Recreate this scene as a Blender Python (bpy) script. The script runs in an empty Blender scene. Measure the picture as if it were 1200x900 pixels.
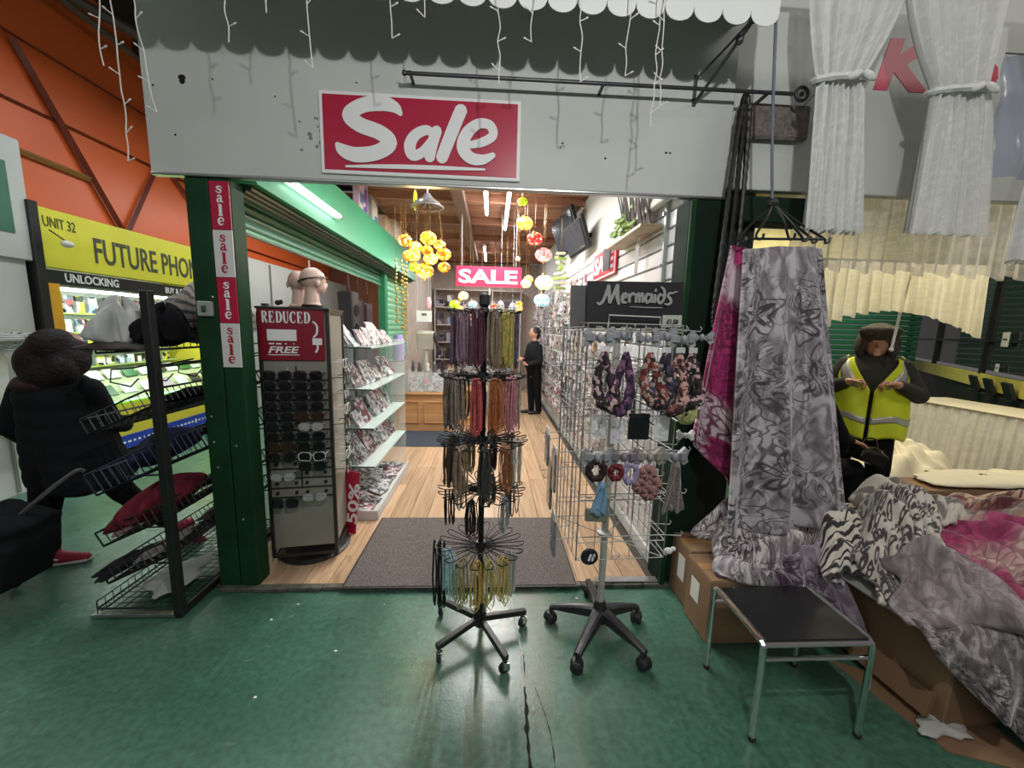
import bpy, math, random
from math import sin, cos, pi, radians, sqrt, atan2, exp
from mathutils import Vector, Matrix
random.seed(7)
SC = bpy.context.scene
COL = SC.collection

# ---------------------------------------------------------------- camera
def cam_axes(yaw=3.05, pitch=8.2, roll=1.47):
    y, p, r = radians(yaw), radians(pitch), radians(roll)
    f = Vector((sin(y)*cos(p), cos(y)*cos(p), -sin(p)))
    rt = Vector((cos(y), -sin(y), 0)); up = rt.cross(f)
    return rt*cos(r)+up*sin(r), up*cos(r)-rt*sin(r), f
_R, _U, _F = cam_axes()
cam_d = bpy.data.cameras.new('camera'); cam = bpy.data.objects.new('camera', cam_d); COL.objects.link(cam)
cam_d.sensor_width = 36.0; cam_d.lens = 450.0/1200.0*36.0; cam_d.clip_start = 0.02; cam_d.clip_end = 200
M = Matrix((( _R.x, _U.x, -_F.x, 0), (_R.y, _U.y, -_F.y, 0), (_R.z, _U.z, -_F.z, 1.5), (0, 0, 0, 1)))
cam.matrix_world = M
SC.camera = cam

# ---------------------------------------------------------------- world, exposure, hall lights
w = bpy.data.worlds.new('hall_air'); SC.world = w; w.use_nodes = True
w.node_tree.nodes['Background'].inputs[0].default_value = (0.70, 0.66, 0.65, 1)
w.node_tree.nodes['Background'].inputs[1].default_value = 0.16
SC.view_settings.view_transform = 'Standard'; SC.view_settings.look = 'None'
SC.view_settings.gamma = 1; SC.view_settings.use_curve_mapping = False
SC.view_settings.exposure = 0.06

def lamp(name, kind, loc, energy, color=(1, 1, 1), **kw):
    d = bpy.data.lights.new(name, kind); d.energy = energy; d.color = color
    for k, v in kw.items():
        if k not in ('rot', 'spot'): setattr(d, k, v)
    o = bpy.data.objects.new(name, d); COL.objects.link(o); o.location = loc
    if 'rot' in kw: o.rotation_euler = kw['rot']
    return o
# the lamp over the aisle beside the photographer: throws the scalloped awning shadow on the fascia
lamp('aisle_lamp', 'POINT', (0.42, -0.05, 2.80), 74, (0.99, 0.99, 0.97), shadow_soft_size=0.03)
# hall battens under the market roof, with unseen fill lights added among them
lamp('hall_batten_left', 'AREA', (-2.7, 3.4, 3.95), 62, (0.93, 0.98, 1.0), shape='RECTANGLE', size=0.5, size_y=5.0)
lamp('near_fill', 'AREA', (-1.0, -2.4, 2.95), 26, (1.0, 0.99, 0.97), shape='RECTANGLE', size=4.0, size_y=0.4, rot=(radians(55), 0, 0))  # added fill behind the camera, lowered to share the aisle lamp's shadow edge
lamp('hall_batten_right', 'AREA', (3.6, 0.2, 4.2), 40, (1.0, 0.97, 0.9), shape='RECTANGLE', size=2.0, size_y=0.5)
lamp('aisle_far_fill', 'AREA', (-2.7, 7.4, 3.4), 60, (1.0, 0.98, 0.95), shape='RECTANGLE', size=0.5, size_y=3.0)  # unseen light added to brighten the pale wall down the left aisle
lamp('stall_rear_fill', 'AREA', (5.4, 5.3, 3.0), 30, (1.0, 0.97, 0.88), shape='RECTANGLE', size=1.4, size_y=0.4)  # fill added to lift the dark green shutter behind the stall
lamp('stall_warm_lamp', 'AREA', (3.3, 3.6, 2.85), 60, (1.0, 0.92, 0.72), shape='RECTANGLE', size=1.6, size_y=0.4)

# ---------------------------------------------------------------- materials
MATS = {}
def _new(name):
    m = bpy.data.materials.new(name); m.use_nodes = True
    nt = m.node_tree; b = nt.nodes['Principled BSDF']
    return m, nt, b
def rgba(c): return (c[0], c[1], c[2], 1)
def srgb(r, g, b):
    f = lambda v: ((v/255+0.055)/1.055)**2.4 if v/255 > 0.04045 else v/255/12.92
    return (f(r), f(g), f(b))
def mat(name, col, rough=0.5, metal=0.0, var=0.12, scale=6.0, bump=0.0, bscale=60.0, emit=0, ecol=None, alpha=1, coat=0, trans=0, spec=None):
    """plain procedural surface: colour broken up by noise, optional fine bump"""
    if name in MATS: return MATS[name]
    m, nt, b = _new(name); N = nt.nodes; L = nt.links
    tc = N.new('ShaderNodeTexCoord')
    if var > 0:
        n = N.new('ShaderNodeTexNoise'); n.inputs['Scale'].default_value = scale; n.inputs['Detail'].default_value = 5
        L.new(tc.outputs['Object'], n.inputs['Vector'])
        r = N.new('ShaderNodeValToRGB'); e = r.color_ramp.elements
        e[0].position = 0.3; e[1].position = 0.72
        e[0].color = rgba([c*(1-var) for c in col]); e[1].color = rgba([min(1, c*(1+var)) for c in col])
        L.new(n.outputs['Fac'], r.inputs['Fac']); L.new(r.outputs['Color'], b.inputs['Base Color'])
    else: b.inputs['Base Color'].default_value = rgba(col)
    b.inputs['Roughness'].default_value = rough; b.inputs['Metallic'].default_value = metal
    if spec is not None: b.inputs['Specular IOR Level'].default_value = spec
    if coat: b.inputs['Coat Weight'].default_value = coat; b.inputs['Coat Roughness'].default_value = 0.08
    if trans: b.inputs['Transmission Weight'].default_value = trans
    if alpha < 1: b.inputs['Alpha'].default_value = alpha
    if emit: b.inputs['Emission Color'].default_value = rgba(ecol or col); b.inputs['Emission Strength'].default_value = emit
    if bump:
        n2 = N.new('ShaderNodeTexNoise'); n2.inputs['Scale'].default_value = bscale; n2.inputs['Detail'].default_value = 3
        L.new(tc.outputs['Object'], n2.inputs['Vector'])
        bp = N.new('ShaderNodeBump'); bp.inputs['Strength'].default_value = bump; bp.inputs['Distance'].default_value = 0.01
        L.new(n2.outputs['Fac'], bp.inputs['Height']); L.new(bp.outputs['Normal'], b.inputs['Normal'])
    MATS[name] = m; return m
def ramp(nt, stops, interp='LINEAR'):
    r = nt.nodes.new('ShaderNodeValToRGB'); r.color_ramp.interpolation = interp
    e = r.color_ramp.elements
    while len(e) < len(stops): e.new(0.5)
    for el, (p, c) in zip(e, stops): el.position = p; el.color = rgba(c)
    return r
def math_node(nt, op, a, b=None, clamp=False):
    n = nt.nodes.new('ShaderNodeMath'); n.operation = op; n.use_clamp = clamp
    for i, v in enumerate((a, b)):
        if v is None: continue
        if hasattr(v, 'is_output'): nt.links.new(v, n.inputs[i])
        else: n.inputs[i].default_value = v
    return n.outputs[0]
def mixc(nt, fac, a, b):
    n = nt.nodes.new('ShaderNodeMix'); n.data_type = 'RGBA'
    for s, v in ((n.inputs[0], fac), (n.inputs[6], a), (n.inputs[7], b)):
        if hasattr(v, 'is_output'): nt.links.new(v, s)
        elif isinstance(v, (tuple, list)): s.default_value = rgba(v)
        else: s.default_value = v
    return n.outputs[2]
def noise(nt, vec, scale, detail=4, dist=0.0, out='Fac'):
    n = nt.nodes.new('ShaderNodeTexNoise'); n.inputs['Scale'].default_value = scale
    n.inputs['Detail'].default_value = detail; n.inputs['Distortion'].default_value = dist
    if vec is not None: nt.links.new(vec, n.inputs['Vector'])
    return n.outputs[out]
def mapping(nt, vec, scale=(1, 1, 1), loc=(0, 0, 0), rot=(0, 0, 0)):
    n = nt.nodes.new('ShaderNodeMapping'); n.inputs['Scale'].default_value = scale
    n.inputs['Location'].default_value = loc; n.inputs['Rotation'].default_value = rot
    nt.links.new(vec, n.inputs['Vector']); return n.outputs[0]
def texco(nt, out='Object'):
    return nt.nodes.new('ShaderNodeTexCoord').outputs[out]
def bump_to(nt, b, h, strength=0.4, dist=0.01):
    n = nt.nodes.new('ShaderNodeBump'); n.inputs['Strength'].default_value = strength; n.inputs['Distance'].default_value = dist
    nt.links.new(h, n.inputs['Height']); nt.links.new(n.outputs[0], b.inputs['Normal'])

def mat_green_floor():
    m, nt, b = _new('green_painted_concrete'); L = nt.links; v = texco(nt)
    big = noise(nt, v, 1.1, 6, 0.6); fine = noise(nt, v, 38, 5)
    c = ramp(nt, [(0.30, srgb(58, 94, 76)), (0.48, srgb(70, 110, 90)), (0.62, srgb(84, 124, 104)), (0.80, srgb(98, 130, 113))]); L.new(big, c.inputs[0])
    f = ramp(nt, [(0.35, (0.72, 0.72, 0.72)), (0.65, (1.1, 1.1, 1.1))]); L.new(fine, f.inputs[0])
    n = nt.nodes.new('ShaderNodeMix'); n.data_type = 'RGBA'; n.blend_type = 'MULTIPLY'; n.inputs[0].default_value = 1
    L.new(c.outputs[0], n.inputs[6]); L.new(f.outputs[0], n.inputs[7])
    # worn brownish walking track beside the seam
    sx = nt.nodes.new('ShaderNodeSeparateXYZ'); L.new(v, sx.inputs[0])
    d = math_node(nt, 'ABSOLUTE', math_node(nt, 'SUBTRACT', sx.outputs[0], 0.10))
    tr = ramp(nt, [(0.0, (1, 1, 1)), (0.14, (0.75, 0.75, 0.75)), (0.42, (0, 0, 0))]); L.new(d, tr.inputs[0])
    wn = ramp(nt, [(0.42, (0, 0, 0)), (0.66, (1, 1, 1))]); L.new(noise(nt, mapping(nt, v, (6, 1.6, 1)), 1.0, 6, 0.5), wn.inputs[0])
    worn = math_node(nt, 'MULTIPLY', math_node(nt, 'MULTIPLY', tr.outputs[0], wn.outputs[0]), 0.75)
    col = mixc(nt, worn, n.outputs[2], srgb(112, 108, 88))
    # scattered pale scuffs
    sc = ramp(nt, [(0.66, (0, 0, 0)), (0.72, (1, 1, 1))]); L.new(noise(nt, mapping(nt, v, (3, 9, 1), rot=(0, 0, 0.6)), 1.0, 7, 1.5), sc.inputs[0])
    col = mixc(nt, math_node(nt, 'MULTIPLY', sc.outputs[0], 0.28), col, srgb(130, 150, 138))
    L.new(col, b.inputs['Base Color'])
    rr = ramp(nt, [(0.3, (0.22,)*3), (0.7, (0.40,)*3)]); L.new(noise(nt, v, 3.0, 5), rr.inputs[0]); L.new(rr.outputs[0], b.inputs['Roughness'])
    b.inputs['Specular IOR Level'].default_value = 0.55
    bump_to(nt, b, noise(nt, v, 90, 3), 0.18, 0.004)
    return m
def mat_plank(name, c0, c1, scale=1.0, rough=0.4):
    """wood grain along local X of each plank, tone shifted per plank by its random id"""
    m, nt, b = _new(name); L = nt.links; v = texco(nt)
    oi = nt.nodes.new('ShaderNodeObjectInfo')
    g = noise(nt, mapping(nt, v, (1.5*scale, 22*scale, 22*scale)), 1.0, 6, 1.2)
    # vector offset per plank
    add = nt.nodes.new('ShaderNodeVectorMath'); add.operation = 'ADD'
    mp = nt.nodes.new('ShaderNodeMapping'); mp.inputs['Scale'].default_value = (1.5*scale, 22*scale, 22*scale); L.new(v, mp.inputs['Vector'])
    cb = nt.nodes.new('ShaderNodeCombineXYZ'); L.new(math_node(nt, 'MULTIPLY', oi.outputs['Random'], 37.0), cb.inputs[0])
    L.new(mp.outputs[0], add.inputs[0]); L.new(cb.outputs[0], add.inputs[1])
    g = noise(nt, add.outputs[0], 1.0, 6, 1.2)
    r = ramp(nt, [(0.3, c0), (0.7, c1)]); L.new(g, r.inputs[0])
    tone = math_node(nt, 'ADD', math_node(nt, 'MULTIPLY', oi.outputs['Random'], 0.26), 0.86)
    hs = nt.nodes.new('ShaderNodeHueSaturation'); L.new(tone, hs.inputs['Value']); L.new(r.outputs[0], hs.inputs['Color'])
    L.new(hs.outputs[0], b.inputs['Base Color']); b.inputs['Roughness'].default_value = rough
    bump_to(nt, b, g, 0.08, 0.002)
    return m
def mat_carpet(name, c):
    m, nt, b = _new(name); L = nt.links; v = texco(nt)
    r = ramp(nt, [(0.3, [x*0.55 for x in c]), (0.7, [min(1, x*1.35) for x in c])]); h = noise(nt, v, 130, 3); L.new(h, r.inputs[0])
    L.new(r.outputs[0], b.inputs['Base Color']); b.inputs['Roughness'].default_value = 0.95; b.inputs['Specular IOR Level'].default_value = 0.1
    bump_to(nt, b, h, 0.7, 0.01); return m
def mat_floral(name, ground, dark, light, scale=3.0, seed=0.0, accent=None, line=1.0):
    """plush blanket print on UV: flower rosettes round voronoi cell centres, thin scroll lines between them, brushed ground"""
    m, nt, b = _new(name); L = nt.links; uv = texco(nt, 'UV')
    v = mapping(nt, uv, (scale, scale, 1), (seed, seed*0.7, 0))
    wv = nt.nodes.new('ShaderNodeVectorMath'); wv.operation = 'MULTIPLY_ADD'
    nn = nt.nodes.new('ShaderNodeTexNoise'); nn.inputs['Scale'].default_value = 2.2; nn.inputs['Detail'].default_value = 2; L.new(v, nn.inputs['Vector'])
    L.new(nn.outputs['Color'], wv.inputs[0]); wv.inputs[1].default_value = (0.35, 0.35, 0); L.new(v, wv.inputs[2])
    vo = nt.nodes.new('ShaderNodeTexVoronoi'); vo.inputs['Scale'].default_value = 1.5; vo.inputs['Randomness'].default_value = 0.85; L.new(wv.outputs[0], vo.inputs['Vector'])
    df = nt.nodes.new('ShaderNodeVectorMath'); df.operation = 'SUBTRACT'; L.new(wv.outputs[0], df.inputs[0]); L.new(vo.outputs['Position'], df.inputs[1])
    sx = nt.nodes.new('ShaderNodeSeparateXYZ'); L.new(df.outputs[0], sx.inputs[0])
    th = math_node(nt, 'ARCTAN2', sx.outputs[1], sx.outputs[0])
    pet = math_node(nt, 'ADD', math_node(nt, 'MULTIPLY', math_node(nt, 'SINE', math_node(nt, 'MULTIPLY', th, 5.0)), 0.22), 1.0)
    r = math_node(nt, 'MULTIPLY', vo.outputs['Distance'], pet)
    ring = ramp(nt, [(0.52, (0, 0, 0)), (0.78, (1, 1, 1))]); L.new(math_node(nt, 'ADD', math_node(nt, 'MULTIPLY', math_node(nt, 'SINE', math_node(nt, 'MULTIPLY', r, 32.0)), 0.5), 0.5), ring.inputs[0])
    inside = ramp(nt, [(0.44, (1, 1, 1)), (0.54, (0, 0, 0))]); L.new(r, inside.inputs[0])
    # scrolls: contour lines of a warped noise field
    sc = ramp(nt, [(0.72, (0, 0, 0)), (0.92, (1, 1, 1))]); L.new(math_node(nt, 'ADD', math_node(nt, 'MULTIPLY', math_node(nt, 'SINE', math_node(nt, 'MULTIPLY', noise(nt, v, 1.6, 1.2, 2.4), 44.0)), 0.5), 0.5), sc.inputs[0])
    gate = ramp(nt, [(0.38, (0, 0, 0)), (0.48, (1, 1, 1))]); L.new(noise(nt, v, 1.0, 2, 0.5), gate.inputs[0])
    dk = math_node(nt, 'MAXIMUM', math_node(nt, 'MULTIPLY', ring.outputs[0], inside.outputs[0]), math_node(nt, 'MULTIPLY', sc.outputs[0], 0.8))
    dk = math_node(nt, 'MULTIPLY', math_node(nt, 'MULTIPLY', dk, gate.outputs[0]), 0.92*line)
    blot = ramp(nt, [(0.60, (0, 0, 0)), (0.70, (1, 1, 1))]); L.new(noise(nt, mapping(nt, v, (1, 1.2, 1), (4, 2, 0)), 1.6, 5, 2.0), blot.inputs[0])
    mott = ramp(nt, [(0.34, [x*0.62 for x in ground]), (0.47, ground), (0.60, light)]); L.new(noise(nt, mapping(nt, v, (2.4, 1.0, 1)), 2.6, 9, 1.0), mott.inputs[0])
    col = mott.outputs[0]
    if accent:
        a = ramp(nt, [(0.50, (0, 0, 0)), (0.57, (1, 1, 1))]); L.new(noise(nt, v, 0.9, 3, 0.8), a.inputs[0]); col = mixc(nt, a.outputs[0], col, accent)
    col = mixc(nt, math_node(nt, 'MULTIPLY', blot.outputs[0], 0.55*line), col, dark)
    col = mixc(nt, dk, col, dark)
    L.new(col, b.inputs['Base Color']); b.inputs['Roughness'].default_value = 0.75
    b.inputs['Sheen Weight'].default_value = 0.5; b.inputs['Sheen Roughness'].default_value = 0.4
    bump_to(nt, b, noise(nt, uv, 60, 3), 0.25, 0.01); return m
def mat_stripes(name, dark, light, k=26.0, warp=1.2, scale=2.0, blot=False):
    m, nt, b = _new(name); L = nt.links; v = mapping(nt, texco(nt, 'UV'), (scale, scale, 1))
    if blot:
        vo = nt.nodes.new('ShaderNodeTexVoronoi'); vo.inputs['Scale'].default_value = k; vo.feature = 'F1'
        w2 = nt.nodes.new('ShaderNodeVectorMath'); w2.operation = 'MULTIPLY_ADD'
        nn = nt.nodes.new('ShaderNodeTexNoise'); nn.inputs['Scale'].default_value = 6; L.new(v, nn.inputs['Vector'])
        L.new(nn.outputs['Color'], w2.inputs[0]); w2.inputs[1].default_value = (0.05, 0.05, 0); L.new(v, w2.inputs[2]); L.new(w2.outputs[0], vo.inputs['Vector'])
        r = ramp(nt, [(0.0, light), (0.22, light), (0.30, dark), (0.52, dark), (0.62, light)]); L.new(vo.outputs['Distance'], r.inputs[0])
    else:
        wv = nt.nodes.new('ShaderNodeTexWave'); wv.inputs['Scale'].default_value = k; wv.inputs['Distortion'].default_value = 6*warp
        wv.inputs['Detail'].default_value = 1.5; wv.inputs['Detail Scale'].default_value = 0.6; wv.bands_direction = 'Y'
        L.new(v, wv.inputs['Vector']); r = ramp(nt, [(0.30, dark), (0.46, light)]); L.new(wv.outputs['Fac'], r.inputs[0])
    L.new(r.outputs[0], b.inputs['Base Color']); b.inputs['Roughness'].default_value = 0.8; b.inputs['Sheen Weight'].default_value = 0.5
    return m
def mat_lace(name, col, opac=0.75, hole=0.5, scale=70, glow=0.3):
    """thin net curtain: part transparent, part diffuse and translucent, with a fine woven pattern"""
    m = bpy.data.materials.new(name); m.use_nodes = True; nt = m.node_tree; N = nt.nodes; L = nt.links
    N.clear(); out = N.new('ShaderNodeOutputMaterial'); uv = texco(nt, 'UV')
    d = N.new('ShaderNodeBsdfDiffuse'); d.inputs[0].default_value = rgba(col)
    t = N.new('ShaderNodeBsdfTranslucent'); t.inputs[0].default_value = rgba(col)
    mx = N.new('ShaderNodeMixShader'); mx.inputs[0].default_value = glow; L.new(d.outputs[0], mx.inputs[1]); L.new(t.outputs[0], mx.inputs[2])
    tr = N.new('ShaderNodeBsdfTransparent')
    p = noise(nt, mapping(nt, uv, (scale, scale, 1)), 1.0, 2, 1.0)
    fl = noise(nt, mapping(nt, uv, (7, 7, 1)), 1.0, 3, 1.5)
    a = math_node(nt, 'ADD', math_node(nt, 'MULTIPLY', p, hole), opac-hole*0.5)
    fr = ramp(nt, [(0.5, (0, 0, 0)), (0.58, (0.12, 0.12, 0.12))]); L.new(fl, fr.inputs[0])
    a = math_node(nt, 'ADD', a, fr.outputs[0], True)
    m2 = N.new('ShaderNodeMixShader'); L.new(a, m2.inputs[0]); L.new(tr.outputs[0], m2.inputs[1]); L.new(mx.outputs[0], m2.inputs[2])
    L.new(m2.outputs[0], out.inputs[0]); return m
def mat_mosaic(name, cols, strength=3.0, scale=30):
    """lit mosaic glass: coloured voronoi tesserae glowing from the bulb inside"""
    m, nt, b = _new(name); L = nt.links; v = texco(nt)
    vo = nt.nodes.new('ShaderNodeTexVoronoi'); vo.inputs['Scale'].default_value = scale; L.new(v, vo.inputs['Vector'])
    sp = nt.nodes.new('ShaderNodeSeparateColor'); L.new(vo.outputs['Color'], sp.inputs[0])
    k = len(cols); r = ramp(nt, [(i/k, c) for i, c in enumerate(cols)], 'CONSTANT'); L.new(sp.outputs[0], r.inputs[0])
    ve = nt.nodes.new('ShaderNodeTexVoronoi'); ve.feature = 'DISTANCE_TO_EDGE'; ve.inputs['Scale'].default_value = scale; L.new(v, ve.inputs['Vector'])
    e = ramp(nt, [(0.04, (0.08, 0.05, 0.03)), (0.10, (1, 1, 1))]); L.new(ve.outputs['Distance'], e.inputs[0])
    n = nt.nodes.new('ShaderNodeMix'); n.data_type = 'RGBA'; n.blend_type = 'MULTIPLY'; n.inputs[0].default_value = 1
    L.new(r.outputs[0], n.inputs[6]); L.new(e.outputs[0], n.inputs[7])
    L.new(n.outputs[2], b.inputs['Base Color']); L.new(n.outputs[2], b.inputs['Emission Color']); b.inputs['Emission Strength'].default_value = strength
    b.inputs['Roughness'].default_value = 0.15; return m
def mat_print(name, cols, scale=14.0, rough=0.35):
    """busy printed pack artwork"""
    m, nt, b = _new(name); L = nt.links; v = texco(nt); oi = nt.nodes.new('ShaderNodeObjectInfo')
    add = nt.nodes.new('ShaderNodeVectorMath'); add.operation = 'ADD'; cb = nt.nodes.new('ShaderNodeCombineXYZ')
    L.new(math_node(nt, 'MULTIPLY', oi.outputs['Random'], 23.0), cb.inputs[0]); L.new(v, add.inputs[0]); L.new(cb.outputs[0], add.inputs[1])
    vo = nt.nodes.new('ShaderNodeTexVoronoi'); vo.inputs['Scale'].default_value = scale; vo.distance = 'CHEBYCHEV'; L.new(add.outputs[0], vo.inputs['Vector'])
    sp = nt.nodes.new('ShaderNodeSeparateColor'); L.new(vo.outputs['Color'], sp.inputs[0])
    k = len(cols); r = ramp(nt, [(i/k, c) for i, c in enumerate(cols)], 'CONSTANT'); L.new(sp.outputs[0], r.inputs[0])
    L.new(r.outputs[0], b.inputs['Base Color']); b.inputs['Roughness'].default_value = rough; return m
def mat_glass(name, col=(0.9, 0.95, 0.95), alpha=0.22, rough=0.05):
    m, nt, b = _new(name); b.inputs['Base Color'].default_value = rgba(col); b.inputs['Roughness'].default_value = rough
    b.inputs['Alpha'].default_value = alpha; b.inputs['Specular IOR Level'].default_value = 0.8; return m
def mat_glow(name, col, strength):
    m, nt, b = _new(name); b.inputs['Base Color'].default_value = rgba(col)
    b.inputs['Emission Color'].default_value = rgba(col); b.inputs['Emission Strength'].default_value = strength; return m

# ---------------------------------------------------------------- mesh helpers
def V(*a): return Vector(a)
class MB:
    """collects shapes and links them as ONE mesh object"""
    def __init__(s): s.v = []; s.f = []; s.uv = None
    def add(s, vs, fs):
        o = len(s.v); s.v.extend([tuple(x) for x in vs]); s.f.extend([tuple(i+o for i in f) for f in fs]); return s
    def box(s, c, d, rot=None, bev=0.0):
        hx, hy, hz = d[0]/2, d[1]/2, d[2]/2
        if bev > 0:
            b = min(bev, hx*0.9, hy*0.9, hz*0.9); vs = []
            for sx in (-1, 1):
                for sy in (-1, 1):
                    for sz in (-1, 1):
                        vs += [(sx*hx, sy*(hy-b), sz*(hz-b)), (sx*(hx-b), sy*hy, sz*(hz-b)), (sx*(hx-b), sy*(hy-b), sz*hz)]
            I = lambda sx, sy, sz, a: ((sx > 0)*4+(sy > 0)*2+(sz > 0))*3+a
            fs = []
            for q in (-1, 1):
                fs.append([I(q, a, b_, 0) for a, b_ in ((-1, -1), (1, -1), (1, 1), (-1, 1))][::q])
                fs.append([I(b_, q, a, 1) for a, b_ in ((-1, -1), (1, -1), (1, 1), (-1, 1))][::q])
                fs.append([I(a, b_, q, 2) for a, b_ in ((-1, -1), (1, -1), (1, 1), (-1, 1))][::q])
            for a in (-1, 1):
                for b_ in (-1, 1):
                    k = a*b_
                    fs.append([I(a, b_, -1, 0), I(a, b_, -1, 1), I(a, b_, 1, 1), I(a, b_, 1, 0)][::k])
                    fs.append([I(-1, a, b_, 1), I(-1, a, b_, 2), I(1, a, b_, 2), I(1, a, b_, 1)][::k])
                    fs.append([I(b_, -1, a, 2), I(b_, -1, a, 0), I(b_, 1, a, 0), I(b_, 1, a, 2)][::k])
                    for c_ in (-1, 1):
                        fs.append([I(a, b_, c_, 0), I(a, b_, c_, 1), I(a, b_, c_, 2)][::(a*b_*c_)])
        else:
            vs = [(x*hx, y*hy, z*hz) for x in (-1, 1) for y in (-1, 1) for z in (-1, 1)]
            fs = [(0, 1, 3, 2), (4, 6, 7, 5), (0, 4, 5, 1), (2, 3, 7, 6), (0, 2, 6, 4), (1, 5, 7, 3)]
        c = Vector(c)
        if rot is not None: vs = [rot @ Vector(x) + c for x in vs]
        else: vs = [Vector(x)+c for x in vs]
        return s.add(vs, fs)
    def bar(s, p0, p1, r, n=6, r1=None): return s.tube([p0, p1], [r, r if r1 is None else r1], n)
    def tube(s, pts, r, n=6, closed=False, caps=True):
        P = [Vector(p) for p in pts]; k = len(P)
        if not isinstance(r, (list, tuple)): r = [r]*k
        vs = []; prev = None
        for i in range(k):
            a = P[i-1] if (i > 0 or closed) else P[i]; b = P[(i+1) % k] if (i < k-1 or closed) else P[i]
            t = (b-a);  t = t.normalized() if t.length > 1e-9 else Vector((0, 0, 1))
            if prev is None:
                u = t.cross(Vector((0, 0, 1)));  u = t.cross(Vector((1, 0, 0))) if u.length < 1e-3 else u
            else:
                u = prev - t*prev.dot(t);  u = t.cross(Vector((1, 0, 0))) if u.length < 1e-4 else u
            u.normalize(); w_ = t.cross(u); prev = u
            for j in range(n):
                an = 2*pi*j/n; vs.append(P[i]+(u*cos(an)+w_*sin(an))*r[i])
        fs = []
        for i in range(k if closed else k-1):
            i2 = (i+1) % k
            for j in range(n): fs.append((i*n+j, i*n+(j+1) % n, i2*n+(j+1) % n, i2*n+j))
        if caps and not closed: fs.append(tuple(range(n))[::-1]); fs.append(tuple((k-1)*n+j for j in range(n)))
        return s.add(vs, fs)
    def lathe(s, prof, c=(0, 0, 0), n=16, sx=1.0, sy=1.0, axis=None):
        vs = []; fs = []; c = Vector(c)
        q = Vector((0, 0, 1)).rotation_difference(Vector(axis)) if axis is not None else None
        for r, z in prof:
            for j in range(n):
                a = 2*pi*j/n; p = Vector((r*cos(a)*sx, r*sin(a)*sy, z))
                if q: p = q @ p
                vs.append(p+c)
        for i in range(len(prof)-1):
            for j in range(n): fs.append((i*n+j, i*n+(j+1) % n, (i+1)*n+(j+1) % n, (i+1)*n+j))
        fs.append(tuple(range(n))[::-1]); fs.append(tuple((len(prof)-1)*n+j for j in range(n)))
        return s.add(vs, fs)
    def ball(s, c, r, n=10, k=6, rot=None):
        r = (r, r, r) if not isinstance(r, (tuple, list)) else r
        vs = []; fs = []; c = Vector(c)
        for i in range(k+1):
            th = pi*(0.02+0.96*i/k)
            for j in range(n):
                a = 2*pi*j/n; p = Vector((r[0]*sin(th)*cos(a), r[1]*sin(th)*sin(a), -r[2]*cos(th)))
                vs.append((rot @ p if rot is not None else p)+c)
        for i in range(k):
            for j in range(n): fs.append((i*n+j, i*n+(j+1) % n, (i+1)*n+(j+1) % n, (i+1)*n+j))
        fs.append(tuple(range(n))[::-1]); fs.append(tuple(k*n+j for j in range(n)))
        return s.add(vs, fs)
    def prism(s, poly, o, ux, uy, th):
        """2-D outline in the plane (o,ux,uy), extruded th along ux x uy (centred at the front face o)"""
        o, ux, uy = Vector(o), Vector(ux).normalized(), Vector(uy).normalized(); nz = ux.cross(uy)
        k = len(poly); vs = [o+ux*a+uy*b for a, b in poly]+[o+ux*a+uy*b-nz*th for a, b in poly]
        fs = [tuple(range(k)), tuple(range(k, 2*k))[::-1]]+[(i, i+k, (i+1) % k+k, (i+1) % k) for i in range(k)]
        return s.add(vs, fs)
    def grid(s, fn, nu, nv, uv=True, su=1.0, sv=1.0):
        o = len(s.v)
        for i in range(nu+1):
            for j in range(nv+1): s.v.append(tuple(fn(i/nu, j/nv)))
        for i in range(nu):
            for j in range(nv):
                a = o+i*(nv+1)+j; s.f.append((a, a+nv+1, a+nv+2, a+1))
        if uv:
            if s.uv is None: s.uv = {}
            for i in range(nu+1):
                for j in range(nv+1): s.uv[o+i*(nv+1)+j] = (i/nu*su, j/nv*sv)
        return s
    def build(s, name, m, parent=None, smooth=False, local=False, solid=0.0, autosm=None):
        vs = s.v
        if parent is not None and not local:
            wl = Vector((0, 0, 0)); p = parent
            while p is not None: wl = wl+p.location; p = p.parent
            vs = [(a[0]-wl.x, a[1]-wl.y, a[2]-wl.z) for a in vs]
        me = bpy.data.meshes.new(name); me.from_pydata(vs, [], s.f); me.update()
        if s.uv:
            ul = me.uv_layers.new(name='UVMap')
            for lp in me.loops: ul.data[lp.index].uv = s.uv.get(lp.vertex_index, (0, 0))
        if smooth:
            for p in me.polygons: p.use_smooth = True
        me.materials.append(m)
        o = bpy.data.objects.new(name, me); COL.objects.link(o); o.parent = parent
        if solid:
            md = o.modifiers.new('thickness', 'SOLIDIFY'); md.thickness = solid; md.offset = 0
        return o
def thing(name, label, cat, loc=(0, 0, 0), rotz=0.0, group=None):
    o = bpy.data.objects.new(name, None); COL.objects.link(o); o.empty_display_size = 0.05
    o.location = loc; o.rotation_euler = (0, 0, rotz); return tag(o, label, cat, group)
def tag(o, label, cat, group=None):
    o['label'] = label; o['category'] = cat
    if group: o['group'] = group
    return o
def struct(o, label=None):
    o['kind'] = 'structure'
    if label: o['label'] = label
    return o
def rebase(o):
    """put the origin of a one-mesh top-level thing at the middle of its base"""
    me = o.data; xs = [v.co for v in me.vertices]
    lo = Vector((min(c.x for c in xs), min(c.y for c in xs), min(c.z for c in xs))); hi = Vector((max(c.x for c in xs), max(c.y for c in xs), max(c.z for c in xs)))
    b = Vector(((lo.x+hi.x)/2, (lo.y+hi.y)/2, lo.z)); me.transform(Matrix.Translation(-b)); o.location = o.location+b; return o
def one(mb, name, m, label, cat, group=None, **kw):
    o = tag(mb.build(name, m, None, **kw), label, cat, group); return rebase(o)
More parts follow.
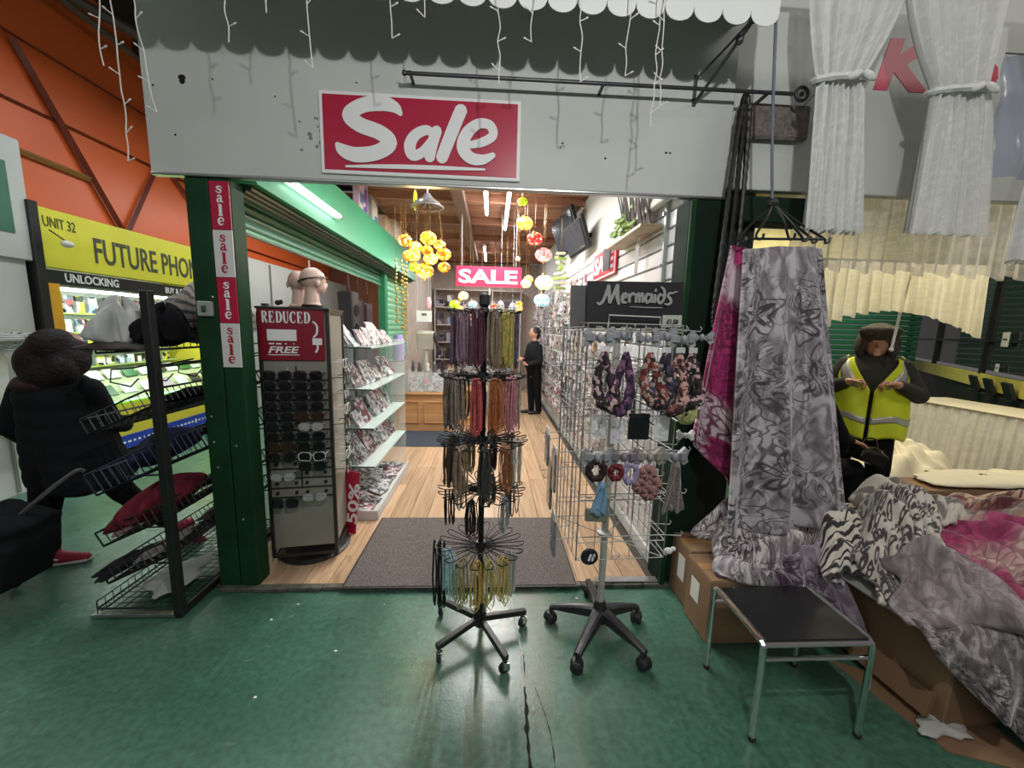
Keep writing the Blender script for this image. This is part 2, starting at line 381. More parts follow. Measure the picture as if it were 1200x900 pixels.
def dup(root, loc, rotz=None, label=None, group=None):
    r = root.copy(); COL.objects.link(r); r.location = loc
    if rotz is not None: r.rotation_euler = (0, 0, rotz)
    if label: r['label'] = label
    if group: r['group'] = group
    for ch in list(root.children):
        c = ch.copy(); COL.objects.link(c); c.parent = r
        for g in list(ch.children):
            d = g.copy(); COL.objects.link(d); d.parent = c
    return r
def piece(src, name, loc, parent=None, rot=None, scale=None):
    """another object sharing src's mesh"""
    o = bpy.data.objects.new(name, src); COL.objects.link(o); o.location = loc; o.parent = parent
    if rot is not None: o.rotation_euler = rot
    if scale is not None: o.scale = scale
    return o
def box_mesh(name, d, m, bev=0.0, c=(0, 0, 0)):
    mb = MB().box(c, d, bev=bev); me = bpy.data.meshes.new(name); me.from_pydata(mb.v, [], mb.f); me.update(); me.materials.append(m); return me
ORD = ['first', 'second', 'third', 'fourth', 'fifth', 'sixth', 'seventh', 'eighth', 'ninth', 'tenth', 'eleventh', 'twelfth', 'thirteenth', 'fourteenth', 'fifteenth', 'sixteenth', 'seventeenth', 'eighteenth', 'nineteenth', 'twentieth']
def nth(n):
    if n <= 20: return ORD[n-1]
    tens = ('twenty', 'thirty', 'forty', 'fifty')[n//10-2]
    return {20: 'twentieth', 30: 'thirtieth', 40: 'fortieth', 50: 'fiftieth'}[n] if n % 10 == 0 else tens+'-'+ORD[n % 10-1]
def catmull(pts, n=6, closed=False):
    P = [Vector(p) for p in pts]; out = []; k = len(P)
    for i in range(k if closed else k-1):
        p0 = P[(i-1) % k] if (i > 0 or closed) else P[0]; p1 = P[i]; p2 = P[(i+1) % k]; p3 = P[(i+2) % k] if (i+2 < k or closed) else P[-1]
        for j in range(n):
            t = j/n; out.append(0.5*((2*p1)+(p2-p0)*t+(2*p0-5*p1+4*p2-p3)*t*t+(3*p1-p0-3*p2+p3)*t**3))
    if not closed: out.append(P[-1])
    return out
# ---- lettering
def text_geo(txt, size=1.0, shear=0.0, bold=0.0, spacing=1.0, depth=0.002, stretch=1.0):
    cu = bpy.data.curves.new('lettering', 'FONT'); cu.body = txt; cu.size = size; cu.shear = shear; cu.offset = bold
    cu.space_character = spacing; cu.extrude = depth; cu.resolution_u = 3
    o = bpy.data.objects.new('lettering', cu); COL.objects.link(o)
    dg = bpy.context.evaluated_depsgraph_get(); me = bpy.data.meshes.new_from_object(o.evaluated_get(dg))
    vs = [(v.co.x*stretch, v.co.y, v.co.z) for v in me.vertices]; fs = [tuple(p.vertices) for p in me.polygons]
    bpy.data.objects.remove(o); bpy.data.curves.remove(cu); bpy.data.meshes.remove(me)
    return vs, fs
def text_on(txt, o, ux, uy, m, height=None, width=None, parent=None, name='lettering', **kw):
    """flat lettering standing a hair proud of a surface; o is the lower-left corner of the text box"""
    vs, fs = text_geo(txt, **kw)
    x0 = min(v[0] for v in vs); x1 = max(v[0] for v in vs); y0 = min(v[1] for v in vs); y1 = max(v[1] for v in vs)
    sy = height/(y1-y0) if height else 1; sx = width/(x1-x0) if width else sy
    o, ux, uy = Vector(o), Vector(ux).normalized(), Vector(uy).normalized(); nz = ux.cross(uy)
    mb = MB(); mb.add([o+ux*((v[0]-x0)*sx)+uy*((v[1]-y0)*sy)+nz*v[2] for v in vs], fs)
    return mb.build(name, m, parent)
def strokes(paths, o, ux, uy, sx, sy, m, parent=None, name='lettering', depth=0.003, smooth_n=6):
    """brush lettering: each path is a list of (x, y, width); drawn as smooth ribbons"""
    o, ux, uy = Vector(o), Vector(ux).normalized(), Vector(uy).normalized(); nz = ux.cross(uy); mb = MB()
    for q, path in enumerate(paths):
        P = catmull([(a*sx, b*sy, c) for a, b, c in path], smooth_n)
        L_, R_ = [], []
        for i, p in enumerate(P):
            a = P[max(0, i-1)]; b = P[min(len(P)-1, i+1)]; t = Vector((b.x-a.x, b.y-a.y)); t = t.normalized() if t.length > 1e-9 else Vector((1, 0))
            n_ = Vector((-t.y, t.x))*(p.z*sy*0.5); L_.append((p.x+n_.x, p.y+n_.y)); R_.append((p.x-n_.x, p.y-n_.y))
        k = len(P); e = depth+q*0.00025
        st_ = 6e-5; vs = [o+ux*a+uy*b+nz*(e+i*st_) for i, (a, b) in enumerate(L_)]+[o+ux*a+uy*b+nz*(e+i*st_) for i, (a, b) in enumerate(R_)]
        cr = lambda p_, q_, r_: (q_[0]-p_[0])*(r_[1]-p_[1])-(q_[1]-p_[1])*(r_[0]-p_[0])
        fs = [(i, i+k, i+k+1, i+1) for i in range(k-1) if cr(L_[i], R_[i], R_[i+1]) > 0 and cr(L_[i], R_[i+1], L_[i+1]) > 0 and cr(R_[i], R_[i+1], L_[i+1]) > 0]
        mb.add(vs, fs)
        for i in range(1, k-1):      # round joints keep the brush stroke whole where it turns tightly
            c_ = P[i]; rr_ = c_.z*sy*0.5
            mb.add([o+ux*(c_.x+rr_*cos(j*pi/5))+uy*(c_.y+rr_*sin(j*pi/5))+nz*(e+(i+1.5)*st_) for j in range(10)], [tuple(range(10))])
    return mb.build(name, m, parent)
# ---- soft bodies: union of capsules and ellipsoids, skinned over by a voxel remesh
def blob(name, m, parts, voxel=0.012, parent=None, smooth=2, local=True):
    mb = MB()
    for p in parts:
        if p[0] == 'c':
            _, a, b, r0, r1 = p; a, b = Vector(a), Vector(b); n = max(2, int((b-a).length/0.03))
            mb.tube([a.lerp(b, i/n) for i in range(n+1)], [r0+(r1-r0)*i/n for i in range(n+1)], 12)
            mb.ball(a, r0*1.0, 12, 8); mb.ball(b, r1*1.0, 12, 8)
        elif p[0] == 'e':
            mb.ball(p[1], p[2], 16, 12, rot=Matrix.Rotation(radians(p[3][0]), 3, p[3][1]) if len(p) > 3 else None)
        elif p[0] == 'b':
            mb.box(p[1], p[2], rot=Matrix.Rotation(radians(p[3][0]), 3, p[3][1]) if len(p) > 3 else None)
    me = bpy.data.meshes.new('tmp'); me.from_pydata(mb.v, [], mb.f); me.update()
    o = bpy.data.objects.new('tmp', me); COL.objects.link(o)
    r = o.modifiers.new('r', 'REMESH'); r.mode = 'VOXEL'; r.voxel_size = voxel; r.use_smooth_shade = True
    if smooth:
        s = o.modifiers.new('s', 'SMOOTH'); s.factor = 0.5; s.iterations = smooth
    dg = bpy.context.evaluated_depsgraph_get(); ev = bpy.data.meshes.new_from_object(o.evaluated_get(dg)); ev.name = name
    bpy.data.objects.remove(o); bpy.data.meshes.remove(me)
    ev.materials.clear(); ev.materials.append(m)
    for q in ev.polygons: q.use_smooth = True
    ob = bpy.data.objects.new(name, ev); COL.objects.link(ob); ob.parent = parent
    return ob
def hand(wrist, dirv, palm_n, s=1.0, curl=0.5, thumb_side=1):
    """capsules of a hand: palm, four unequal bent fingers and a thumb leaving the side of the palm"""
    d = Vector(dirv).normalized(); n = Vector(palm_n).normalized(); sd = d.cross(n).normalized()*thumb_side; w_ = Vector(wrist); out = []
    for k in range(4):
        off = (k-1.5)*0.019*s; base = w_+sd*off+d*0.075*s
        out.append(('c', w_+sd*off*0.7, base, 0.015*s, 0.011*s))
        ln = (0.066, 0.078, 0.082, 0.072)[k]*s*0.55
        a1 = base+(d*cos(curl*0.8)+n*sin(curl*0.8))*ln; a2 = a1+(d*cos(curl*1.9)+n*sin(curl*1.9))*ln*0.8
        out.append(('c', base, a1, 0.0095*s, 0.0088*s)); out.append(('c', a1, a2, 0.0088*s, 0.0075*s))
    t0 = w_+sd*0.028*s+d*0.02*s; t1 = t0+(sd*0.7+d*0.8+n*0.25).normalized()*0.042*s; t2 = t1+(sd*0.15+d*0.95+n*0.45).normalized()*0.032*s
    out += [('c', t0, t1, 0.013*s, 0.0105*s), ('c', t1, t2, 0.0105*s, 0.0085*s)]
    return out

# ================================================================ shared materials
white_board = mat('white_painted_board', srgb(196, 198, 194), 0.6, var=0.04, scale=3, bump=0.05, bscale=30)
dirty_white = mat('off_white_wall', srgb(196, 198, 194), 0.6, var=0.06, scale=2)
post_green = mat('dark_green_gloss_steel', srgb(24, 60, 34), 0.6, var=0.25, scale=5, bump=0.05, bscale=25, spec=0.2)
deep_green = mat('deep_green_steel', srgb(18, 38, 30), 0.75, var=0.2, scale=4, spec=0.2)
shut_green = mat('green_shutter_steel', srgb(48, 128, 88), 0.35, var=0.08, scale=4, metal=0.2)
black_metal = mat('black_powder_coat', (0.012, 0.013, 0.013), 0.4, var=0.2)
black_plastic = mat('black_plastic', (0.016, 0.016, 0.018), 0.5, var=0.2, bump=0.1, bscale=200)
grey_metal = mat('brushed_grey_metal', (0.45, 0.46, 0.46), 0.3, metal=0.9, var=0.06)
chrome = mat('chrome', (0.75, 0.76, 0.76), 0.12, metal=1.0, var=0.02)
white_wire = mat('white_coated_wire', srgb(205, 205, 200), 0.35, var=0.04)
sale_red = mat('sale_red_vinyl', srgb(178, 24, 62), 0.35, var=0.05, scale=3)
print_white = mat('printed_white', srgb(235, 235, 235), 0.45, var=0.02)
print_black = mat('printed_black', (0.012, 0.012, 0.014), 0.5, var=0.05)
print_grey = mat('printed_grey', srgb(70, 72, 72), 0.5, var=0.05)
cardboard = mat('brown_cardboard', srgb(134, 104, 78), 0.8, var=0.10, scale=4, bump=0.1, bscale=80)
paper_white = mat('white_paper', srgb(225, 225, 220), 0.7, var=0.03)
skin = mat('skin', srgb(190, 138, 115), 0.5, var=0.08, scale=18)
cloth_black = mat('black_cloth', (0.008, 0.008, 0.010), 0.9, spec=0.15, var=0.3, scale=14, bump=0.3, bscale=120)
cloth_charcoal = mat('charcoal_cloth', (0.012, 0.013, 0.015), 0.9, spec=0.15, var=0.25, scale=10, bump=0.3, bscale=90)
cream = mat('ivory_cloth', srgb(222, 212, 184), 0.8, var=0.05, scale=5, bump=0.1, bscale=40)
orange_paint = mat('orange_wall_paint', srgb(226, 104, 52), 0.4, var=0.06, scale=1.5)
brick_red = mat('dark_red_steel', srgb(110, 42, 26), 0.45, var=0.15)
yellow_sign = mat('yellow_sign_vinyl', srgb(226, 222, 64), 0.4, var=0.03)
glass = mat_glass('display_glass')
clear_pack = mat_glass('clear_plastic_packet', (0.85, 0.87, 0.88), 0.42, 0.12)

# ================================================================ floors
fl = MB().box((-0.5, 3.5, -0.05), (19, 17, 0.10)).build('floor', mat_green_floor()); struct(fl, 'green painted concrete market floor, worn and scuffed')
pale = mat('pale_seam_filler', srgb(168, 172, 160), 0.6, var=0.2, scale=20)
dark_crack = mat('dark_floor_crack', (0.01, 0.012, 0.01), 0.9, var=0.2)
def ribbon(pts, wd, z, jit=0.0):
    mb = MB(); P = catmull([(a, b, z) for a, b in pts], 8); vs = []
    for i, p in enumerate(P):
        k = wd*(1+jit*random.uniform(-1, 1)); j = random.uniform(-1, 1)*jit*wd*0.4
        vs += [(p.x-k/2+j, p.y, p.z), (p.x+k/2+j, p.y, p.z)]
    mb.add(vs, [(2*i, 2*i+1, 2*i+3, 2*i+2) for i in range(len(P)-1)]); return mb
ribbon([(0.126, 2.04), (0.13, 1.93), (0.145, 1.75), (0.160, 1.60), (0.158, 1.42)], 0.011, 0.0015, 0.3).build('seam_line', pale, fl)
ribbon([(0.164, 1.58), (0.162, 1.42), (0.158, 1.25), (0.156, 1.05), (0.15, 0.8)], 0.013, 0.001, 0.6).build('floor_crack', dark_crack, fl)
ribbon([(0.205, 1.42), (0.222, 1.35), (0.236, 1.28), (0.245, 1.2), (0.243, 1.1)], 0.003, 0.001, 0.8).build('floor_crack', dark_crack, fl)
for k, (x, y) in enumerate([(-1.02, 1.93), (-1.10, 1.82), (-0.56, 1.92), (-0.93, 1.4), (0.50, 1.95), (-2.9, 1.7), (-0.7, 1.62), (-1.35, 1.15)]):
    r = random.uniform(0.004, 0.007)
    MB().ball((x, y, 0.003), (r*1.3, r, 0.003), 7, 4).build('litter_speck', paper_white, fl)

SHOP_Y0, SHOP_Y1, WL, WR, CEIL = 2.07, 9.4, -1.50, 1.04, 3.0
sf = MB().box(((WL+WR)/2-0.02, (SHOP_Y0+SHOP_Y1)/2, 0.005), (WR-WL+0.04, SHOP_Y1-SHOP_Y0, 0.01)).build('floor_shop', mat('shop_subfloor', (0.06, 0.05, 0.04), 0.9))
struct(sf, 'pale wood laminate floor inside the shop')
wood_floor = mat_plank('pale_oak_laminate', srgb(166, 132, 100), srgb(202, 172, 140), 1.0, 0.32)
pw, pl = 0.145, 1.15
pmesh = box_mesh('plank', (pl-0.003, pw-0.003, 0.012), wood_floor, 0.0012)
nx = int((WR-WL)/pw)+1
for i in range(nx):
    x = WL+pw*(i+0.5); y = SHOP_Y0-random.uniform(0.1, 0.9)
    if x+pw/2 > WR+0.02: continue
    while y < SHOP_Y1:
        y0 = max(y, SHOP_Y0+0.002); y1 = min(y+pl, SHOP_Y1)
        if y1-y0 > 0.08: piece(pmesh, 'plank', (x, (y0+y1)/2, 0.016), sf, (0, 0, pi/2), ((y1-y0)/pl, 1, 1))
        y += pl
thr = MB()
for i in range(14):
    x0 = -1.50+i*0.186; thr.box((x0+0.093, 2.052+random.uniform(-0.004, 0.004), 0.012), (0.184, 0.036+random.uniform(0, .006), 0.024+random.uniform(-.002, .003)), bev=0.004)
tr = thr.build('trim_1', mat('worn_threshold', srgb(92, 90, 82), 0.6, var=0.4, scale=25, bump=0.4, bscale=50)); struct(tr, 'worn grey threshold strip along the shop entrance')
MB().box((0.86, 2.075, 0.030), (0.44, 0.05, 0.006), bev=0.002).build('metal_edge', grey_metal, tr)
MB().box((-0.5, 2.08, 0.028), (0.16, 0.04, 0.006), bev=0.002).build('metal_edge', grey_metal, tr)

# entrance mat and mat by the counter
t = thing('door_mat', 'grey ribbed entrance mat lying across the shop threshold', 'mat', (-0.155, 2.42, 0.022))
MB().box((-0.155, 2.43, 0.027), (1.33, 0.80, 0.010), bev=0.004).build('pile', mat_carpet('grey_mat_pile', srgb(112, 104, 100)), t)
MB().box((-0.155, 2.43, 0.0245), (1.35, 0.82, 0.005)).build('rubber_edge', black_plastic, t)
t = thing('floor_mat', 'dark slate floor mat in front of the wooden counter', 'mat', (-0.8, 5.0, 0.022))
MB().box((-0.75, 5.02, 0.026), (1.05, 0.72, 0.008), bev=0.003).build('pile', mat_carpet('slate_mat_pile', srgb(70, 76, 84)), t)
MB().box((-0.75, 5.02, 0.0235), (1.07, 0.74, 0.004)).build('rubber_edge', black_plastic, t)

# ================================================================ shop shell
wr = MB().box((1.11, 5.8, 1.5), (0.10, 7.2, 3.0)).build('wall_right', white_board); struct(wr, 'white slatted wall on the right inside the shop')
slat_white = mat('white_slat_board', srgb(196, 195, 196), 0.4, var=0.03)
smesh = box_mesh('slat', (0.024, 7.2, 0.088), slat_white, 0.004)
for k in range(22): piece(smesh, 'slat', (1.050, 5.8, 0.16+k*0.1), wr)
bb = MB().box((1.038, 5.8, 0.067), (0.026, 7.2, 0.09), bev=0.004).build('baseboard_right', white_board); struct(bb, 'white baseboard under the slatted wall')
wb = MB().box((-0.2, 9.45, 1.5), (2.9, 0.10, 3.0)).build('wall_back', mat('pale_back_wall', srgb(176, 160, 148), 0.7)); struct(wb, 'pale back wall of the shop')
ce = MB().box((-0.2, 5.85, 3.09), (2.9, 7.3, 0.06)).build('ceiling', mat('ceiling_void', srgb(82, 56, 46), 0.8)); struct(ce, 'brown timber ceiling of the shop')
ceil_wood = mat_plank('brown_ceiling_board', srgb(128, 86, 66), srgb(176, 128, 102), 0.6, 0.6)
cm = box_mesh('ceiling_board', (2.62, 0.235, 0.022), ceil_wood, 0.004)
for k in range(29): piece(cm, 'ceiling_board', (-0.22, 2.30+k*0.25, 3.045), ce)
jm = box_mesh('joist', (2.62, 0.05, 0.09), ceil_wood, 0.004)
for k in range(7): piece(jm, 'joist', (-0.22, 2.75+k*1.0, 2.99), ce)
MB().box((-0.40, 5.4, 2.93), (0.13, 6.0, 0.10), bev=0.006).build('beam', mat('grey_brown_beam', srgb(128, 104, 92), 0.6), ce)

# left and right steel posts, the fascia board, header
t = MB().box((-1.455, 2.13, 1.095), (0.11, 0.14, 2.19), bev=0.006); t.box((-1.345, 2.115, 1.095), (0.10, 0.11, 2.19), bev=0.006); t.box((-1.40, 2.14, 1.095), (0.02, 0.10, 2.19))
p = t.build('trim_2', post_green); struct(p, 'dark green steel post left of the entrance')
sc = MB()
screw = mat('steel_screw_head', (0.35, 0.36, 0.36), 0.4, metal=0.8)
for (x, z, y) in [(-1.475, 1.00, 2.058), (-1.475, 0.86, 2.058), (-1.465, 0.72, 2.058), (-1.36, 0.84, 2.058), (-1.355, 0.42, 2.058), (-1.42, 1.62, 2.058), (-1.36, 1.75, 2.058)]:
    MB().lathe([(0.007, 0), (0.007, 0.003), (0.004, 0.005)], (x, y+0.003, z), 8, axis=(0, -1, 0)).build('screw', screw, p)
t = thing('light_switch', 'square grey light switch on the green post', 'switch', (-1.455, 2.06, 1.53))
MB().box((-1.45, 2.048, 1.56), (0.075, 0.022, 0.075), bev=0.005).build('plate', mat('grey_switch_plate', srgb(150, 156, 148), 0.4), t)
MB().box((-1.45, 2.034, 1.56), (0.022, 0.008, 0.034), bev=0.003).build('rocker', mat('dark_rocker', srgb(60, 70, 64), 0.4), t)
p = MB().box((1.105, 2.13, 1.095), (0.19, 0.16, 2.19), bev=0.008).build('trim_3', deep_green); struct(p, 'dark green steel post right of the entrance')
MB().box((1.025, 2.043, 1.095), (0.03, 0.02, 2.19), bev=0.004).build('guide_rail', post_green, p)
p = MB().box((1.325, 2.20, 1.09), (0.25, 0.06, 2.18), bev=0.004).build('wall_partition', mat('near_black_green_panel', (0.008, 0.014, 0.011), 0.6)); struct(p, 'dark panel between the shop and the blanket stall')
p = MB().box((-0.23, 2.075, 2.75), (2.84, 0.05, 1.10), bev=0.004).build('wall_fascia', white_board); struct(p, 'white fascia board above the entrance')
hole = mat('dark_hole', (0.004, 0.004, 0.004), 0.9, var=0)
for (x, z, rx, rz) in [(-1.468, 2.62, .018, .012), (-1.468, 2.605, .014, .014), (-1.60, 2.58, .005, .005), (-1.52, 2.37, .005, .005), (-1.33, 2.62, .004, .004), (-0.67, 2.64, .004, .004), (0.55, 2.36, .006, .005), (0.33, 2.42, .005, .005), (0.86, 2.4, .007, .005), (0.88, 2.4, .006, .005), (0.32, 2.40, .003, .006), (-1.05, 2.56, .004, .004)]:
    MB().ball((x, 2.050, z), (rx, 0.003, rz), 9, 5).build('screw_hole', hole, p)
MB().box((-0.23, 2.065, 2.195), (2.84, 0.04, 0.012), bev=0.003).build('metal_lip', grey_metal, p)
t = MB()
for q in range(9):
    t.box((-0.9+random.uniform(-.05, .06), 2.0492, 2.33+0.018*q), (random.uniform(.006, .02), 0.001, random.uniform(.008, .02)), rot=Matrix.Rotation(random.uniform(-.6, .6), 3, 'Y'))
t.build('peeled_tape', mat('grey_tape_residue', srgb(120, 128, 124), 0.7), p)
p = MB().box((2.75, 2.12, 2.90), (3.1, 0.05, 1.28), bev=0.004).build('wall_fascia_right', white_board); struct(p, 'white fascia board of the neighbouring stall')
KM = mat('crimson_letter', srgb(186, 22, 66), 0.4, var=0.04); NV = mat('navy_letter', srgb(34, 34, 62), 0.4, var=0.04)
text_on('K', (1.945, 2.0945, 2.772), (1, 0, 0), (0.0, 0, 1), KM, height=0.245, width=0.33, parent=p, bold=0.045, shear=0.18)
text_on('o', (2.37, 2.0945, 2.772), (1, 0, 0), (0.0, 0, 1), KM, height=0.185, width=0.25, parent=p, bold=0.045, shear=0.1)
text_on('Unit', (2.30, 2.0945, 2.50), (1, 0, 0), (0, 0, 1), NV, height=0.165, width=0.36, parent=p, bold=0.02, shear=0.12)
p = MB().box((1.44, 2.14, 2.16), (0.48, 0.12, 0.13), bev=0.005).build('trim_4', deep_green); struct(p, 'dark green header under the right fascia')

# ================================================================ signs on the shop front
t = thing('sale_sign', 'large red sign with white brush script Sale on the fascia', 'sign', (-0.36, 2.04, 2.215))
MB().box((-0.362, 2.042, 2.41), (0.965, 0.012, 0.368), bev=0.003).build('panel_border', print_white, t)
MB().box((-0.362, 2.036, 2.41), (0.93, 0.004, 0.335), bev=0.001).build('panel', sale_red, t)
S = [(0.86, 0.86, .06), (0.78, 0.98, .16), (0.60, 1.04, .22), (0.34, 0.98, .21), (0.16, 0.80, .22), (0.30, 0.63, .22), (0.58, 0.50, .22), (0.70, 0.32, .23), (0.52, 0.14, .22), (0.24, 0.08, .22), (0.06, 0.15, .18), (-0.02, 0.26, .06)]
A1 = [(1.31, 0.50, .10), (1.22, 0.60, .14), (1.06, 0.50, .16), (0.98, 0.30, .18), (1.02, 0.12, .16), (1.16, 0.20, .14), (1.30, 0.46, .10)]
A2 = [(1.36, 0.62, .16), (1.29, 0.34, .17), (1.25, 0.08, .16)]
L1 = [(1.70, 1.02, .19), (1.60, 0.70, .19), (1.50, 0.36, .19), (1.42, 0.08, .18)]
E1 = [(1.78, 0.36, .10), (1.98, 0.42, .13), (2.14, 0.56, .14), (2.10, 0.74, .14), (1.94, 0.76, .15), (1.78, 0.58, .18), (1.72, 0.32, .19), (1.82, 0.13, .18), (2.00, 0.10, .15), (2.16, 0.20, .08)]
U1 = [(0.08, -0.14, .03), (0.6, -0.11, .06), (1.3, -0.09, .065), (2.04, -0.08, .03)]
fat = lambda st: [(x, y, w_*1.28) for x, y, w_ in st]
strokes([fat(q_) for q_ in (S, A1, A2, L1, E1, U1)], (-0.755, 2.0338, 2.292), (1, 0, 0), (0, 0, 1), 0.345, 0.245, print_white, t)
# vertical strip of four little sale panels on the post
t = thing('sale_strip', 'vertical red and white strip reading sale down the green post', 'sign', (-1.345, 2.02, 1.30))
GL = {  # serif lower case as pen strokes in a 1x1 box
 's': [[(0.82, 0.62, .10), (0.80, 0.78, .13), (0.52, 0.92, .17), (0.26, 0.78, .20), (0.40, 0.58, .24), (0.66, 0.42, .24), (0.76, 0.22, .20), (0.50, 0.06, .17), (0.20, 0.20, .13), (0.18, 0.38, .10)]],
 'a': [[(0.24, 0.72, .18), (0.38, 0.90, .16), (0.62, 0.86, .2), (0.68, 0.64, .26), (0.68, 0.30, .26), (0.76, 0.10, .2), (0.94, 0.12, .1)], [(0.66, 0.56, .1), (0.36, 0.48, .2), (0.22, 0.26, .24), (0.38, 0.08, .18), (0.62, 0.24, .1)]],
 'l': [[(0.50, 1.0, .28), (0.50, 0.08, .28)], [(0.24, 0.98, .1), (0.5, 0.98, .12)], [(0.22, 0.04, .12), (0.78, 0.04, .12)]],
 'e': [[(0.24, 0.50, .1), (0.78, 0.54, .12), (0.74, 0.80, .2), (0.52, 0.92, .15), (0.28, 0.76, .24), (0.20, 0.46, .28), (0.32, 0.16, .24), (0.56, 0.06, .16), (0.84, 0.24, .08)]]}
wv_ = mat('strip_white', srgb(214, 212, 210), 0.4, var=0.03)
for k in range(4):
    zb = 1.265+(3-k)*0.2275; red = k % 2 == 0
    pp = MB().box((-1.343, 2.0565, zb+0.1125), (0.092, 0.005, 0.225)).build('panel', sale_red if red else wv_, t)
    zc = zb+0.210
    for ch, hh in (('s', 0.038), ('a', 0.040), ('l', 0.058), ('e', 0.042)):
        zc -= hh+0.003
        strokes([[(x, y, wd) for x, y, wd in st] for st in GL[ch]], (-1.343-0.5*0.038, 2.054, zc), (1, 0, 0), (0, 0, 1), 0.038, hh*0.92, print_white if red else sale_red, pp, depth=0.001, smooth_n=4)
# ================================================================ awning with scalloped valance, icicle lights, rail
vinyl = mat('white_awning_vinyl', srgb(222, 224, 222), 0.5, var=0.03)
t = thing('awning', 'white awning with a scalloped valance above the entrance', 'awning', (-0.4, 1.7, 2.74))
sw = 0.118; x0 = -2.05; n = 27; prof = []
x1 = x0+n*sw
for k in range(n):
    for j in range(10):
        a = pi*j/10; prof.append((x0+sw*(k+0.5)-cos(a)*sw/2, 2.795-0.055*sin(a)**0.8))
prof.append((x1, 2.795)); poly = [(a, b) for a, b in prof]+[(x1, 2.98), (x0, 2.98)]
mb = MB(); k = len(prof)
vs = [(a, 1.70, b) for a, b in prof]+[(a, 1.70, 2.98) for a, b in prof]
mb.add(vs, [(i, i+1, i+1+k, i+k) for i in range(k-1)])
mb.build('valance', vinyl, t, solid=0.003)
MB().grid(lambda u, v: (x0+(x1-x0)*u, 1.70+0.36*v, 2.98+0.28*v), 6, 3).build('canopy', vinyl, t, solid=0.003)
for xe in (x0, x1):
    MB().add([(xe, 1.70, 2.80), (xe, 1.70, 2.98), (xe, 2.05, 3.25), (xe, 2.05, 2.98)], [(0, 1, 2, 3)]).build('side_cheek', vinyl, t, solid=0.003)
bk = MB()
bk.bar((0.98, 2.05, 2.76), (0.98, 2.05, 2.62), 0.010); bk.bar((0.98, 2.05, 2.63), (1.06, 1.72, 2.80), 0.008); bk.bar((0.98, 2.05, 2.74), (1.06, 1.72, 2.80), 0.005); bk.ball((1.06, 1.74, 2.80), 0.02, 8, 6); bk.ball((1.04, 1.80, 2.755), 0.018, 8, 6)
bk.build('bracket', mat('dark_grey_bracket', (0.05, 0.05, 0.055), 0.5), t)
ice = mat('white_icicle_cable', srgb(224, 222, 216), 0.5, var=0.02)
def icicle(x, y, ztop, zbot, label, lean=0.0, seed=0):
    rnd = random.Random(seed); t = thing('icicle_light', label, 'string light', (x, y, zbot), group='icicle lights hanging from the awning')
    n = max(4, int((ztop-zbot)/0.05)); P = []
    for i in range(n+1):
        f = i/n; P.append((x+lean*f+rnd.uniform(-.006, .006), y+rnd.uniform(-.004, .004), ztop+(zbot-ztop)*f))
    MB().tube(catmull(P, 3), 0.0022, 5).build('cable', ice, t)
    for i in range(1, n+1, 2):
        p = Vector(P[i]); sgn = rnd.choice((-1, 1)); q = p+Vector((sgn*0.020, -0.004, rnd.uniform(.004, .016)))
        b = MB().bar(p, q, 0.0019, 5); b.lathe([(0.0024, 0), (0.0032, 0.004), (0.0028, 0.010), (0.001, 0.013)], q, 6, axis=(q-p)); b.build('bulb', ice, t)
for k, (x, zt, zb, lean, lb) in enumerate([
    (-1.435, 2.95, 2.43, -0.03, 'short branching icicle light strand at the far left of the awning'),
    (-1.405, 2.95, 2.10, 0.0, 'longest icicle light strand, hanging before the orange wall'),
    (-1.37, 2.95, 2.28, 0.08, 'slanting icicle light strand reaching the fascia left edge'),
    (-1.02, 2.95, 2.53, 0.02, 'icicle light strand over the left end of the fascia'),
    (-0.84, 2.95, 2.64, -0.02, 'short icicle light strand above the left edge of the Sale sign'),
    (-0.715, 2.95, 2.46, 0.01, 'icicle light strand ending above the letter S of the Sale sign'),
    (-0.405, 2.95, 2.58, 0.0, 'short icicle light strand over the middle of the Sale sign'),
    (-0.29, 2.95, 2.66, 0.01, 'shortest icicle light strand, just left of the long rail bracket'),
    (0.0, 2.95, 2.44, 0.005, 'icicle light strand above the right end of the Sale sign'),
    (0.155, 2.95, 2.60, -0.03, 'short icicle light strand right of the Sale sign'),
    (0.315, 2.95, 2.47, 0.01, 'icicle light strand in the middle of the bare fascia'),
    (0.52, 2.95, 2.50, -0.02, 'icicle light strand with long side twigs over the right half of the fascia'),
    (0.625, 2.95, 2.32, 0.0, 'long straight icicle light strand at the right of the fascia'),
    (0.64, 2.95, 2.40, 0.012, 'thin icicle light strand twisted beside the long straight one')]):
    icicle(x, 1.655, zt, zb, lb, lean, 100+k)
t = thing('hanging_rail', 'long dark metal rail with a ring finial mounted under the awning', 'rail', (0.5, 1.965, 2.645))
MB().bar((-0.42, 1.965, 2.645), (1.43, 1.965, 2.655), 0.0085, 10).build('rod', mat('gunmetal_rod', (0.06, 0.06, 0.065), 0.4, metal=0.5), t)
fm = MB().tube([(1.47+0.03*cos(a*pi/8), 1.965, 2.657+0.03*sin(a*pi/8)) for a in range(16)], 0.008, 8, closed=True); fm.ball((1.47, 1.965, 2.657), 0.012, 8, 6)
fm.build('ring_finial', mat('gunmetal_rod', (0.06, 0.06, 0.065)), t)
MB().ball((-0.425, 1.965, 2.645), 0.012, 8, 6).build('end_cap', mat('gunmetal_rod', (0.06, 0.06, 0.065)), t)
for x in (-0.40, 0.5, 1.3): MB().box((x, 2.008, 2.65), (0.012, 0.088, 0.012)).build('bracket', mat('gunmetal_rod', (0.06, 0.06, 0.065)), t)

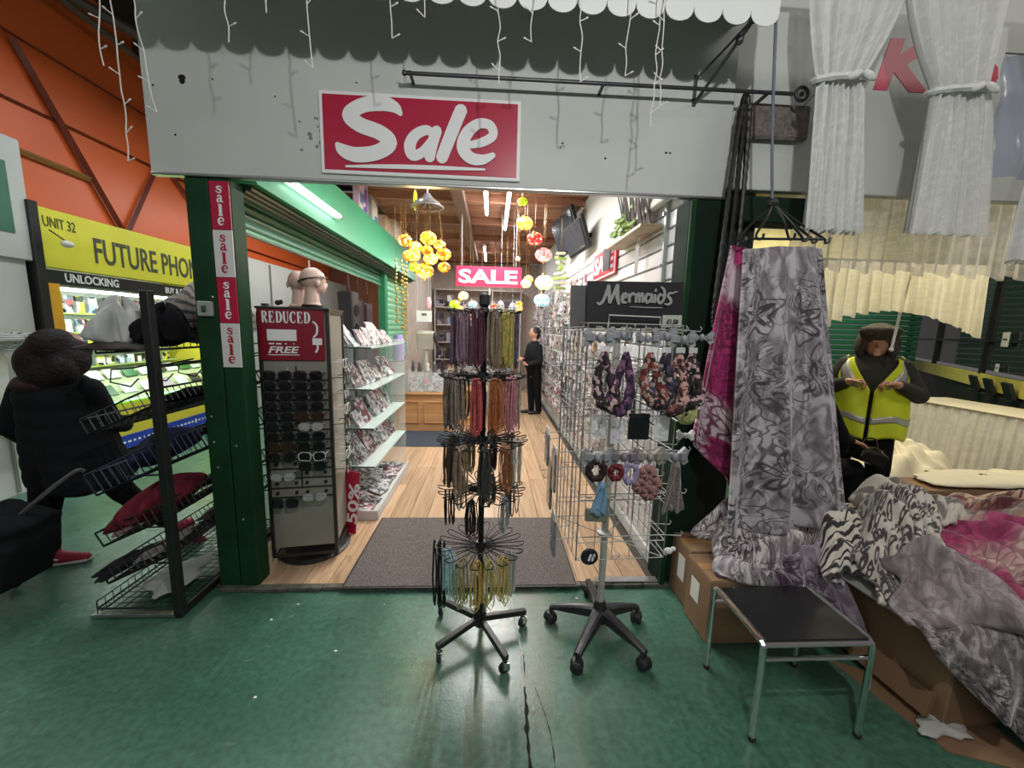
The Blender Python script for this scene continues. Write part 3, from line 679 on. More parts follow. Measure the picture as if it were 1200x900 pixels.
# ================================================================ left aisle: phone shop, orange hall wall
PX = -4.0
def along(X, y, z): return (X, y, z)
ow = MB().box((-4.42, 6.0, 3.7), (0.10, 9.5, 2.5)).build('wall_left', orange_paint); struct(ow, 'orange upper wall of the market hall')
def beam(name, p0, p1, w_, m=brick_red, par=ow): return MB().bar(p0, p1, w_, 4).build(name, m, par)
beam('brace', (-4.33, 4.05, 3.95), (-4.33, 4.95, 2.46), 0.035); beam('brace', (-4.33, 5.55, 3.55), (-4.33, 4.95, 2.46), 0.030)
beam('brace', (-4.33, 5.62, 3.5), (-4.33, 6.6, 2.7), 0.022)
MB().box((-4.33, 5.1, 2.46), (0.10, 0.5, 0.07)).build('wall_plate', brick_red, ow)
beam('rail', (-4.34, 2.5, 3.05), (-4.34, 4.6, 2.97), 0.030, mat('tan_rail', srgb(150, 108, 62), 0.5))
for z in (3.42, 4.0): beam('rail', (-4.35, 3.0, z), (-4.35, 10.5, z), 0.012)
beam('rail', (-4.35, 6.2, 2.78), (-4.35, 10.5, 2.74), 0.015); beam('rail', (-4.35, 6.2, 2.6), (-4.35, 10.5, 2.58), 0.012)
wl2 = MB().box((-4.12, 8.85, 1.28), (0.10, 4.9, 2.56)).build('wall_left_far', dirty_white); struct(wl2, 'pale wall at the far end of the left aisle')
MB().box((-4.06, 7.4, 1.28), (0.02, 0.03, 2.5)).build('cover_strip', grey_metal, wl2)
rf = MB().box((-3.4, 5.2, 4.95), (6.4, 11, 0.10)).build('ceiling_hall', mat('dark_hall_roof', srgb(44, 40, 38), 0.9)); struct(rf, 'dark roof over the left aisle')
dm = mat('grey_roof_steel', srgb(92, 84, 78), 0.6)
for y in (3.6, 5.4, 7.2): MB().box((-3.2, y, 4.75), (5.0, 0.10, 0.28)).build('roof_beam', dm, rf)
MB().bar((-4.25, 4.1, 4.55), (-3.0, 6.2, 4.4), 0.05, 6).build('conduit', dm, rf); MB().bar((-4.0, 3.0, 4.4), (-4.0, 9.5, 4.3), 0.03, 6).build('conduit', dm, rf)
wf = MB().box((-2.0, 11.2, 2.5), (6.0, 0.1, 5.0)).build('wall_far', mat('far_hall_wall', srgb(150, 92, 62), 0.7)); struct(wf, 'far wall closing the left aisle')

# neighbour's white wall, post and high sign panel at the left edge
wn = MB().box((-4.06, 2.65, 1.0), (0.12, 1.90, 2.0)).build('wall_left_near', dirty_white); struct(wn, 'white wall left of the phone shop')
MB().box((-3.985, 3.30, 1.0), (0.02, 0.012, 1.96)).build('panel_joint', grey_metal, wn)
t = thing('shop_sign_panel', 'white sign panel with a green block at the upper left edge', 'sign', (-4.0, 3.2, 1.98))
MB().box((-4.0, 3.13, 2.46), (0.06, 1.06, 0.98), bev=0.01).build('board', dirty_white, t)
MB().box((-3.966, 3.22, 2.46), (0.006, 0.62, 0.56)).build('green_block', mat('sign_green', srgb(66, 116, 92), 0.5), t)
p = MB().box((-3.99, 3.665, 1.24), (0.10, 0.07, 2.48), bev=0.004).build('trim_5', black_metal); struct(p, 'black post at the left end of the phone shop')

t = thing('shop_fascia_sign', 'long yellow shop sign with grey capitals above the phone shop', 'sign', (PX, 4.9, 1.93))
MB().box((PX-0.03, 4.98, 2.20), (0.06, 2.56, 0.52), bev=0.006).build('panel', yellow_sign, t)
text_on('UNIT 32', (PX+0.003, 3.775, 2.30), (0, 1, 0), (0, 0, 1), mat('sign_dark_grey', srgb(72, 76, 58), 0.5), height=0.09, width=0.27, parent=t)
text_on('FUTURE PHONE', (PX+0.003, 4.20, 2.045), (0, 1, 0), (0, 0, 1), mat('sign_dark_grey', srgb(72, 76, 58), 0.5), height=0.25, width=1.47, parent=t, bold=0.012)
t2 = thing('shop_header', 'black header strip with small white capitals under the yellow sign', 'sign', (PX, 4.9, 1.80))
MB().box((PX-0.03, 4.98, 1.862), (0.07, 2.60, 0.125), bev=0.004).build('panel', black_metal, t2)
text_on('UNLOCKING', (PX+0.008, 3.89, 1.825), (0, 1, 0), (0, 0, 1), print_white, height=0.082, width=0.52, parent=t2, bold=0.02)
text_on('BUY & SELL', (PX+0.008, 5.0, 1.822), (0, 1, 0), (0, 0, 1), print_white, height=0.072, width=0.36, parent=t2, bold=0.02)
t = thing('security_camera', 'small white dome camera hanging before the yellow sign', 'camera', (-3.86, 3.80, 2.12))
MB().ball((-3.86, 3.82, 2.155), (0.035, 0.05, 0.032), 12, 8).build('body', paper_white, t, smooth=True)
MB().bar((-3.98, 3.80, 2.27), (-3.87, 3.82, 2.18), 0.006).build('arm', black_metal, t)
# shop interior shell
yl = mat('phone_shop_yellow', srgb(232, 216, 70), 0.5, var=0.04)
sh = MB().box((-5.05, 4.95, 1.2), (0.06, 2.6, 2.4)).build('wall_phone_back', mat('phone_shop_pale_wall', srgb(214, 224, 214), 0.5)); struct(sh, 'pale display wall inside the phone shop')
p = MB().box((-4.5, 6.28, 1.2), (1.1, 0.06, 2.4)).build('wall_phone_side', yl); struct(p, 'yellow side wall of the phone shop')
p = MB().box((-4.5, 3.68, 1.2), (1.0, 0.05, 2.4)).build('wall_phone_near', yl); struct(p, 'yellow near side wall of the phone shop')
p = MB().box((-3.985, 3.755, 1.55), (0.06, 0.09, 0.50)).build('trim_6', mat('amber_panel', srgb(226, 168, 40), 0.5)); struct(p, 'amber panel at the phone shop corner')
tubew = mat_glow('cool_tube_glow', (0.85, 1.0, 0.95), 14.0)
t = thing('strip_light', 'long cool strip light under the phone shop header', 'light', (-4.2, 4.9, 1.74))
MB().bar((-4.10, 3.85, 1.765), (-4.10, 6.15, 1.765), 0.014, 8).build('tube', tubew, t)
MB().box((-4.09, 5.0, 1.79), (0.09, 2.34, 0.02)).build('batten', paper_white, t)
l = lamp('phone_shop_strip', 'AREA', (-4.30, 4.95, 1.74), 22, (0.86, 1.0, 0.94), shape='RECTANGLE', size=0.06, size_y=2.2)
l.rotation_euler = (0, radians(10), 0)
# glass shelves with packs
shelf_m = mat_glass('shelf_glass', (0.75, 0.9, 0.85), 0.5)
PK = [mat_print('phone_pack_a', [srgb(230, 235, 240), srgb(180, 200, 214), srgb(60, 80, 110), srgb(240, 240, 240)], 16), mat_print('phone_pack_b', [srgb(220, 228, 230), srgb(120, 140, 160), srgb(40, 44, 54), srgb(200, 90, 90), srgb(240, 244, 240)], 18),
      mat_print('phone_pack_c', [srgb(40, 44, 50), srgb(70, 76, 84), srgb(190, 200, 205)], 20), mat_print('phone_pack_d', [srgb(226, 222, 60), srgb(240, 240, 230), srgb(60, 60, 40)], 14)]
pm = [[box_mesh('accessory_pack', (0.03, 0.095, h_), q, 0.003, (0, 0, h_/2)) for q in PK] for h_ in (0.20, 0.15, 0.11)]
rows = [(1.55, 0, 'top'), (1.33, 1, 'second'), (1.12, 1, 'third'), (0.92, 2, 'lowest')]
for z, kk, nm in rows:
    t = thing('glass_shelf', f'{nm} glass shelf inside the phone shop', 'shelf', (-4.93, 4.95, z-0.01))
    MB().box((-4.92, 4.95, z-0.006), (0.20, 2.5, 0.010)).build('pane', shelf_m, t)
    MB().box((-4.818, 4.95, z-0.006), (0.006, 2.5, 0.014)).build('price_rail', mat('lime_rail', srgb(196, 224, 110), 0.4), t)
    y = 3.82
    while y < 6.1:
        o = piece(random.choice(pm[kk]), 'accessory_pack', (-4.90+random.uniform(-.02, .03), y, z), None, (0, random.uniform(-0.12, 0.0), random.uniform(-.15, .15)))
        np_ = np_+1 if y > 3.83 else 1; tag(o, f'phone accessory pack, {nth(np_)} from the left on the {nm} shelf of the phone shop', 'packet', 'phone accessory packs'); y += random.uniform(0.105, 0.16)
# counter with stepped display, green LED edge and blue plinth
t = thing('phone_counter', 'yellow phone shop counter with a green lit edge and blue plinth', 'counter', (-4.2, 4.9, 0.0))
MB().box((-4.17, 4.98, 0.33), (0.34, 2.5, 0.54), bev=0.006).build('front_panel', yl, t)
MB().box((-4.0, 4.98, 0.16), (0.02, 2.52, 0.15), bev=0.003).build('plinth_strip', mat('blue_vinyl', srgb(40, 66, 170), 0.4), t)
q = MB()
for k in range(26):
    wd = random.uniform(.012, .04); q.box((-3.9885, 4.2+k*0.06, 0.16), (0.002, wd, 0.022 if k % 9 else 0.05))
q.build('white_print', print_white, t)['kind'] = 'stuff'
MB().box((-4.17, 4.98, 0.05), (0.34, 2.5, 0.06)).build('plinth', black_metal, t)
MB().bar((-3.992, 3.75, 0.615), (-3.992, 6.2, 0.615), 0.008, 6).build('led_edge', mat_glow('green_led', (0.25, 1.0, 0.35), 6.0), t)
st = MB(); st.add([(-4.0, 3.74, 0.605), (-4.0, 6.22, 0.605), (-4.34, 6.22, 0.70), (-4.34, 3.74, 0.70), (-4.62, 6.22, 0.88), (-4.62, 3.74, 0.88)], [(0, 1, 2, 3), (3, 2, 4, 5)])
st.build('sloping_top', mat('pale_display_top', srgb(170, 184, 140), 0.4), t, solid=0.01)
tm = [box_mesh('tablet', (0.012, 0.17, 0.13), m_, 0.003, (0, 0, 0.065)) for m_ in (mat('dark_screen', (0.03, 0.035, 0.04), 0.15), mat('silver_back', srgb(200, 206, 206), 0.3), mat('green_screen', srgb(40, 110, 60), 0.2))]
for j, (X, z, y0, dy) in enumerate([(-4.16, 0.66, 3.85, 0.235), (-4.46, 0.80, 3.9, 0.20)]):
    y = y0; k = 0
    while y < 6.1:
        o = piece(random.choice(tm), 'tablet', (X, y, z), None, (0, radians(-38), random.uniform(-.06, .06)))
        tag(o, f'{nth(k+1)} tablet from the left on the {("lower", "upper")[j]} step of the phone shop counter', 'tablet', 'tablets on the phone shop counter'); y += dy+random.uniform(0, .03); k += 1
t = thing('hanging_bag', 'large pale grey bag hanging at the phone shop front', 'bag', (-3.3, 4.2, 1.3))
# ================================================================ wire basket stand left of the post
WX0, WX1, WY0, WY1 = -1.57, -1.90, 1.86, 2.78
wire = mat('black_wire', (0.010, 0.011, 0.012), 0.45, var=0.1)
bpy.data.objects.remove(t)
t = thing('wire_basket_stand', 'black wire display stand with tilted baskets beside the green post', 'display stand', (-1.75, 2.3, 0))
MB().box((WX0, WY0, 0.82), (0.040, 0.040, 1.62), bev=0.004).build('upright', black_metal, t)
MB().box((WX0, WY1, 0.82), (0.040, 0.040, 1.62), bev=0.004).build('upright', black_metal, t)
def wire_panel(mb, c00, c10, c01, c11, nu, nv, r=0.0028, rim=0.005):
    c00, c10, c01, c11 = map(Vector, (c00, c10, c01, c11))
    for i in range(nu+1): mb.bar(c00.lerp(c10, i/nu), c01.lerp(c11, i/nu), rim if i in (0, nu) else r, 4)
    for j in range(nv+1): mb.bar(c00.lerp(c01, j/nv), c10.lerp(c11, j/nv), rim if j in (0, nv) else r, 4)
bs = MB(); wire_panel(bs, (WX0, WY0, 0.045), (WX0, WY1, 0.045), (-1.97, WY0, 0.045), (-1.97, WY1, 0.045), 22, 10, 0.0022, 0.006)
wire_panel(bs, (-1.97, WY0, 0.02), (-1.97, WY1, 0.02), (-1.97, WY0, 0.085), (-1.97, WY1, 0.085), 22, 1, 0.0022, 0.004)
bs.build('base_tray', wire, t)
MB().box((-1.77, WY0-0.005, 0.016), (0.44, 0.03, 0.014)).build('base_foot', grey_metal, t); MB().box((-1.565, 2.32, 0.02), (0.035, 0.96, 0.03)).build('base_rail', black_metal, t)
def basket(zb, zf, m, dep=0.075):
    mb = MB()
    bk, fr = (WX0-0.02, zb), (WX1, zf)
    # floor, back, front, ends
    wire_panel(mb, (bk[0], WY0, bk[1]), (bk[0], WY1, bk[1]), (fr[0], WY0, fr[1]), (fr[0], WY1, fr[1]), 24, 8)
    up = Vector((-(zb-zf), 0, abs(bk[0]-fr[0]))).normalized()*dep
    for (a, b) in ((bk, fr),):
        for y in (WY0, WY1): wire_panel(mb, (a[0], y, a[1]), (b[0], y, b[1]), Vector((a[0], y, a[1]))+up, Vector((b[0], y, b[1]))+up, 8, 1)
    for q in (bk, fr): wire_panel(mb, (q[0], WY0, q[1]), (q[0], WY1, q[1]), Vector((q[0], WY0, q[1]))+up, Vector((q[0], WY1, q[1]))+up, 24, 1)
    for y in (WY0+0.02, WY1-0.02): mb.bar((WX0, y, zb-0.05), (WX0-0.2, y, zb-0.06), 0.005, 4)
    return mb.build('basket', m, t)
navy = mat('navy_plastic_wire', srgb(26, 34, 62), 0.5)
for zb, zf, bm in ((1.10, 0.955, wire), (0.80, 0.65, navy), (0.53, 0.385, wire), (0.335, 0.185, wire)): basket(zb, zf, bm, 0.11 if bm is navy else 0.075)
tp = MB(); wire_panel(tp, (WX0, WY0, 1.36), (WX0, WY1, 1.36), (-1.82, WY0, 1.34), (-1.82, WY1, 1.34), 18, 6); wire_panel(tp, (-1.82, WY0, 1.34), (-1.82, WY1, 1.34), (-1.82, WY0, 1.40), (-1.82, WY1, 1.40), 18, 1)
tp.build('top_shelf', wire, t)
hk = MB()
for y in (1.9, 2.1, 2.3, 2.5, 2.7):
    hk.tube([(WX0, y, 1.30), (-1.70, y, 1.27), (-1.80, y, 1.26), (-1.81, y, 1.20), (-1.72, y, 1.18), (-1.68, y, 1.22)], 0.004, 4)
hk.bar((WX0, WY0, 1.28), (WX0, WY1, 1.28), 0.006, 4); hk.build('hook_rail', wire, t)
def heap(name, label, cat, c, rad, m, seed, squash=0.5, tilt=0.0, n=22, amp=0.35, group=None):
    """soft crumpled lump: lathed body with folded, uneven surface"""
    rnd = random.Random(seed); ph = [rnd.uniform(0, 6.28) for _ in range(8)]
    def fn(u, v):
        a = 2*pi*u; th = pi*(0.02+0.96*v)
        r = 1+amp*0.4*(sin(3*a+ph[0]+2*v)+0.6*sin(5*a+ph[1]-4*v)+0.4*sin(9*a+ph[2]+7*v))*sin(th)+0.12*amp*sin(13*a+ph[3]+11*v)
        x, y, z = rad[0]*r*sin(th)*cos(a), rad[1]*r*sin(th)*sin(a), -rad[2]*cos(th)*(1+0.25*amp*sin(4*a+ph[4]))
        if z < 0: z *= squash
        return (c[0]+x, c[1]+y, c[2]+z-x*tilt+rad[2]*squash)
    return one(MB().grid(fn, n*2, n), name, m, label, cat, group, smooth=True)
TL = 0.47
heap('folded_garment', 'crumpled dark red cloth in the second lowest tilted basket', 'clothing', (-1.75, 2.06, 0.475), (0.11, 0.22, 0.11), mat('dark_red_cloth', srgb(104, 16, 34), 0.85, bump=0.3, bscale=80), 3, 0.5, -0.47, amp=0.7)
heap('folded_garment', 'pale pink brown packet at the near end of the red cloth basket', 'clothing', (-1.84, 1.92, 0.425), (0.05, 0.05, 0.03), mat('pink_taupe_cloth', srgb(156, 118, 112), 0.8), 4, 0.5, -0.47)
heap('folded_garment', 'navy mesh fabric lying in the blue looking tilted basket', 'clothing', (-1.76, 2.08, 0.75), (0.10, 0.16, 0.10), mat('navy_mesh_cloth', srgb(22, 30, 62), 0.8), 5, 0.5, -0.47, amp=0.7)
heap('folded_garment', 'dark cap shaped bundle at the far end of the navy basket', 'clothing', (-1.70, 2.50, 0.80), (0.09, 0.14, 0.11), cloth_black, 6, 0.5, -0.47, amp=0.7)
heap('folded_garment', 'black bundle in the topmost tilted basket', 'clothing', (-1.74, 2.25, 1.04), (0.09, 0.2, 0.05), cloth_black, 7, 0.5, -0.47)
heap('folded_garment', 'black folded cloth in the red cloth basket beyond the upright', 'clothing', (-1.72, 2.42, 0.50), (0.09, 0.13, 0.04), cloth_black, 8, 0.5, -0.47)
heap('folded_garment', 'grey white folded cloth in the lowest tilted basket', 'clothing', (-1.76, 2.05, 0.265), (0.10, 0.16, 0.035), mat('grey_white_cloth', srgb(158, 152, 146), 0.8, var=0.3, scale=20), 9, 0.5, -0.47)
heap('folded_garment', 'tan and black folded cloth at the far end of the lowest tilted basket', 'clothing', (-1.74, 2.45, 0.28), (0.10, 0.15, 0.04), mat('tan_black_cloth', srgb(96, 78, 66), 0.8, var=0.5, scale=30), 10, 0.5, -0.47)
heap('folded_garment', 'long black flat cloth drooping over the lip of the lowest basket', 'clothing', (-1.92, 1.98, 0.215), (0.06, 0.17, 0.018), cloth_black, 11, 0.5, 0.0)
heap('folded_garment', 'pale folded paper like cloth lying on the base tray of the wire stand', 'clothing', (-1.76, 2.10, 0.052), (0.11, 0.18, 0.03), mat('pale_grey_cloth', srgb(170, 176, 172), 0.8), 12, 0.4, 0.0)
heap('fabric_bundle', 'dark striped bundle of scarves on the top shelf beside the post', 'clothing', (-1.70, 2.44, 1.37), (0.14, 0.34, 0.26), mat_stripes('dark_scarf_stripe', (0.02, 0.02, 0.02), srgb(120, 108, 100), 5.0, 0.8, 1.0), 13, 0.3, 0.0, amp=0.5)
heap('fabric_bundle', 'black velvet bundle on the top shelf left of the upright', 'clothing', (-1.67, 2.08, 1.37), (0.07, 0.15, 0.15), cloth_black, 14, 0.3, 0.0, amp=0.7)
heap('folded_satin', 'pale grey satin piece heaped on the top shelf of the wire stand', 'clothing', (-1.80, 1.99, 1.362), (0.09, 0.12, 0.17), mat('pale_grey_satin', srgb(186, 188, 186), 0.4, var=0.08), 15, 0.3, 0.15, amp=0.75)
heap('fabric_bundle', 'flat dark cloth spread on the near end of the top shelf', 'clothing', (-1.78, 1.90, 1.35), (0.13, 0.07, 0.03), mat('grey_brown_cloth', srgb(66, 58, 56), 0.85), 16, 0.4, 0.0)
# hooks with dark goods at the far left, on the neighbour's wall
t = thing('hook_rack', 'grey wire hook rack with dark goods on the white wall at the left edge', 'rack', (-3.85, 3.3, 1.2))
q = MB(); wire_panel(q, (-3.97, 2.9, 1.28), (-3.97, 3.5, 1.28), (-3.7, 2.9, 1.24), (-3.7, 3.5, 1.24), 8, 4, 0.003, 0.005)
q.tube([(-3.97, 3.2, 1.42), (-3.9, 3.2, 1.46), (-3.86, 3.2, 1.40), (-3.86, 3.2, 1.30)], 0.006, 5); q.build('shelf_wires', grey_metal, t)
heap('fabric_bundle', 'black and white lumpy bundle on the wall rack at the left edge', 'clothing', (-3.8, 3.25, 1.285), (0.12, 0.28, 0.05), mat_stripes('lumpy_black_white', (0.02, 0.02, 0.02), srgb(190, 190, 186), 3.0, 1.5, 1.0), 17, 0.6, 0.0, amp=0.6)
heap('fabric_bundle', 'white cloth bundle hanging below the wall rack at the left edge', 'clothing', (-3.82, 2.95, 0.62), (0.10, 0.24, 0.42), paper_white, 18, 0.9, 0.0, amp=0.3)

# ================================================================ walking person with suitcase
def person_walk():
    t = thing('person', 'person in a long black coat and red trainers walking past on the left', 'person', (-2.53, 2.34, 0))
    hair = mat('dark_brown_hair', srgb(26, 18, 18), 0.6, var=0.5, scale=40, bump=0.8, bscale=60, spec=0.25)
    body = [('e', (0.05, 0.02, 1.31), (0.088, 0.10, 0.115)), ('c', (0.045, 0.0, 1.22), (0.03, 0.0, 1.14), 0.05, 0.055), ('e', (0.0, 0, 0.98), (0.16, 0.12, 0.20)), ('e', (0, 0, 0.70), (0.14, 0.12, 0.14)),
            ('c', (-0.02, -0.07, 0.66), (-0.08, -0.08, 0.36), 0.075, 0.055), ('c', (-0.08, -0.08, 0.36), (-0.12, -0.04, 0.09), 0.05, 0.034),
            ('c', (0.06, 0.07, 0.66), (0.22, 0.08, 0.42), 0.075, 0.055), ('c', (0.22, 0.08, 0.42), (0.40, 0.16, 0.17), 0.05, 0.034),
            ('c', (-0.16, -0.02, 1.08), (-0.22, -0.05, 0.86), 0.05, 0.042), ('c', (-0.22, -0.05, 0.86), (-0.27, 0.06, 0.74), 0.042, 0.028),
            ('c', (0.17, 0.02, 1.08), (0.21, 0.06, 0.86), 0.05, 0.042), ('c', (0.21, 0.06, 0.86), (0.17, 0.20, 0.82), 0.042, 0.028),
            ('e', (0.135, 0.05, 1.30), (0.022, 0.02, 0.018)), ('e', (0.125, 0.06, 1.26), (0.016, 0.02, 0.01))]
    body += hand((-0.27, 0.07, 0.73), (-0.05, 0.1, -1), (0.3, 0.8, 0), 0.95, 0.7) + hand((0.165, 0.205, 0.82), (-0.6, 0.6, 0.1), (-0.4, -0.5, 0), 0.95, 0.6, -1)
    blob('body', skin, body, 0.008, t)
    blob('hair', hair, [('e', (0.03, -0.01, 1.325), (0.108, 0.118, 0.112)), ('e', (-0.02, -0.06, 1.24), (0.10, 0.085, 0.12)), ('e', (0.09, -0.06, 1.20), (0.085, 0.07, 0.10)), ('e', (-0.08, -0.02, 1.20), (0.07, 0.08, 0.10)), ('e', (0.12, 0.0, 1.26), (0.055, 0.085, 0.10)), ('e', (0.13, 0.02, 1.31), (0.04, 0.07, 0.06)), ('e', (0.02, -0.10, 1.17), (0.10, 0.05, 0.10))], 0.012, t)
    padded = mat('black_padded_coat', (0.007, 0.008, 0.010), 0.85, spec=0.2, var=0.3, scale=8, bump=0.3, bscale=40)
    def coat(u, v):
        a = 2*pi*u; z = 1.17-0.65*v
        rx = 0.09+0.10*min(1, v/0.16)**0.6+0.045*max(0, v-0.3)/0.7; ry = 0.08+0.065*min(1, v/0.16)**0.6+0.05*max(0, v-0.3)/0.7
        k = 0.016*v*v*sin(5*a+1)+0.010*v*sin(9*a+3*v); q = 0.005*abs(sin(pi*v*7))
        return ((rx+k+q)*cos(a)+0.07*v*v, (ry+k+q)*sin(a)+0.03*v*v, z+0.03*v*sin(2*a+0.5))
    MB().grid(coat, 48, 42).build('coat', padded, t, smooth=True, local=True, solid=0.012)
    blob('sleeve', padded, [('c', (-0.15, -0.02, 1.08), (-0.225, -0.05, 0.87), 0.072, 0.062), ('c', (-0.225, -0.05, 0.87), (-0.265, 0.05, 0.765), 0.060, 0.046)], 0.012, t)
    blob('sleeve', padded, [('c', (0.155, 0.02, 1.08), (0.215, 0.06, 0.87), 0.072, 0.062), ('c', (0.215, 0.06, 0.87), (0.18, 0.18, 0.825), 0.060, 0.046)], 0.012, t)
    blob('scarf', mat('maroon_hood', srgb(44, 16, 22), 0.85, var=0.3), [('e', (-0.02, -0.04, 1.12), (0.145, 0.12, 0.055)), ('c', (-0.10, -0.08, 1.13), (-0.17, -0.06, 1.09), 0.04, 0.015)], 0.012, t)
    blob('trousers', cloth_black, [('c', (-0.02, -0.07, 0.66), (-0.08, -0.08, 0.36), 0.09, 0.066), ('c', (-0.08, -0.08, 0.36), (-0.12, -0.045, 0.12), 0.064, 0.046), ('c', (0.06, 0.07, 0.66), (0.22, 0.08, 0.42), 0.09, 0.066), ('c', (0.22, 0.08, 0.42), (0.39, 0.155, 0.185), 0.064, 0.046), ('e', (0, 0, 0.68), (0.15, 0.13, 0.12))], 0.012, t)
    red = mat('crimson_trainer', srgb(150, 30, 52), 0.6, var=0.1, bump=0.2, bscale=150); sole = mat('white_sole', srgb(200, 196, 194), 0.5)
    for (h_, d_, up) in (((-0.175, -0.055, 0.0), Vector((1, 0.28, 0.0)), 0.0), ((0.40, 0.15, 0.10), Vector((0.7, 0.35, -0.62)), 0.3)):
        h_ = Vector(h_); d_ = d_.normalized(); u_ = Vector((0, 0, 1)); u_ = (u_-d_*u_.dot(d_)).normalized()
        s_ = blob('shoe', red, [('c', h_+d_*0.035+u_*0.05, h_+d_*0.10+u_*0.045, 0.036, 0.038), ('c', h_+d_*0.10+u_*0.042, h_+d_*0.21+u_*0.028, 0.038, 0.026), ('c', h_+d_*0.04+u_*0.06, h_+d_*0.06+u_*0.10, 0.036, 0.038)], 0.008, t)
        blob('sole', sole, [('c', h_+d_*0.025+u_*0.014, h_+d_*0.12+u_*0.013, 0.036*0.4, 0.014), ('c', h_+d_*0.12+u_*0.013, h_+d_*0.23+u_*0.016, 0.014, 0.013), ('b', h_+d_*0.125+u_*0.013, (0.20, 0.062, 0.022), (16, 'Z'))] if not up else [('c', h_+d_*0.02, h_+d_*0.22, 0.02, 0.018)], 0.007, s_)
        if not up: MB().tube(catmull([h_+Vector((0.05, -0.036, 0.03)), h_+Vector((0.085, -0.030, 0.062)), h_+Vector((0.12, -0.022, 0.052))], 4), 0.005, 5).build('logo_stripe', sole, s_, local=True)
    return t
person_walk()
t = thing('suitcase', 'dark soft suitcase trundling at the lower left edge', 'suitcase', (-2.42, 1.93, 0))
blob('shell', cloth_charcoal, [('b', (-0.08, 0.04, 0.33), (0.28, 0.26, 0.36), (18, 'Y')), ('e', (0.03, 0, 0.46), (0.12, 0.14, 0.05)), ('b', (0.07, 0.0, 0.27), (0.05, 0.24, 0.26), (18, 'Y'))], 0.02, t, smooth=6)
MB().tube(catmull([(0.02, 0.02, 0.48), (0.16, 0.06, 0.62), (0.24, 0.12, 0.70), (0.26, 0.14, 0.69)], 5), 0.010, 6).build('telescopic_handle', mat('grey_handle', srgb(110, 108, 106), 0.35, metal=0.5), t, local=True)
for y in (-0.15, 0.15): MB().lathe([(0.03, -0.012), (0.034, 0), (0.03, 0.012)], (-0.20, y, 0.04), 10, axis=(0, 1, 0)).build('wheel', black_plastic, t, local=True)

# ================================================================ shop interior: left side shutters
def shutter_curtain(parent, X, y0, y1, ztop, zbot, m, pitch=0.055):
    me = MB()
    k = 7; pr = [(0.010*sin(pi*i/k), i/k*pitch) for i in range(k+1)]
    vs = []; 
    for a, b in pr: vs += [(a, -0.5, b), (a, 0.5, b)]
    for a, b in pr: vs += [(a-0.003, -0.5, b), (a-0.003, 0.5, b)]
    o2 = 2*(k+1)
    fs = [(2*i, 2*i+1, 2*i+3, 2*i+2) for i in range(k)]+[(o2+2*i, o2+2*i+2, o2+2*i+3, o2+2*i+1) for i in range(k)]
    fs += [(0, o2, o2+1, 1), (2*k, 2*k+1, o2+2*k+1, o2+2*k)]
    for e in (0, 1): fs += [(2*i+e, 2*i+2+e, o2+2*i+2+e, o2+2*i+e) for i in range(k)]
    me.add(vs, fs)
    ms = bpy.data.meshes.new('shutter_slat'); ms.from_pydata(me.v, [], me.f); ms.update(); ms.materials.append(m)
    z = zbot
    while z < ztop-0.01:
        piece(ms, 'shutter_slat', (X, (y0+y1)/2, z), parent, None, (1, y1-y0, 0.98)); z += pitch
housing = mat('mint_green_housing', srgb(64, 152, 108), 0.4, var=0.05, scale=3)
t = thing('roller_shutter', 'raised green roller shutter with a long housing on the left of the shop', 'shutter', (0, 0, 0))
mb = MB(); prof = [(-1.22, 2.20), (-1.32, 2.64), (-1.55, 2.64), (-1.55, 2.20)]
mb.add([(x, 2.16, z) for x, z in prof]+[(x, 6.3, z) for x, z in prof], [(0, 1, 2, 3), (4, 7, 6, 5), (0, 4, 5, 1), (1, 5, 6, 2), (2, 6, 7, 3), (3, 7, 4, 0)])
mb.build('housing', housing, t)
dk = mat('dark_shutter_steel', srgb(52, 66, 58), 0.4, metal=0.3)
for k in range(3): MB().bar((-1.27-0.03*k, 2.17, 2.185-0.012*k), (-1.27-0.03*k, 6.2, 2.185-0.012*k), 0.016, 8).build('edge_roll', dk, t)
shutter_curtain(t, -1.42, 2.17, 5.0, 2.21, 2.02, mat('mid_green_slat', srgb(56, 104, 80), 0.4, metal=0.2), 0.05)
MB().box((-1.415, 3.58, 2.005), (0.03, 2.82, 0.03), bev=0.004).build('bottom_rail', shut_green, t)
MB().bar((-1.395, 2.17, 1.992), (-1.395, 5.0, 1.992), 0.006, 6).build('rail_trim', mat('bright_steel_trim', (0.7, 0.72, 0.7), 0.25, metal=0.8), t)
t = thing('roller_shutter', 'closed green roller shutter beyond the guide post at the back left', 'shutter', (0, 0, 0))
shutter_curtain(t, -1.42, 5.12, 6.42, 2.22, 0.9, mat('pale_green_slat', srgb(120, 176, 138), 0.4), 0.075)
MB().box((-1.40, 5.06, 1.15), (0.09, 0.10, 2.25), bev=0.005).build('guide_post', shut_green, t)
wls = MB().box((-1.44, 7.9, 1.5), (0.08, 2.9, 3.0)).build('wall_left_shop', mat('shop_left_wall', srgb(178, 164, 150), 0.7)); struct(wls, 'pale left wall at the back of the shop')
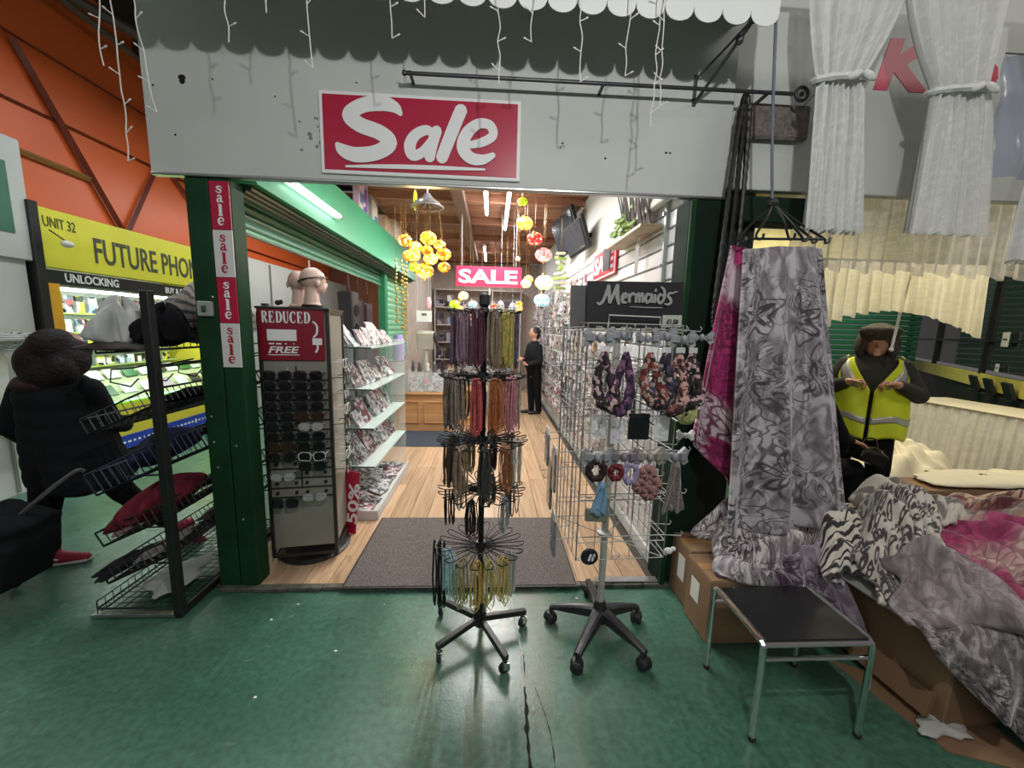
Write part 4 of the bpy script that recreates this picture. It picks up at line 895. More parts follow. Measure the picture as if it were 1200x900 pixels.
# clutter standing on the housing
for k, (y, sz, m_, lb, nm, ct) in enumerate([(4.35, (0.06, 0.30, 0.34), 'pinkframe', 'thin picture frame in pink and white standing on the shutter housing', 'picture_frame', 'picture'), (4.75, (0.05, 0.26, 0.30), 'greyframe', 'grey framed print leaning on the shutter housing', 'picture_frame', 'picture'),
        (5.15, (0.14, 0.22, 0.20), 'tanbox', 'tan cardboard box on top of the shutter housing', 'cardboard_box', 'box'), (5.6, (0.18, 0.3, 0.26), 'cream', 'cream carton at the far end of the shutter housing', 'cardboard_box', 'box')]):
    col_ = {'pinkframe': srgb(206, 170, 190), 'greyframe': srgb(150, 152, 158), 'tanbox': srgb(182, 150, 118), 'cream': srgb(206, 190, 170)}[m_]
    t = thing(nm, lb, ct, (-1.43, y, 2.645))
    MB().box((-1.41, y, 2.647+sz[2]/2), sz, bev=0.006).build('body', mat(m_, col_, 0.5), t)
    if 'frame' in nm:
        MB().box((-1.41+sz[0]/2, y, 2.647+sz[2]/2), (0.006, sz[1]*0.72, sz[2]*0.72)).build('print', mat_print('frame_print', [srgb(120, 90, 170), srgb(220, 200, 220), srgb(90, 130, 160), srgb(230, 220, 200)], 9), t)
    else: MB().box((-1.41, y, 2.647+sz[2]), (sz[0]*1.005, 0.05, 0.003)).build('tape', mat('brown_tape', srgb(168, 128, 84), 0.3), t)
# tubes
tube_hot = mat_glow('white_tube_glow', (0.97, 0.99, 1.0), 22.0)
def batten(label, p0, p1, energy, color, normal_rot, w_=0.05, glow=tube_hot):
    p0, p1 = Vector(p0), Vector(p1); c = (p0+p1)/2; t = thing('fluorescent_tube', label, 'light', c)
    MB().bar(p0, p1, 0.016, 10).build('tube', glow, t)
    d = (p1-p0).normalized()
    MB().box(c+Vector((0, 0, 0.032)) if normal_rot is None else c+Vector(normal_rot), (0.045, (p1-p0).length+0.06, 0.028)).build('fitting', paper_white, t)
    for p in (p0, p1): MB().bar(p-d*0.02, p+d*0.02, 0.018, 8).build('end_cap', grey_metal, t)
    l = lamp('tube_light', 'AREA', c+Vector((0, 0, -0.03)) if normal_rot is None else c-Vector(normal_rot), energy, color, shape='RECTANGLE', size=w_, size_y=(p1-p0).length)
    return l
l = batten('cool white tube fixed to the slope of the green shutter housing', (-1.205, 2.45, 2.33), (-1.205, 3.22, 2.33), 5, (0.85, 0.97, 1.0), (-0.060, 0, 0), 0.012, mat_glow('cool_tube_soft_glow', (0.9, 1.0, 1.0), 5.0)); l.rotation_euler = (0, radians(-60), 0)
batten('bright ceiling tube left of the shop centre line', (-0.10, 4.05, 2.90), (-0.10, 5.05, 2.90), 36, (0.95, 0.98, 1.0), None)
batten('bright ceiling tube right of the shop centre line', (0.15, 4.05, 2.90), (0.15, 5.75, 2.90), 48, (1.0, 0.97, 0.93), None)
batten('distant ceiling tube above the red SALE banner', (-0.17, 7.0, 2.90), (-0.17, 8.4, 2.90), 40, (0.96, 0.98, 1.0), None)
batten('ceiling tube just inside the entrance above the mat', (-0.05, 2.45, 2.93), (-0.05, 3.55, 2.93), 30, (0.97, 0.99, 1.0), None)

# ================================================================ sunglasses tower
TX, TY, TA = -1.165, 2.46, radians(9); TS = 0.955
t = thing('sunglasses_tower', 'tall rotating sunglasses tower with a red REDUCED header', 'display stand', (TX, TY, 0.022), TA); t.scale = (0.92, 0.92, TS)
MB().lathe([(0.235, 0), (0.24, 0.012), (0.22, 0.022), (0.06, 0.03)], (0, 0, 0), 32).build('base', black_plastic, t, local=True, smooth=False)
tow = mat('grey_tower_panel', srgb(140, 138, 126), 0.35, var=0.06); towd = mat('dark_tower_frame', srgb(44, 42, 38), 0.4)
hw = 0.195
MB().box((0, 0, 0.87), (2*hw, 2*hw, 1.52), bev=0.004).build('body', tow, t, local=True)
fr = MB()
for sx in (-1, 1):
    for sy in (-1, 1): fr.box((sx*hw, sy*hw, 0.83), (0.022, 0.022, 1.56), bev=0.003)
for z in (0.06, 1.62):
    fr.box((0, -hw, z), (2*hw, 0.02, 0.02)); fr.box((0, hw, z), (2*hw, 0.02, 0.02)); fr.box((hw, 0, z), (0.02, 2*hw, 0.02)); fr.box((-hw, 0, z), (0.02, 2*hw, 0.02))
fr.build('frame', towd, t, local=True)
MB().box((0, 0, 1.635), (0.42, 0.42, 0.014), bev=0.003).build('top_plate', towd, t, local=True)
NR = 13
shelfm = mat('dark_shelf_strip', srgb(34, 34, 32), 0.4); peg = mat('black_peg', (0.01, 0.01, 0.01), 0.5)
for k in range(NR):
    z = 1.205-k*0.0625
    MB().box((0, -hw-0.006, z), (2*hw-0.01, 0.012, 0.005)).build('ledge', shelfm, t, local=True)
    if k > 7:
        for x in (-0.15, -0.035, 0.03, 0.145):
            MB().lathe([(0.009, 0), (0.011, 0.006), (0.006, 0.02)], (x, -hw-0.002, z+0.03), 8, axis=(0, -1, 0)).build('nose_peg', peg, t, local=True)
MB().box((0.0, -hw-0.004, 0.9), (0.006, 0.01, 0.78)).build('divider', shelfm, t, local=True)
hd = MB().box((-0.01, -hw-0.012, 1.475), (0.37, 0.012, 0.30), bev=0.002).build('header', mat('maroon_header', srgb(132, 14, 40), 0.35, var=0.04), t, local=True)
frn = (0, -hw-0.0185, 0)
SER = {'R': [[(.2, 1, .16), (.2, 0, .16)], [(.02, .98, .05), (.4, .98, .06)], [(.02, .02, .05), (.4, .02, .05)], [(.3, .97, .07), (.66, .92, .14), (.74, .74, .18), (.62, .55, .13), (.28, .51, .06)], [(.46, .5, .10), (.70, .2, .16), (.86, .02, .12), (.96, .02, .05)]],
 'E': [[(.2, 1, .16), (.2, 0, .16)], [(.02, .97, .06), (.8, .97, .07)], [(.78, .99, .05), (.8, .76, .04)], [(.02, .03, .06), (.84, .03, .07)], [(.82, .01, .05), (.88, .28, .04)], [(.2, .52, .06), (.58, .52, .06)], [(.58, .66, .05), (.58, .38, .05)]],
 'D': [[(.2, 1, .16), (.2, 0, .16)], [(.02, .97, .06), (.4, .97, .06), (.72, .86, .14), (.88, .5, .2), (.72, .14, .14), (.4, .03, .06), (.02, .03, .06)]],
 'U': [[(.02, .98, .05), (.4, .98, .05)], [(.62, .98, .05), (.98, .98, .05)], [(.2, 1, .16), (.2, .4, .16), (.3, .1, .14), (.52, .0, .1), (.74, .12, .07), (.8, .4, .06), (.8, 1, .06)]],
 'C': [[(.88, .98, .05), (.86, .7, .04)], [(.86, .76, .06), (.68, .95, .08), (.48, .98, .1), (.2, .82, .16), (.1, .5, .2), (.2, .18, .16), (.48, .02, .1), (.74, .06, .07), (.9, .28, .05)]]}
for i_, ch in enumerate('REDUCED'):
    strokes(SER[ch], (-0.172+i_*0.0395, -hw-0.0185, 1.548), (1, 0, 0), (0, 0, 1), 0.034, 0.066, print_white, None, depth=0.001, smooth_n=4).parent = hd
text_on('FREE', (-0.145, -hw-0.0195, 1.368), (1, 0, 0), (0, 0, 1), print_white, height=0.04, width=0.175, bold=0.02, shear=0.25).parent = hd
for nm, c, d in (('white_patch', (-0.065, -hw-0.0195, 1.475), (0.165, 0.002, 0.066)), ('underline', (-0.06, -hw-0.0195, 1.358), (0.18, 0.002, 0.004)), ('white_patch', (0.135, -hw-0.0195, 1.440), (0.055, 0.002, 0.04))):
    MB().box(c, d).build(nm, print_white, hd, local=True)
q = MB()
for x, wd in ((-0.125, .03), (-0.085, .03), (-0.045, .008), (0.0, .006)): q.box((x, -hw-0.0195, 1.424), (wd, 0.002, 0.008))
q.build('worn_lettering', print_white, hd, local=True)['kind'] = 'stuff'
strokes([[(0, 0.02, .01), (0.02, 0.045, .012), (0.022, 0.09, .012), (0.0, 0.115, .01)], [(0.01, -0.07, .012), (0.022, -0.045, .012), (0.02, -0.01, .01)]], (0.115, -hw-0.0185, 1.445), (1, 0, 0), (0, 0, 1), 1, 1, print_white).parent = hd
# sunglasses
lens_m = mat('dark_lens', (0.006, 0.006, 0.007), 0.08, var=0); lens_b = mat('brown_lens', (0.03, 0.015, 0.01), 0.1, var=0)
def make_glasses(label, frame_m, lens, w_=0.135, hgt=0.048, rnd_=0.6):
    g = thing('sunglasses', label, 'sunglasses', (0, 0, 0), group='sunglasses on the tower')
    fm = MB()
    for s in (-1, 1):
        pts = []
        for i in range(16):
            a = 2*pi*i/16; ca, sa = cos(a), sin(a)
            pts.append((s*w_*0.27+w_*0.22*abs(ca)**rnd_*(1 if ca > 0 else -1), -0.004*abs(ca), hgt*0.5*abs(sa)**rnd_*(1 if sa > 0 else -1)-(0.004 if s*ca < 0 and sa < 0 else 0)))
        fm.tube(pts, 0.0028, 5, closed=True)
        lb = MB(); lb.add([(p[0], p[1], p[2]) for p in pts], [tuple(range(16))]); lb.build('lens', lens, g, local=True, solid=0.002)
        tb = MB().tube([(s*w_*0.5, 0.0, hgt*0.25), (s*w_*0.49, 0.06, hgt*0.2), (s*w_*0.45, 0.062, hgt*0.0)], 0.0026, 5); tb.build('temple', frame_m, g, local=True)
    fm.tube([(-w_*0.07, 0, hgt*0.12), (0, -0.004, hgt*0.2), (w_*0.07, 0, hgt*0.12)], 0.0028, 5); fm.build('frame', frame_m, g, local=True)
    return g
GF = [make_glasses('x', black_plastic, lens_m, 0.152, 0.054, 0.55), make_glasses('x', mat('white_frame', srgb(220, 220, 220), 0.3), lens_m, 0.150, 0.050, 0.7), make_glasses('x', mat('tortoise_frame', srgb(60, 34, 20), 0.3, var=0.5, scale=60), lens_b, 0.152, 0.055, 0.75), make_glasses('x', mat('clear_frame', srgb(150, 150, 150), 0.2), mat_glass('clear_lens', (.7, .7, .7), .3), 0.13, 0.044, 0.8), make_glasses('x', black_plastic, lens_m, 0.150, 0.060, 0.85)]
used = set()
def put_glasses(k, lx, lz, label, face=0):
    """place on the tower; face 0 = front, 1 = right side"""
    rot = Matrix.Rotation(TA+(pi/2 if face else 0), 3, 'Z'); p = rot @ Vector((lx*0.92, -hw*0.92-0.066, 0))+Vector((TX, TY, 0.022+lz*TS))
    an = TA+(pi/2 if face else 0)
    if k not in used:
        g = GF[k]; used.add(k); g.location = p; g.rotation_euler = (0, 0, an); g['label'] = label; return g
    return dup(GF[k], p, an, label)
colw = {-1: 'left', 1: 'right'}
plan = {0: (0, 0), 1: (4, 0), 2: (0, 4), 3: (4, 0), 4: (0, 2), 5: (4, 3), 6: (0, 0), 7: (2, 4), 8: (4, 1), 9: (3, 0), 10: (3, 2)}
for row, (a, b) in plan.items():
    for s, kk in ((-1, a), (1, b)):
        if (row, s) in ((10, 1), (9, -1)): continue
        d = ('black framed', 'white framed', 'brown tortoise', 'clear framed', 'deep black framed')[kk]
        put_glasses(kk, s*0.088, 1.205-row*0.0625+0.034, f'{d} sunglasses in the {colw[s]} column of the tower, {ORD[row]} row down')
put_glasses(0, -0.088, 0.445, 'black framed sunglasses hanging lowest on the left of the tower')
put_glasses(3, 0.09, 0.475, 'clear framed sunglasses hanging lowest on the right of the tower')
for row in range(8):
    put_glasses((1, 0, 3)[row % 3], -0.08, 1.30-row*0.10, f'sunglasses on the right hand side face of the tower, {ORD[row]} from the top', 1)
t = thing('price_tag', 'white paper tag hanging on the front of the sunglasses tower', 'tag', (TX, TY-0.24, 1.15))
MB().box((TX+0.0, TY-0.245, 1.19), (0.045, 0.002, 0.075), rot=Matrix.Rotation(0.1, 3, 'Y')).build('card', paper_white, t); MB().bar((TX, TY-0.245, 1.225), (TX, TY-0.21, 1.25), 0.001, 4).build('string', paper_white, t)
# two mannequin heads on the tower, seen from behind
mann = mat('pale_mannequin', srgb(206, 176, 164), 0.4, var=0.04)
def mannequin(label, x, y, z, rz, s=1.0, mask=False):
    t = thing('mannequin_head', label, 'mannequin', (x, y, z), rz)
    blob('head', mann, [('e', (0, 0, 0.215*s), (0.078*s, 0.098*s, 0.085*s)), ('e', (0, 0.03*s, 0.165*s), (0.062*s, 0.072*s, 0.075*s)), ('c', (0, -0.015*s, 0.14*s), (0, -0.015*s, 0.03*s), 0.046*s, 0.058*s), ('e', (0, -0.01*s, 0.012*s), (0.075*s, 0.07*s, 0.022*s)),
                        ('e', (0, 0.105*s, 0.175*s), (0.011*s, 0.018*s, 0.024*s)), ('e', (0.078*s, -0.01*s, 0.18*s), (0.010*s, 0.02*s, 0.03*s)), ('e', (-0.078*s, -0.01*s, 0.18*s), (0.010*s, 0.02*s, 0.03*s)), ('e', (0, 0.092*s, 0.132*s), (0.022*s, 0.012*s, 0.008*s))], 0.006, t)
    MB().lathe([(0.075*s, 0), (0.078*s, 0.008), (0.07*s, 0.014)], (0, -0.01, 0), 20).build('collar', towd if mask else mann, t, local=True)
    if mask:
        q = [(0.088*s*cos(a), 0.105*s*sin(a), 0.205*s+0.022*s*cos(a*1.0-0.6)) for a in [2*pi*i/24 for i in range(24)]]
        MB().tube(q, 0.004, 6, closed=True).build('elastic_band', black_plastic, t, local=True)
    return t
mannequin('pale mannequin head wearing a dark band, right one on the sunglasses tower', -1.085, 2.43, 1.598, radians(-35), 0.78, True)
mannequin('pale bare mannequin head, left one on the sunglasses tower', -1.205, 2.50, 1.598, radians(20), 0.74)
t = thing('hair_clip', 'small dark clip lying on top of the sunglasses tower', 'clip', (-1.26, 2.36, 1.598))
MB().ball((-1.26, 2.36, 1.616), (0.018, 0.012, 0.016), 8, 6).ball((-1.245, 2.365, 1.621), (0.012, 0.01, 0.014), 8, 6).build('flower', black_plastic, t)
t = thing('sale_card', 'red card with white percent lettering leaning beside the sunglasses tower', 'sign', (-0.985, 2.62, 0.022), radians(-8))
MB().box((0, 0, 0.235), (0.115, 0.008, 0.46), rot=Matrix.Rotation(radians(6), 3, 'Y')).build('card', sale_red, t, local=True)
q = Matrix.Rotation(radians(6), 3, 'Y'); 
text_on('50%', q @ Vector((0.04, -0.0065, 0.06))+Vector((0, 0, 0.02)), q @ Vector((0, 0, 1)), q @ Vector((-1, 0, 0)), print_white, height=0.075, width=0.30, bold=0.02).parent = t

# ================================================================ glass shelf display with leaning card packs
DX0, DX1, DY0, DY1 = -1.34, -0.87, 2.82, 3.86
t = thing('glass_display_unit', 'clear glass shelf display with a white tray base on the left', 'display unit', (-1.1, 3.34, 0.022))
MB().box((-1.08, 3.36, 0.045), (0.46, 1.10, 0.046), bev=0.004).build('base_tray', white_board, t)
MB().box((-0.86, 3.36, 0.062), (0.018, 1.12, 0.08), bev=0.004).build('tray_lip', white_board, t); MB().box((-1.08, 2.81, 0.062), (0.46, 0.018, 0.08), bev=0.004).build('tray_lip', white_board, t)
for k, z in enumerate((1.335, 1.03, 0.735, 0.44)):
    MB().box(((DX0+DX1)/2, (DY0+DY1)/2, z), (DX1-DX0, DY1-DY0, 0.008)).build('shelf_pane', shelf_m, t)
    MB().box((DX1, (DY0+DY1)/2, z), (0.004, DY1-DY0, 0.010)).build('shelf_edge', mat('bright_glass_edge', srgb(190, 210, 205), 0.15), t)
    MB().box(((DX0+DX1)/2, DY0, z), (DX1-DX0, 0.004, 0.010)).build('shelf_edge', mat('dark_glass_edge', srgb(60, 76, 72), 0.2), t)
for y in (DY0+0.02, DY1-0.02): MB().bar((DX0, y, 0.03), (DX0, y, 1.75), 0.012, 8).build('rear_post', grey_metal, t)
MB().box((DX0-0.02, (DY0+DY1)/2, 0.72), (0.012, DY1-DY0, 1.36)).build('rear_panel', mat('pale_grey_board', srgb(150, 160, 158), 0.5), t)
MB().box((-1.1, DY1+0.005, 0.72), (0.46, 0.006, 1.3)).build('side_pane', glass, t)
cards = [mat_print('card_pack_a', [srgb(176, 176, 176), srgb(120, 120, 122), srgb(40, 40, 44), srgb(200, 200, 200)], 42), mat_print('card_pack_b', [srgb(186, 182, 182), srgb(150, 134, 140), srgb(80, 70, 76), srgb(206, 204, 200), srgb(130, 40, 60)], 40),
         mat_print('card_pack_c', [srgb(40, 38, 40), srgb(96, 90, 92), srgb(180, 178, 178)], 44), mat_print('card_pack_d', [srgb(170, 172, 174), srgb(204, 204, 204), srgb(100, 104, 110)], 46)]
cmesh = [[box_mesh('card_pack', (0.010, wd, hh), m_, 0.002, (0, 0, hh/2)) for m_ in cards] for wd, hh in ((0.11, 0.20), (0.085, 0.16), (0.13, 0.13))]
bigcase = mat('clear_tray', srgb(190, 198, 198), 0.2)
snm = {0: 'top', 1: 'second', 2: 'third', 3: 'lowest'}
for k, z in enumerate((1.339, 1.034, 0.739, 0.444)):
    for rowx, kk in ((-0.98, 0), (-1.14, 1)):
        y = DY0+0.08
        while y < DY1-0.05:
            me = random.choice(cmesh[kk if random.random() < .7 else 2])
            o = piece(me, 'card_pack', (rowx+random.uniform(-.02, .02), y, z+0.002), None, (0, radians(random.uniform(-38, -24)), random.uniform(-.25, .1)))
            nn = nn+1 if y > DY0+0.081 else 1; tag(o, f'{nth(nn)} leaning card pack from the entrance, {"front" if kk == 0 else "rear"} row of the {snm[k]} glass shelf', 'packet', f'card packs on the {snm[k]} glass shelf'); y += random.uniform(0.10, 0.14)
for i in range(5):
    for j in range(10):
        if random.random() < 0.1: continue
        o = piece(random.choice(cmesh[2]), 'card_pack', (-1.24+i*0.085, 2.88+j*0.103, 0.070+0.004*i), None, (0, radians(-80), random.uniform(-.25, .25)))
        tag(o, f'silvery packet in the white base tray, {ORD[j]} from the entrance, {ORD[4-i]} column from the aisle', 'packet', 'packets lying in the white tray')
t = thing('loudspeaker', 'tall black speaker standing behind the glass shelves', 'speaker', (-1.27, 3.5, 1.34))
MB().box((-1.25, 3.45, 1.56), (0.13, 0.16, 0.44), bev=0.012).build('cabinet', black_plastic, t)
for z in (1.46, 1.62): MB().lathe([(0.05, 0), (0.05, 0.006), (0.03, 0.003)], (-1.185, 3.45, z), 14, axis=(1, 0, 0)).build('driver', cloth_black, t)
# bags and clothes hanging behind the shelves against the aisle
for k, (y, z0, z1, wd, col_, lb) in enumerate([(3.9, 1.15, 1.72, .22, srgb(70, 48, 62), 'dusky purple scarf hanging behind the glass shelves'), (4.15, 1.1, 1.75, .2, srgb(46, 34, 40), 'dark brown scarf hanging behind the glass shelves'), (4.45, 1.05, 1.72, .24, srgb(60, 44, 44), 'brown patterned scarf beside the green guide post'), (3.1, 1.34, 1.66, .2, srgb(196, 186, 182), 'pale clear bag of goods beside the mannequin heads')]):
    def fn(u, v, y=y, z0=z0, z1=z1, wd=wd, k=k): return (-1.40+0.02*sin(v*19+k), y+wd*(v-0.5)*(0.7+0.3*u), z1+(z0-z1)*u+0.02*sin(v*9))
    one(MB().grid(fn, 10, 18).bar((-1.40, y, z1-0.01), (-1.41, y, 1.995), 0.003, 5), 'hanging_scarf', mat('scarf_%d' % k, col_, 0.8, var=0.35, scale=18), lb, 'scarf', smooth=True, solid=0.008)

# ================================================================ counter, back of the shop
counter_wood = mat_plank('golden_counter_wood', srgb(186, 132, 84), srgb(212, 162, 110), 0.5, 0.4)
t = thing('wooden_counter', 'low golden wood counter with framed panels at the back left', 'counter', (-0.95, 5.6, 0.022))
MB().box((-0.985, 5.62, 0.285), (0.76, 0.50, 0.525), bev=0.006).build('body', counter_wood, t); MB().box((-0.985, 5.61, 0.562), (0.80, 0.54, 0.03), bev=0.006).build('top', counter_wood, t)
for cx in (-1.16, -0.80):
    q = MB()
    for dx, dz, sx, sz in ((0, .15, .30, .02), (0, -.15, .30, .02), (-.14, 0, .02, .30), (.14, 0, .02, .30)): q.box((cx+dx, 5.362, 0.30+dz), (sx, 0.016, sz), bev=0.003)
    q.build('panel_moulding', counter_wood, t)
t = thing('wooden_counter', 'second golden wood counter stepping back towards the aisle of the shop', 'counter', (-0.35, 5.9, 0.022))
MB().box((-0.33, 5.95, 0.285), (0.50, 0.50, 0.525), bev=0.006).build('body', counter_wood, t); MB().box((-0.33, 5.94, 0.562), (0.54, 0.54, 0.03), bev=0.006).build('top', counter_wood, t)
q = MB()
for dx, dz, sx, sz in ((0, .15, .36, .02), (0, -.15, .36, .02), (-.17, 0, .02, .30), (.17, 0, .02, .30)): q.box((-0.33+dx, 5.692, 0.30+dz), (sx, 0.016, sz), bev=0.003)
q.build('panel_moulding', counter_wood, t)
for k in range(7):
    o = piece(random.choice(cmesh[2]), 'card_pack', (-1.22+k*0.085, 5.46, 0.579), None, (radians(-35), 0, radians(90)+random.uniform(-.1, .1))); tag(o, f'{ORD[k]} pale card from the left lying in the sloping row on the wooden counter', 'packet', 'cards on the wooden counter')
for k in range(6):
    o = piece(random.choice(cmesh[0]), 'card_pack', (-1.27+k*0.11, 5.70, 0.579), None, (0, radians(-20), radians(-80)+random.uniform(-.2, .2))); tag(o, f'{ORD[k]} taller card pack from the left at the rear of the wooden counter', 'packet', 'cards on the wooden counter')
t = thing('small_easel', 'small white easel chair shaped stand on the counter', 'stand', (-0.78, 5.6, 0.58))
q = MB()
for x in (-0.83, -0.73): q.box((x, 5.60, 0.72), (0.015, 0.015, 0.30))
for z in (0.66, 0.74, 0.82): q.box((-0.78, 5.60, z), (0.10, 0.012, 0.025))
q.build('rails', paper_white, t)
heap('red_cap', 'small red cone cap on the counter beside the white stand', 'cap', (-0.96, 5.62, 0.58), (0.07, 0.06, 0.12), mat('bright_red_cloth', srgb(190, 24, 48), 0.7), 31, 0.3, 0, 12, 0.15)
t = thing('price_board', 'small white price board hanging at the back left', 'sign', (-0.98, 5.5, 1.5))
MB().box((-0.96, 5.5, 1.64), (0.21, 0.008, 0.15)).build('card', paper_white, t)
q = MB(); 
for i in range(3): q.box((-0.985+i*0.024, 5.494, 1.665), (0.016, 0.002, 0.036))
q.build('black_print', print_black, t)
for x in (-1.05, -0.87): MB().bar((x, 5.5, 1.71), (x, 5.5, 3.036), 0.0015, 4).build('string', paper_white, t)
t = thing('register_display', 'pale angled till on a stand above the counter', 'till', (-1.0, 5.75, 0.58))
MB().box((-0.98, 5.72, 1.30), (0.24, 0.12, 0.26), rot=Matrix.Rotation(0.3, 3, 'X'), bev=0.012).build('screen', mat('putty_plastic', srgb(190, 184, 170), 0.4), t); MB().bar((-0.98, 5.75, 0.58), (-0.98, 5.75, 1.25), 0.03, 8).build('pedestal', mat('putty_plastic', srgb(190, 184, 170)), t)
MB().box((-0.82, 5.70, 1.27), (0.03, 0.10, 0.28), rot=Matrix.Rotation(-0.3, 3, 'Y')).build('card_reader', black_plastic, t)
t = thing('tinsel_jar', 'tall violet lit jar standing before the closed shutter', 'jar', (-1.25, 5.25, 0.9))
MB().lathe([(0.07, 0), (0.085, 0.02), (0.085, 0.30), (0.06, 0.34), (0.06, 0.36)], (-1.27, 5.3, 1.02), 14).build('glass', mat('violet_glass', srgb(150, 140, 190), 0.1, var=0.4, scale=30), t, smooth=True); MB().box((-1.27, 5.3, 0.80), (0.2, 0.2, 0.44)).build('stand', mat('grey_stand', srgb(150, 146, 140)), t)
# stocked shelving on the back wall and behind the counter
back_m = [mat_print('back_pack_a', [srgb(200, 190, 186), srgb(120, 110, 116), srgb(60, 54, 62), srgb(220, 214, 210)], 9), mat_print('back_pack_b', [srgb(170, 120, 110), srgb(220, 200, 180), srgb(90, 70, 90), srgb(130, 150, 170)], 8), mat_print('back_pack_c', [srgb(80, 74, 84), srgb(40, 36, 44), srgb(150, 140, 150)], 8)]
bmesh_ = [[box_mesh('gift_box', (wd, 0.12, hh), m_, 0.004, (0, 0, hh/2)) for m_ in back_m] for wd, hh in ((0.16, 0.26), (0.12, 0.2), (0.22, 0.16))]
t = thing('shelving_unit', 'tall stocked shelving along the back wall of the shop', 'shelving', (-0.3, 9.2, 0.022))
for z in (0.35, 0.75, 1.15, 1.55, 1.95, 2.35): MB().box((-0.35, 9.2, z), (2.0, 0.3, 0.02)).build('shelf', mat('pale_shelf', srgb(190, 180, 172), 0.5), t)
for x in (-1.34, -0.68, -0.02, 0.64): MB().box((x, 9.2, 1.2), (0.025, 0.3, 2.36)).build('upright', mat('pale_shelf', srgb(190, 180, 172)), t)
for j, z in enumerate((0.36, 0.76, 1.16, 1.56, 1.96)):
    x = -1.22
    while x < 0.55:
        o = piece(random.choice(random.choice(bmesh_)), 'gift_box', (x, 9.14, z), None, (0, 0, random.uniform(-.1, .1))); nb = nb+1 if x > -1.21 else 1; tag(o, f'{nth(nb)} boxed gift from the left on the {("bottom", "low", "middle", "upper", "top")[j]} back shelf of the shop', 'box', 'boxed gifts on the back shelves'); x += random.uniform(0.2, 0.28)
# a rack of dark ornaments behind the necklaces
t = thing('glass_cabinet', 'mirrored glass cabinet of ornaments behind the necklaces', 'cabinet', (-0.35, 6.6, 0.022))
MB().box((-0.25, 6.7, 0.42), (0.66, 0.40, 0.80), bev=0.006).build('plinth', mat('grey_cabinet', srgb(150, 146, 146), 0.4), t)
for z in (0.84, 1.14, 1.44, 1.74): MB().box((-0.25, 6.7, z), (0.64, 0.38, 0.010)).build('shelf_pane', shelf_m, t)
for x in (-0.57, 0.07):
    for y in (6.51, 6.89): MB().bar((x, y, 0.8), (x, y, 1.78), 0.01, 6).build('post', grey_metal, t)
for j, z in enumerate((0.846, 1.146, 1.446)):
    for k in range(5):
        r = random.uniform(.03, .05); h_ = random.uniform(.12, .22); c = (-0.49+k*0.12, 6.62, z)
        q = MB().lathe([(r*0.7, 0), (r, h_*0.3), (r*0.8, h_*0.6), (r*0.35, h_*0.8), (r*0.5, h_)], c, 10)
        one(q, 'ornament', random.choice([mat('pewter', srgb(110, 108, 112), 0.3, metal=0.6), mat('pearl_glaze', srgb(214, 206, 200), 0.25), mat('dark_glaze', srgb(50, 40, 50), 0.2), mat('rose_glaze', srgb(180, 110, 120), 0.3)]), f'{ORD[k]} vase shaped ornament from the left on the {("lower", "middle", "upper")[j]} pane of the glass cabinet', 'ornament', 'ornaments in the glass cabinet', smooth=True)

# ================================================================ hanging lamps
brass = mat('aged_brass', srgb(120, 88, 44), 0.35, metal=0.8)
MO = {'yellow': mat_mosaic('mosaic_yellow', [srgb(255, 196, 60), srgb(255, 230, 140), srgb(240, 150, 30), srgb(255, 214, 90)], 3.6, 42), 'amber': mat_mosaic('mosaic_amber', [srgb(240, 130, 20), srgb(255, 190, 60), srgb(220, 90, 20), srgb(255, 220, 120)], 2.8, 42),
      'red': mat_mosaic('mosaic_red', [srgb(230, 60, 50), srgb(255, 130, 90), srgb(255, 200, 170), srgb(200, 40, 50)], 1.4, 42), 'pink': mat_mosaic('mosaic_pink', [srgb(236, 120, 130), srgb(255, 190, 190), srgb(240, 150, 140), srgb(250, 210, 190)], 1.2, 46),
      'cream': mat_mosaic('mosaic_cream', [srgb(255, 236, 180), srgb(255, 246, 220), srgb(255, 220, 150)], 2.4, 46), 'blue': mat_mosaic('mosaic_blue', [srgb(200, 230, 236), srgb(235, 248, 250), srgb(150, 206, 220)], 1.4, 46), 'lime': mat_mosaic('mosaic_lime', [srgb(200, 230, 40), srgb(236, 240, 80), srgb(160, 210, 40)], 1.4, 46)}
def globe_prof(r, sq=0.82): return [(0.25*r, -0.92*r*sq), (0.62*r, -0.72*r*sq), (0.92*r, -0.35*r*sq), (1.0*r, 0.0), (0.93*r, 0.36*r*sq), (0.66*r, 0.74*r*sq), (0.30*r, 0.95*r*sq)]
def mosaic_globe(t, c, r, kind, sq=0.82, ztop=None):
    g = MB().lathe(globe_prof(r, sq), c, 16).build('glass_globe', MO[kind], t, smooth=True)
    MB().lathe([(0.34*r, 0), (0.30*r, 0.14*r), (0.12*r, 0.30*r)], (c[0], c[1], c[2]+0.9*r*sq), 10).build('brass_cap', brass, g)
    MB().lathe([(0.03*r, -0.3*r), (0.10*r, -0.18*r), (0.26*r, 0.0)], (c[0], c[1], c[2]-0.92*r*sq), 8).build('finial', brass, g)
    return g
t = thing('mosaic_chandelier', 'cluster of glowing yellow and amber mosaic glass globes', 'chandelier', (-0.55, 3.4, 1.95))
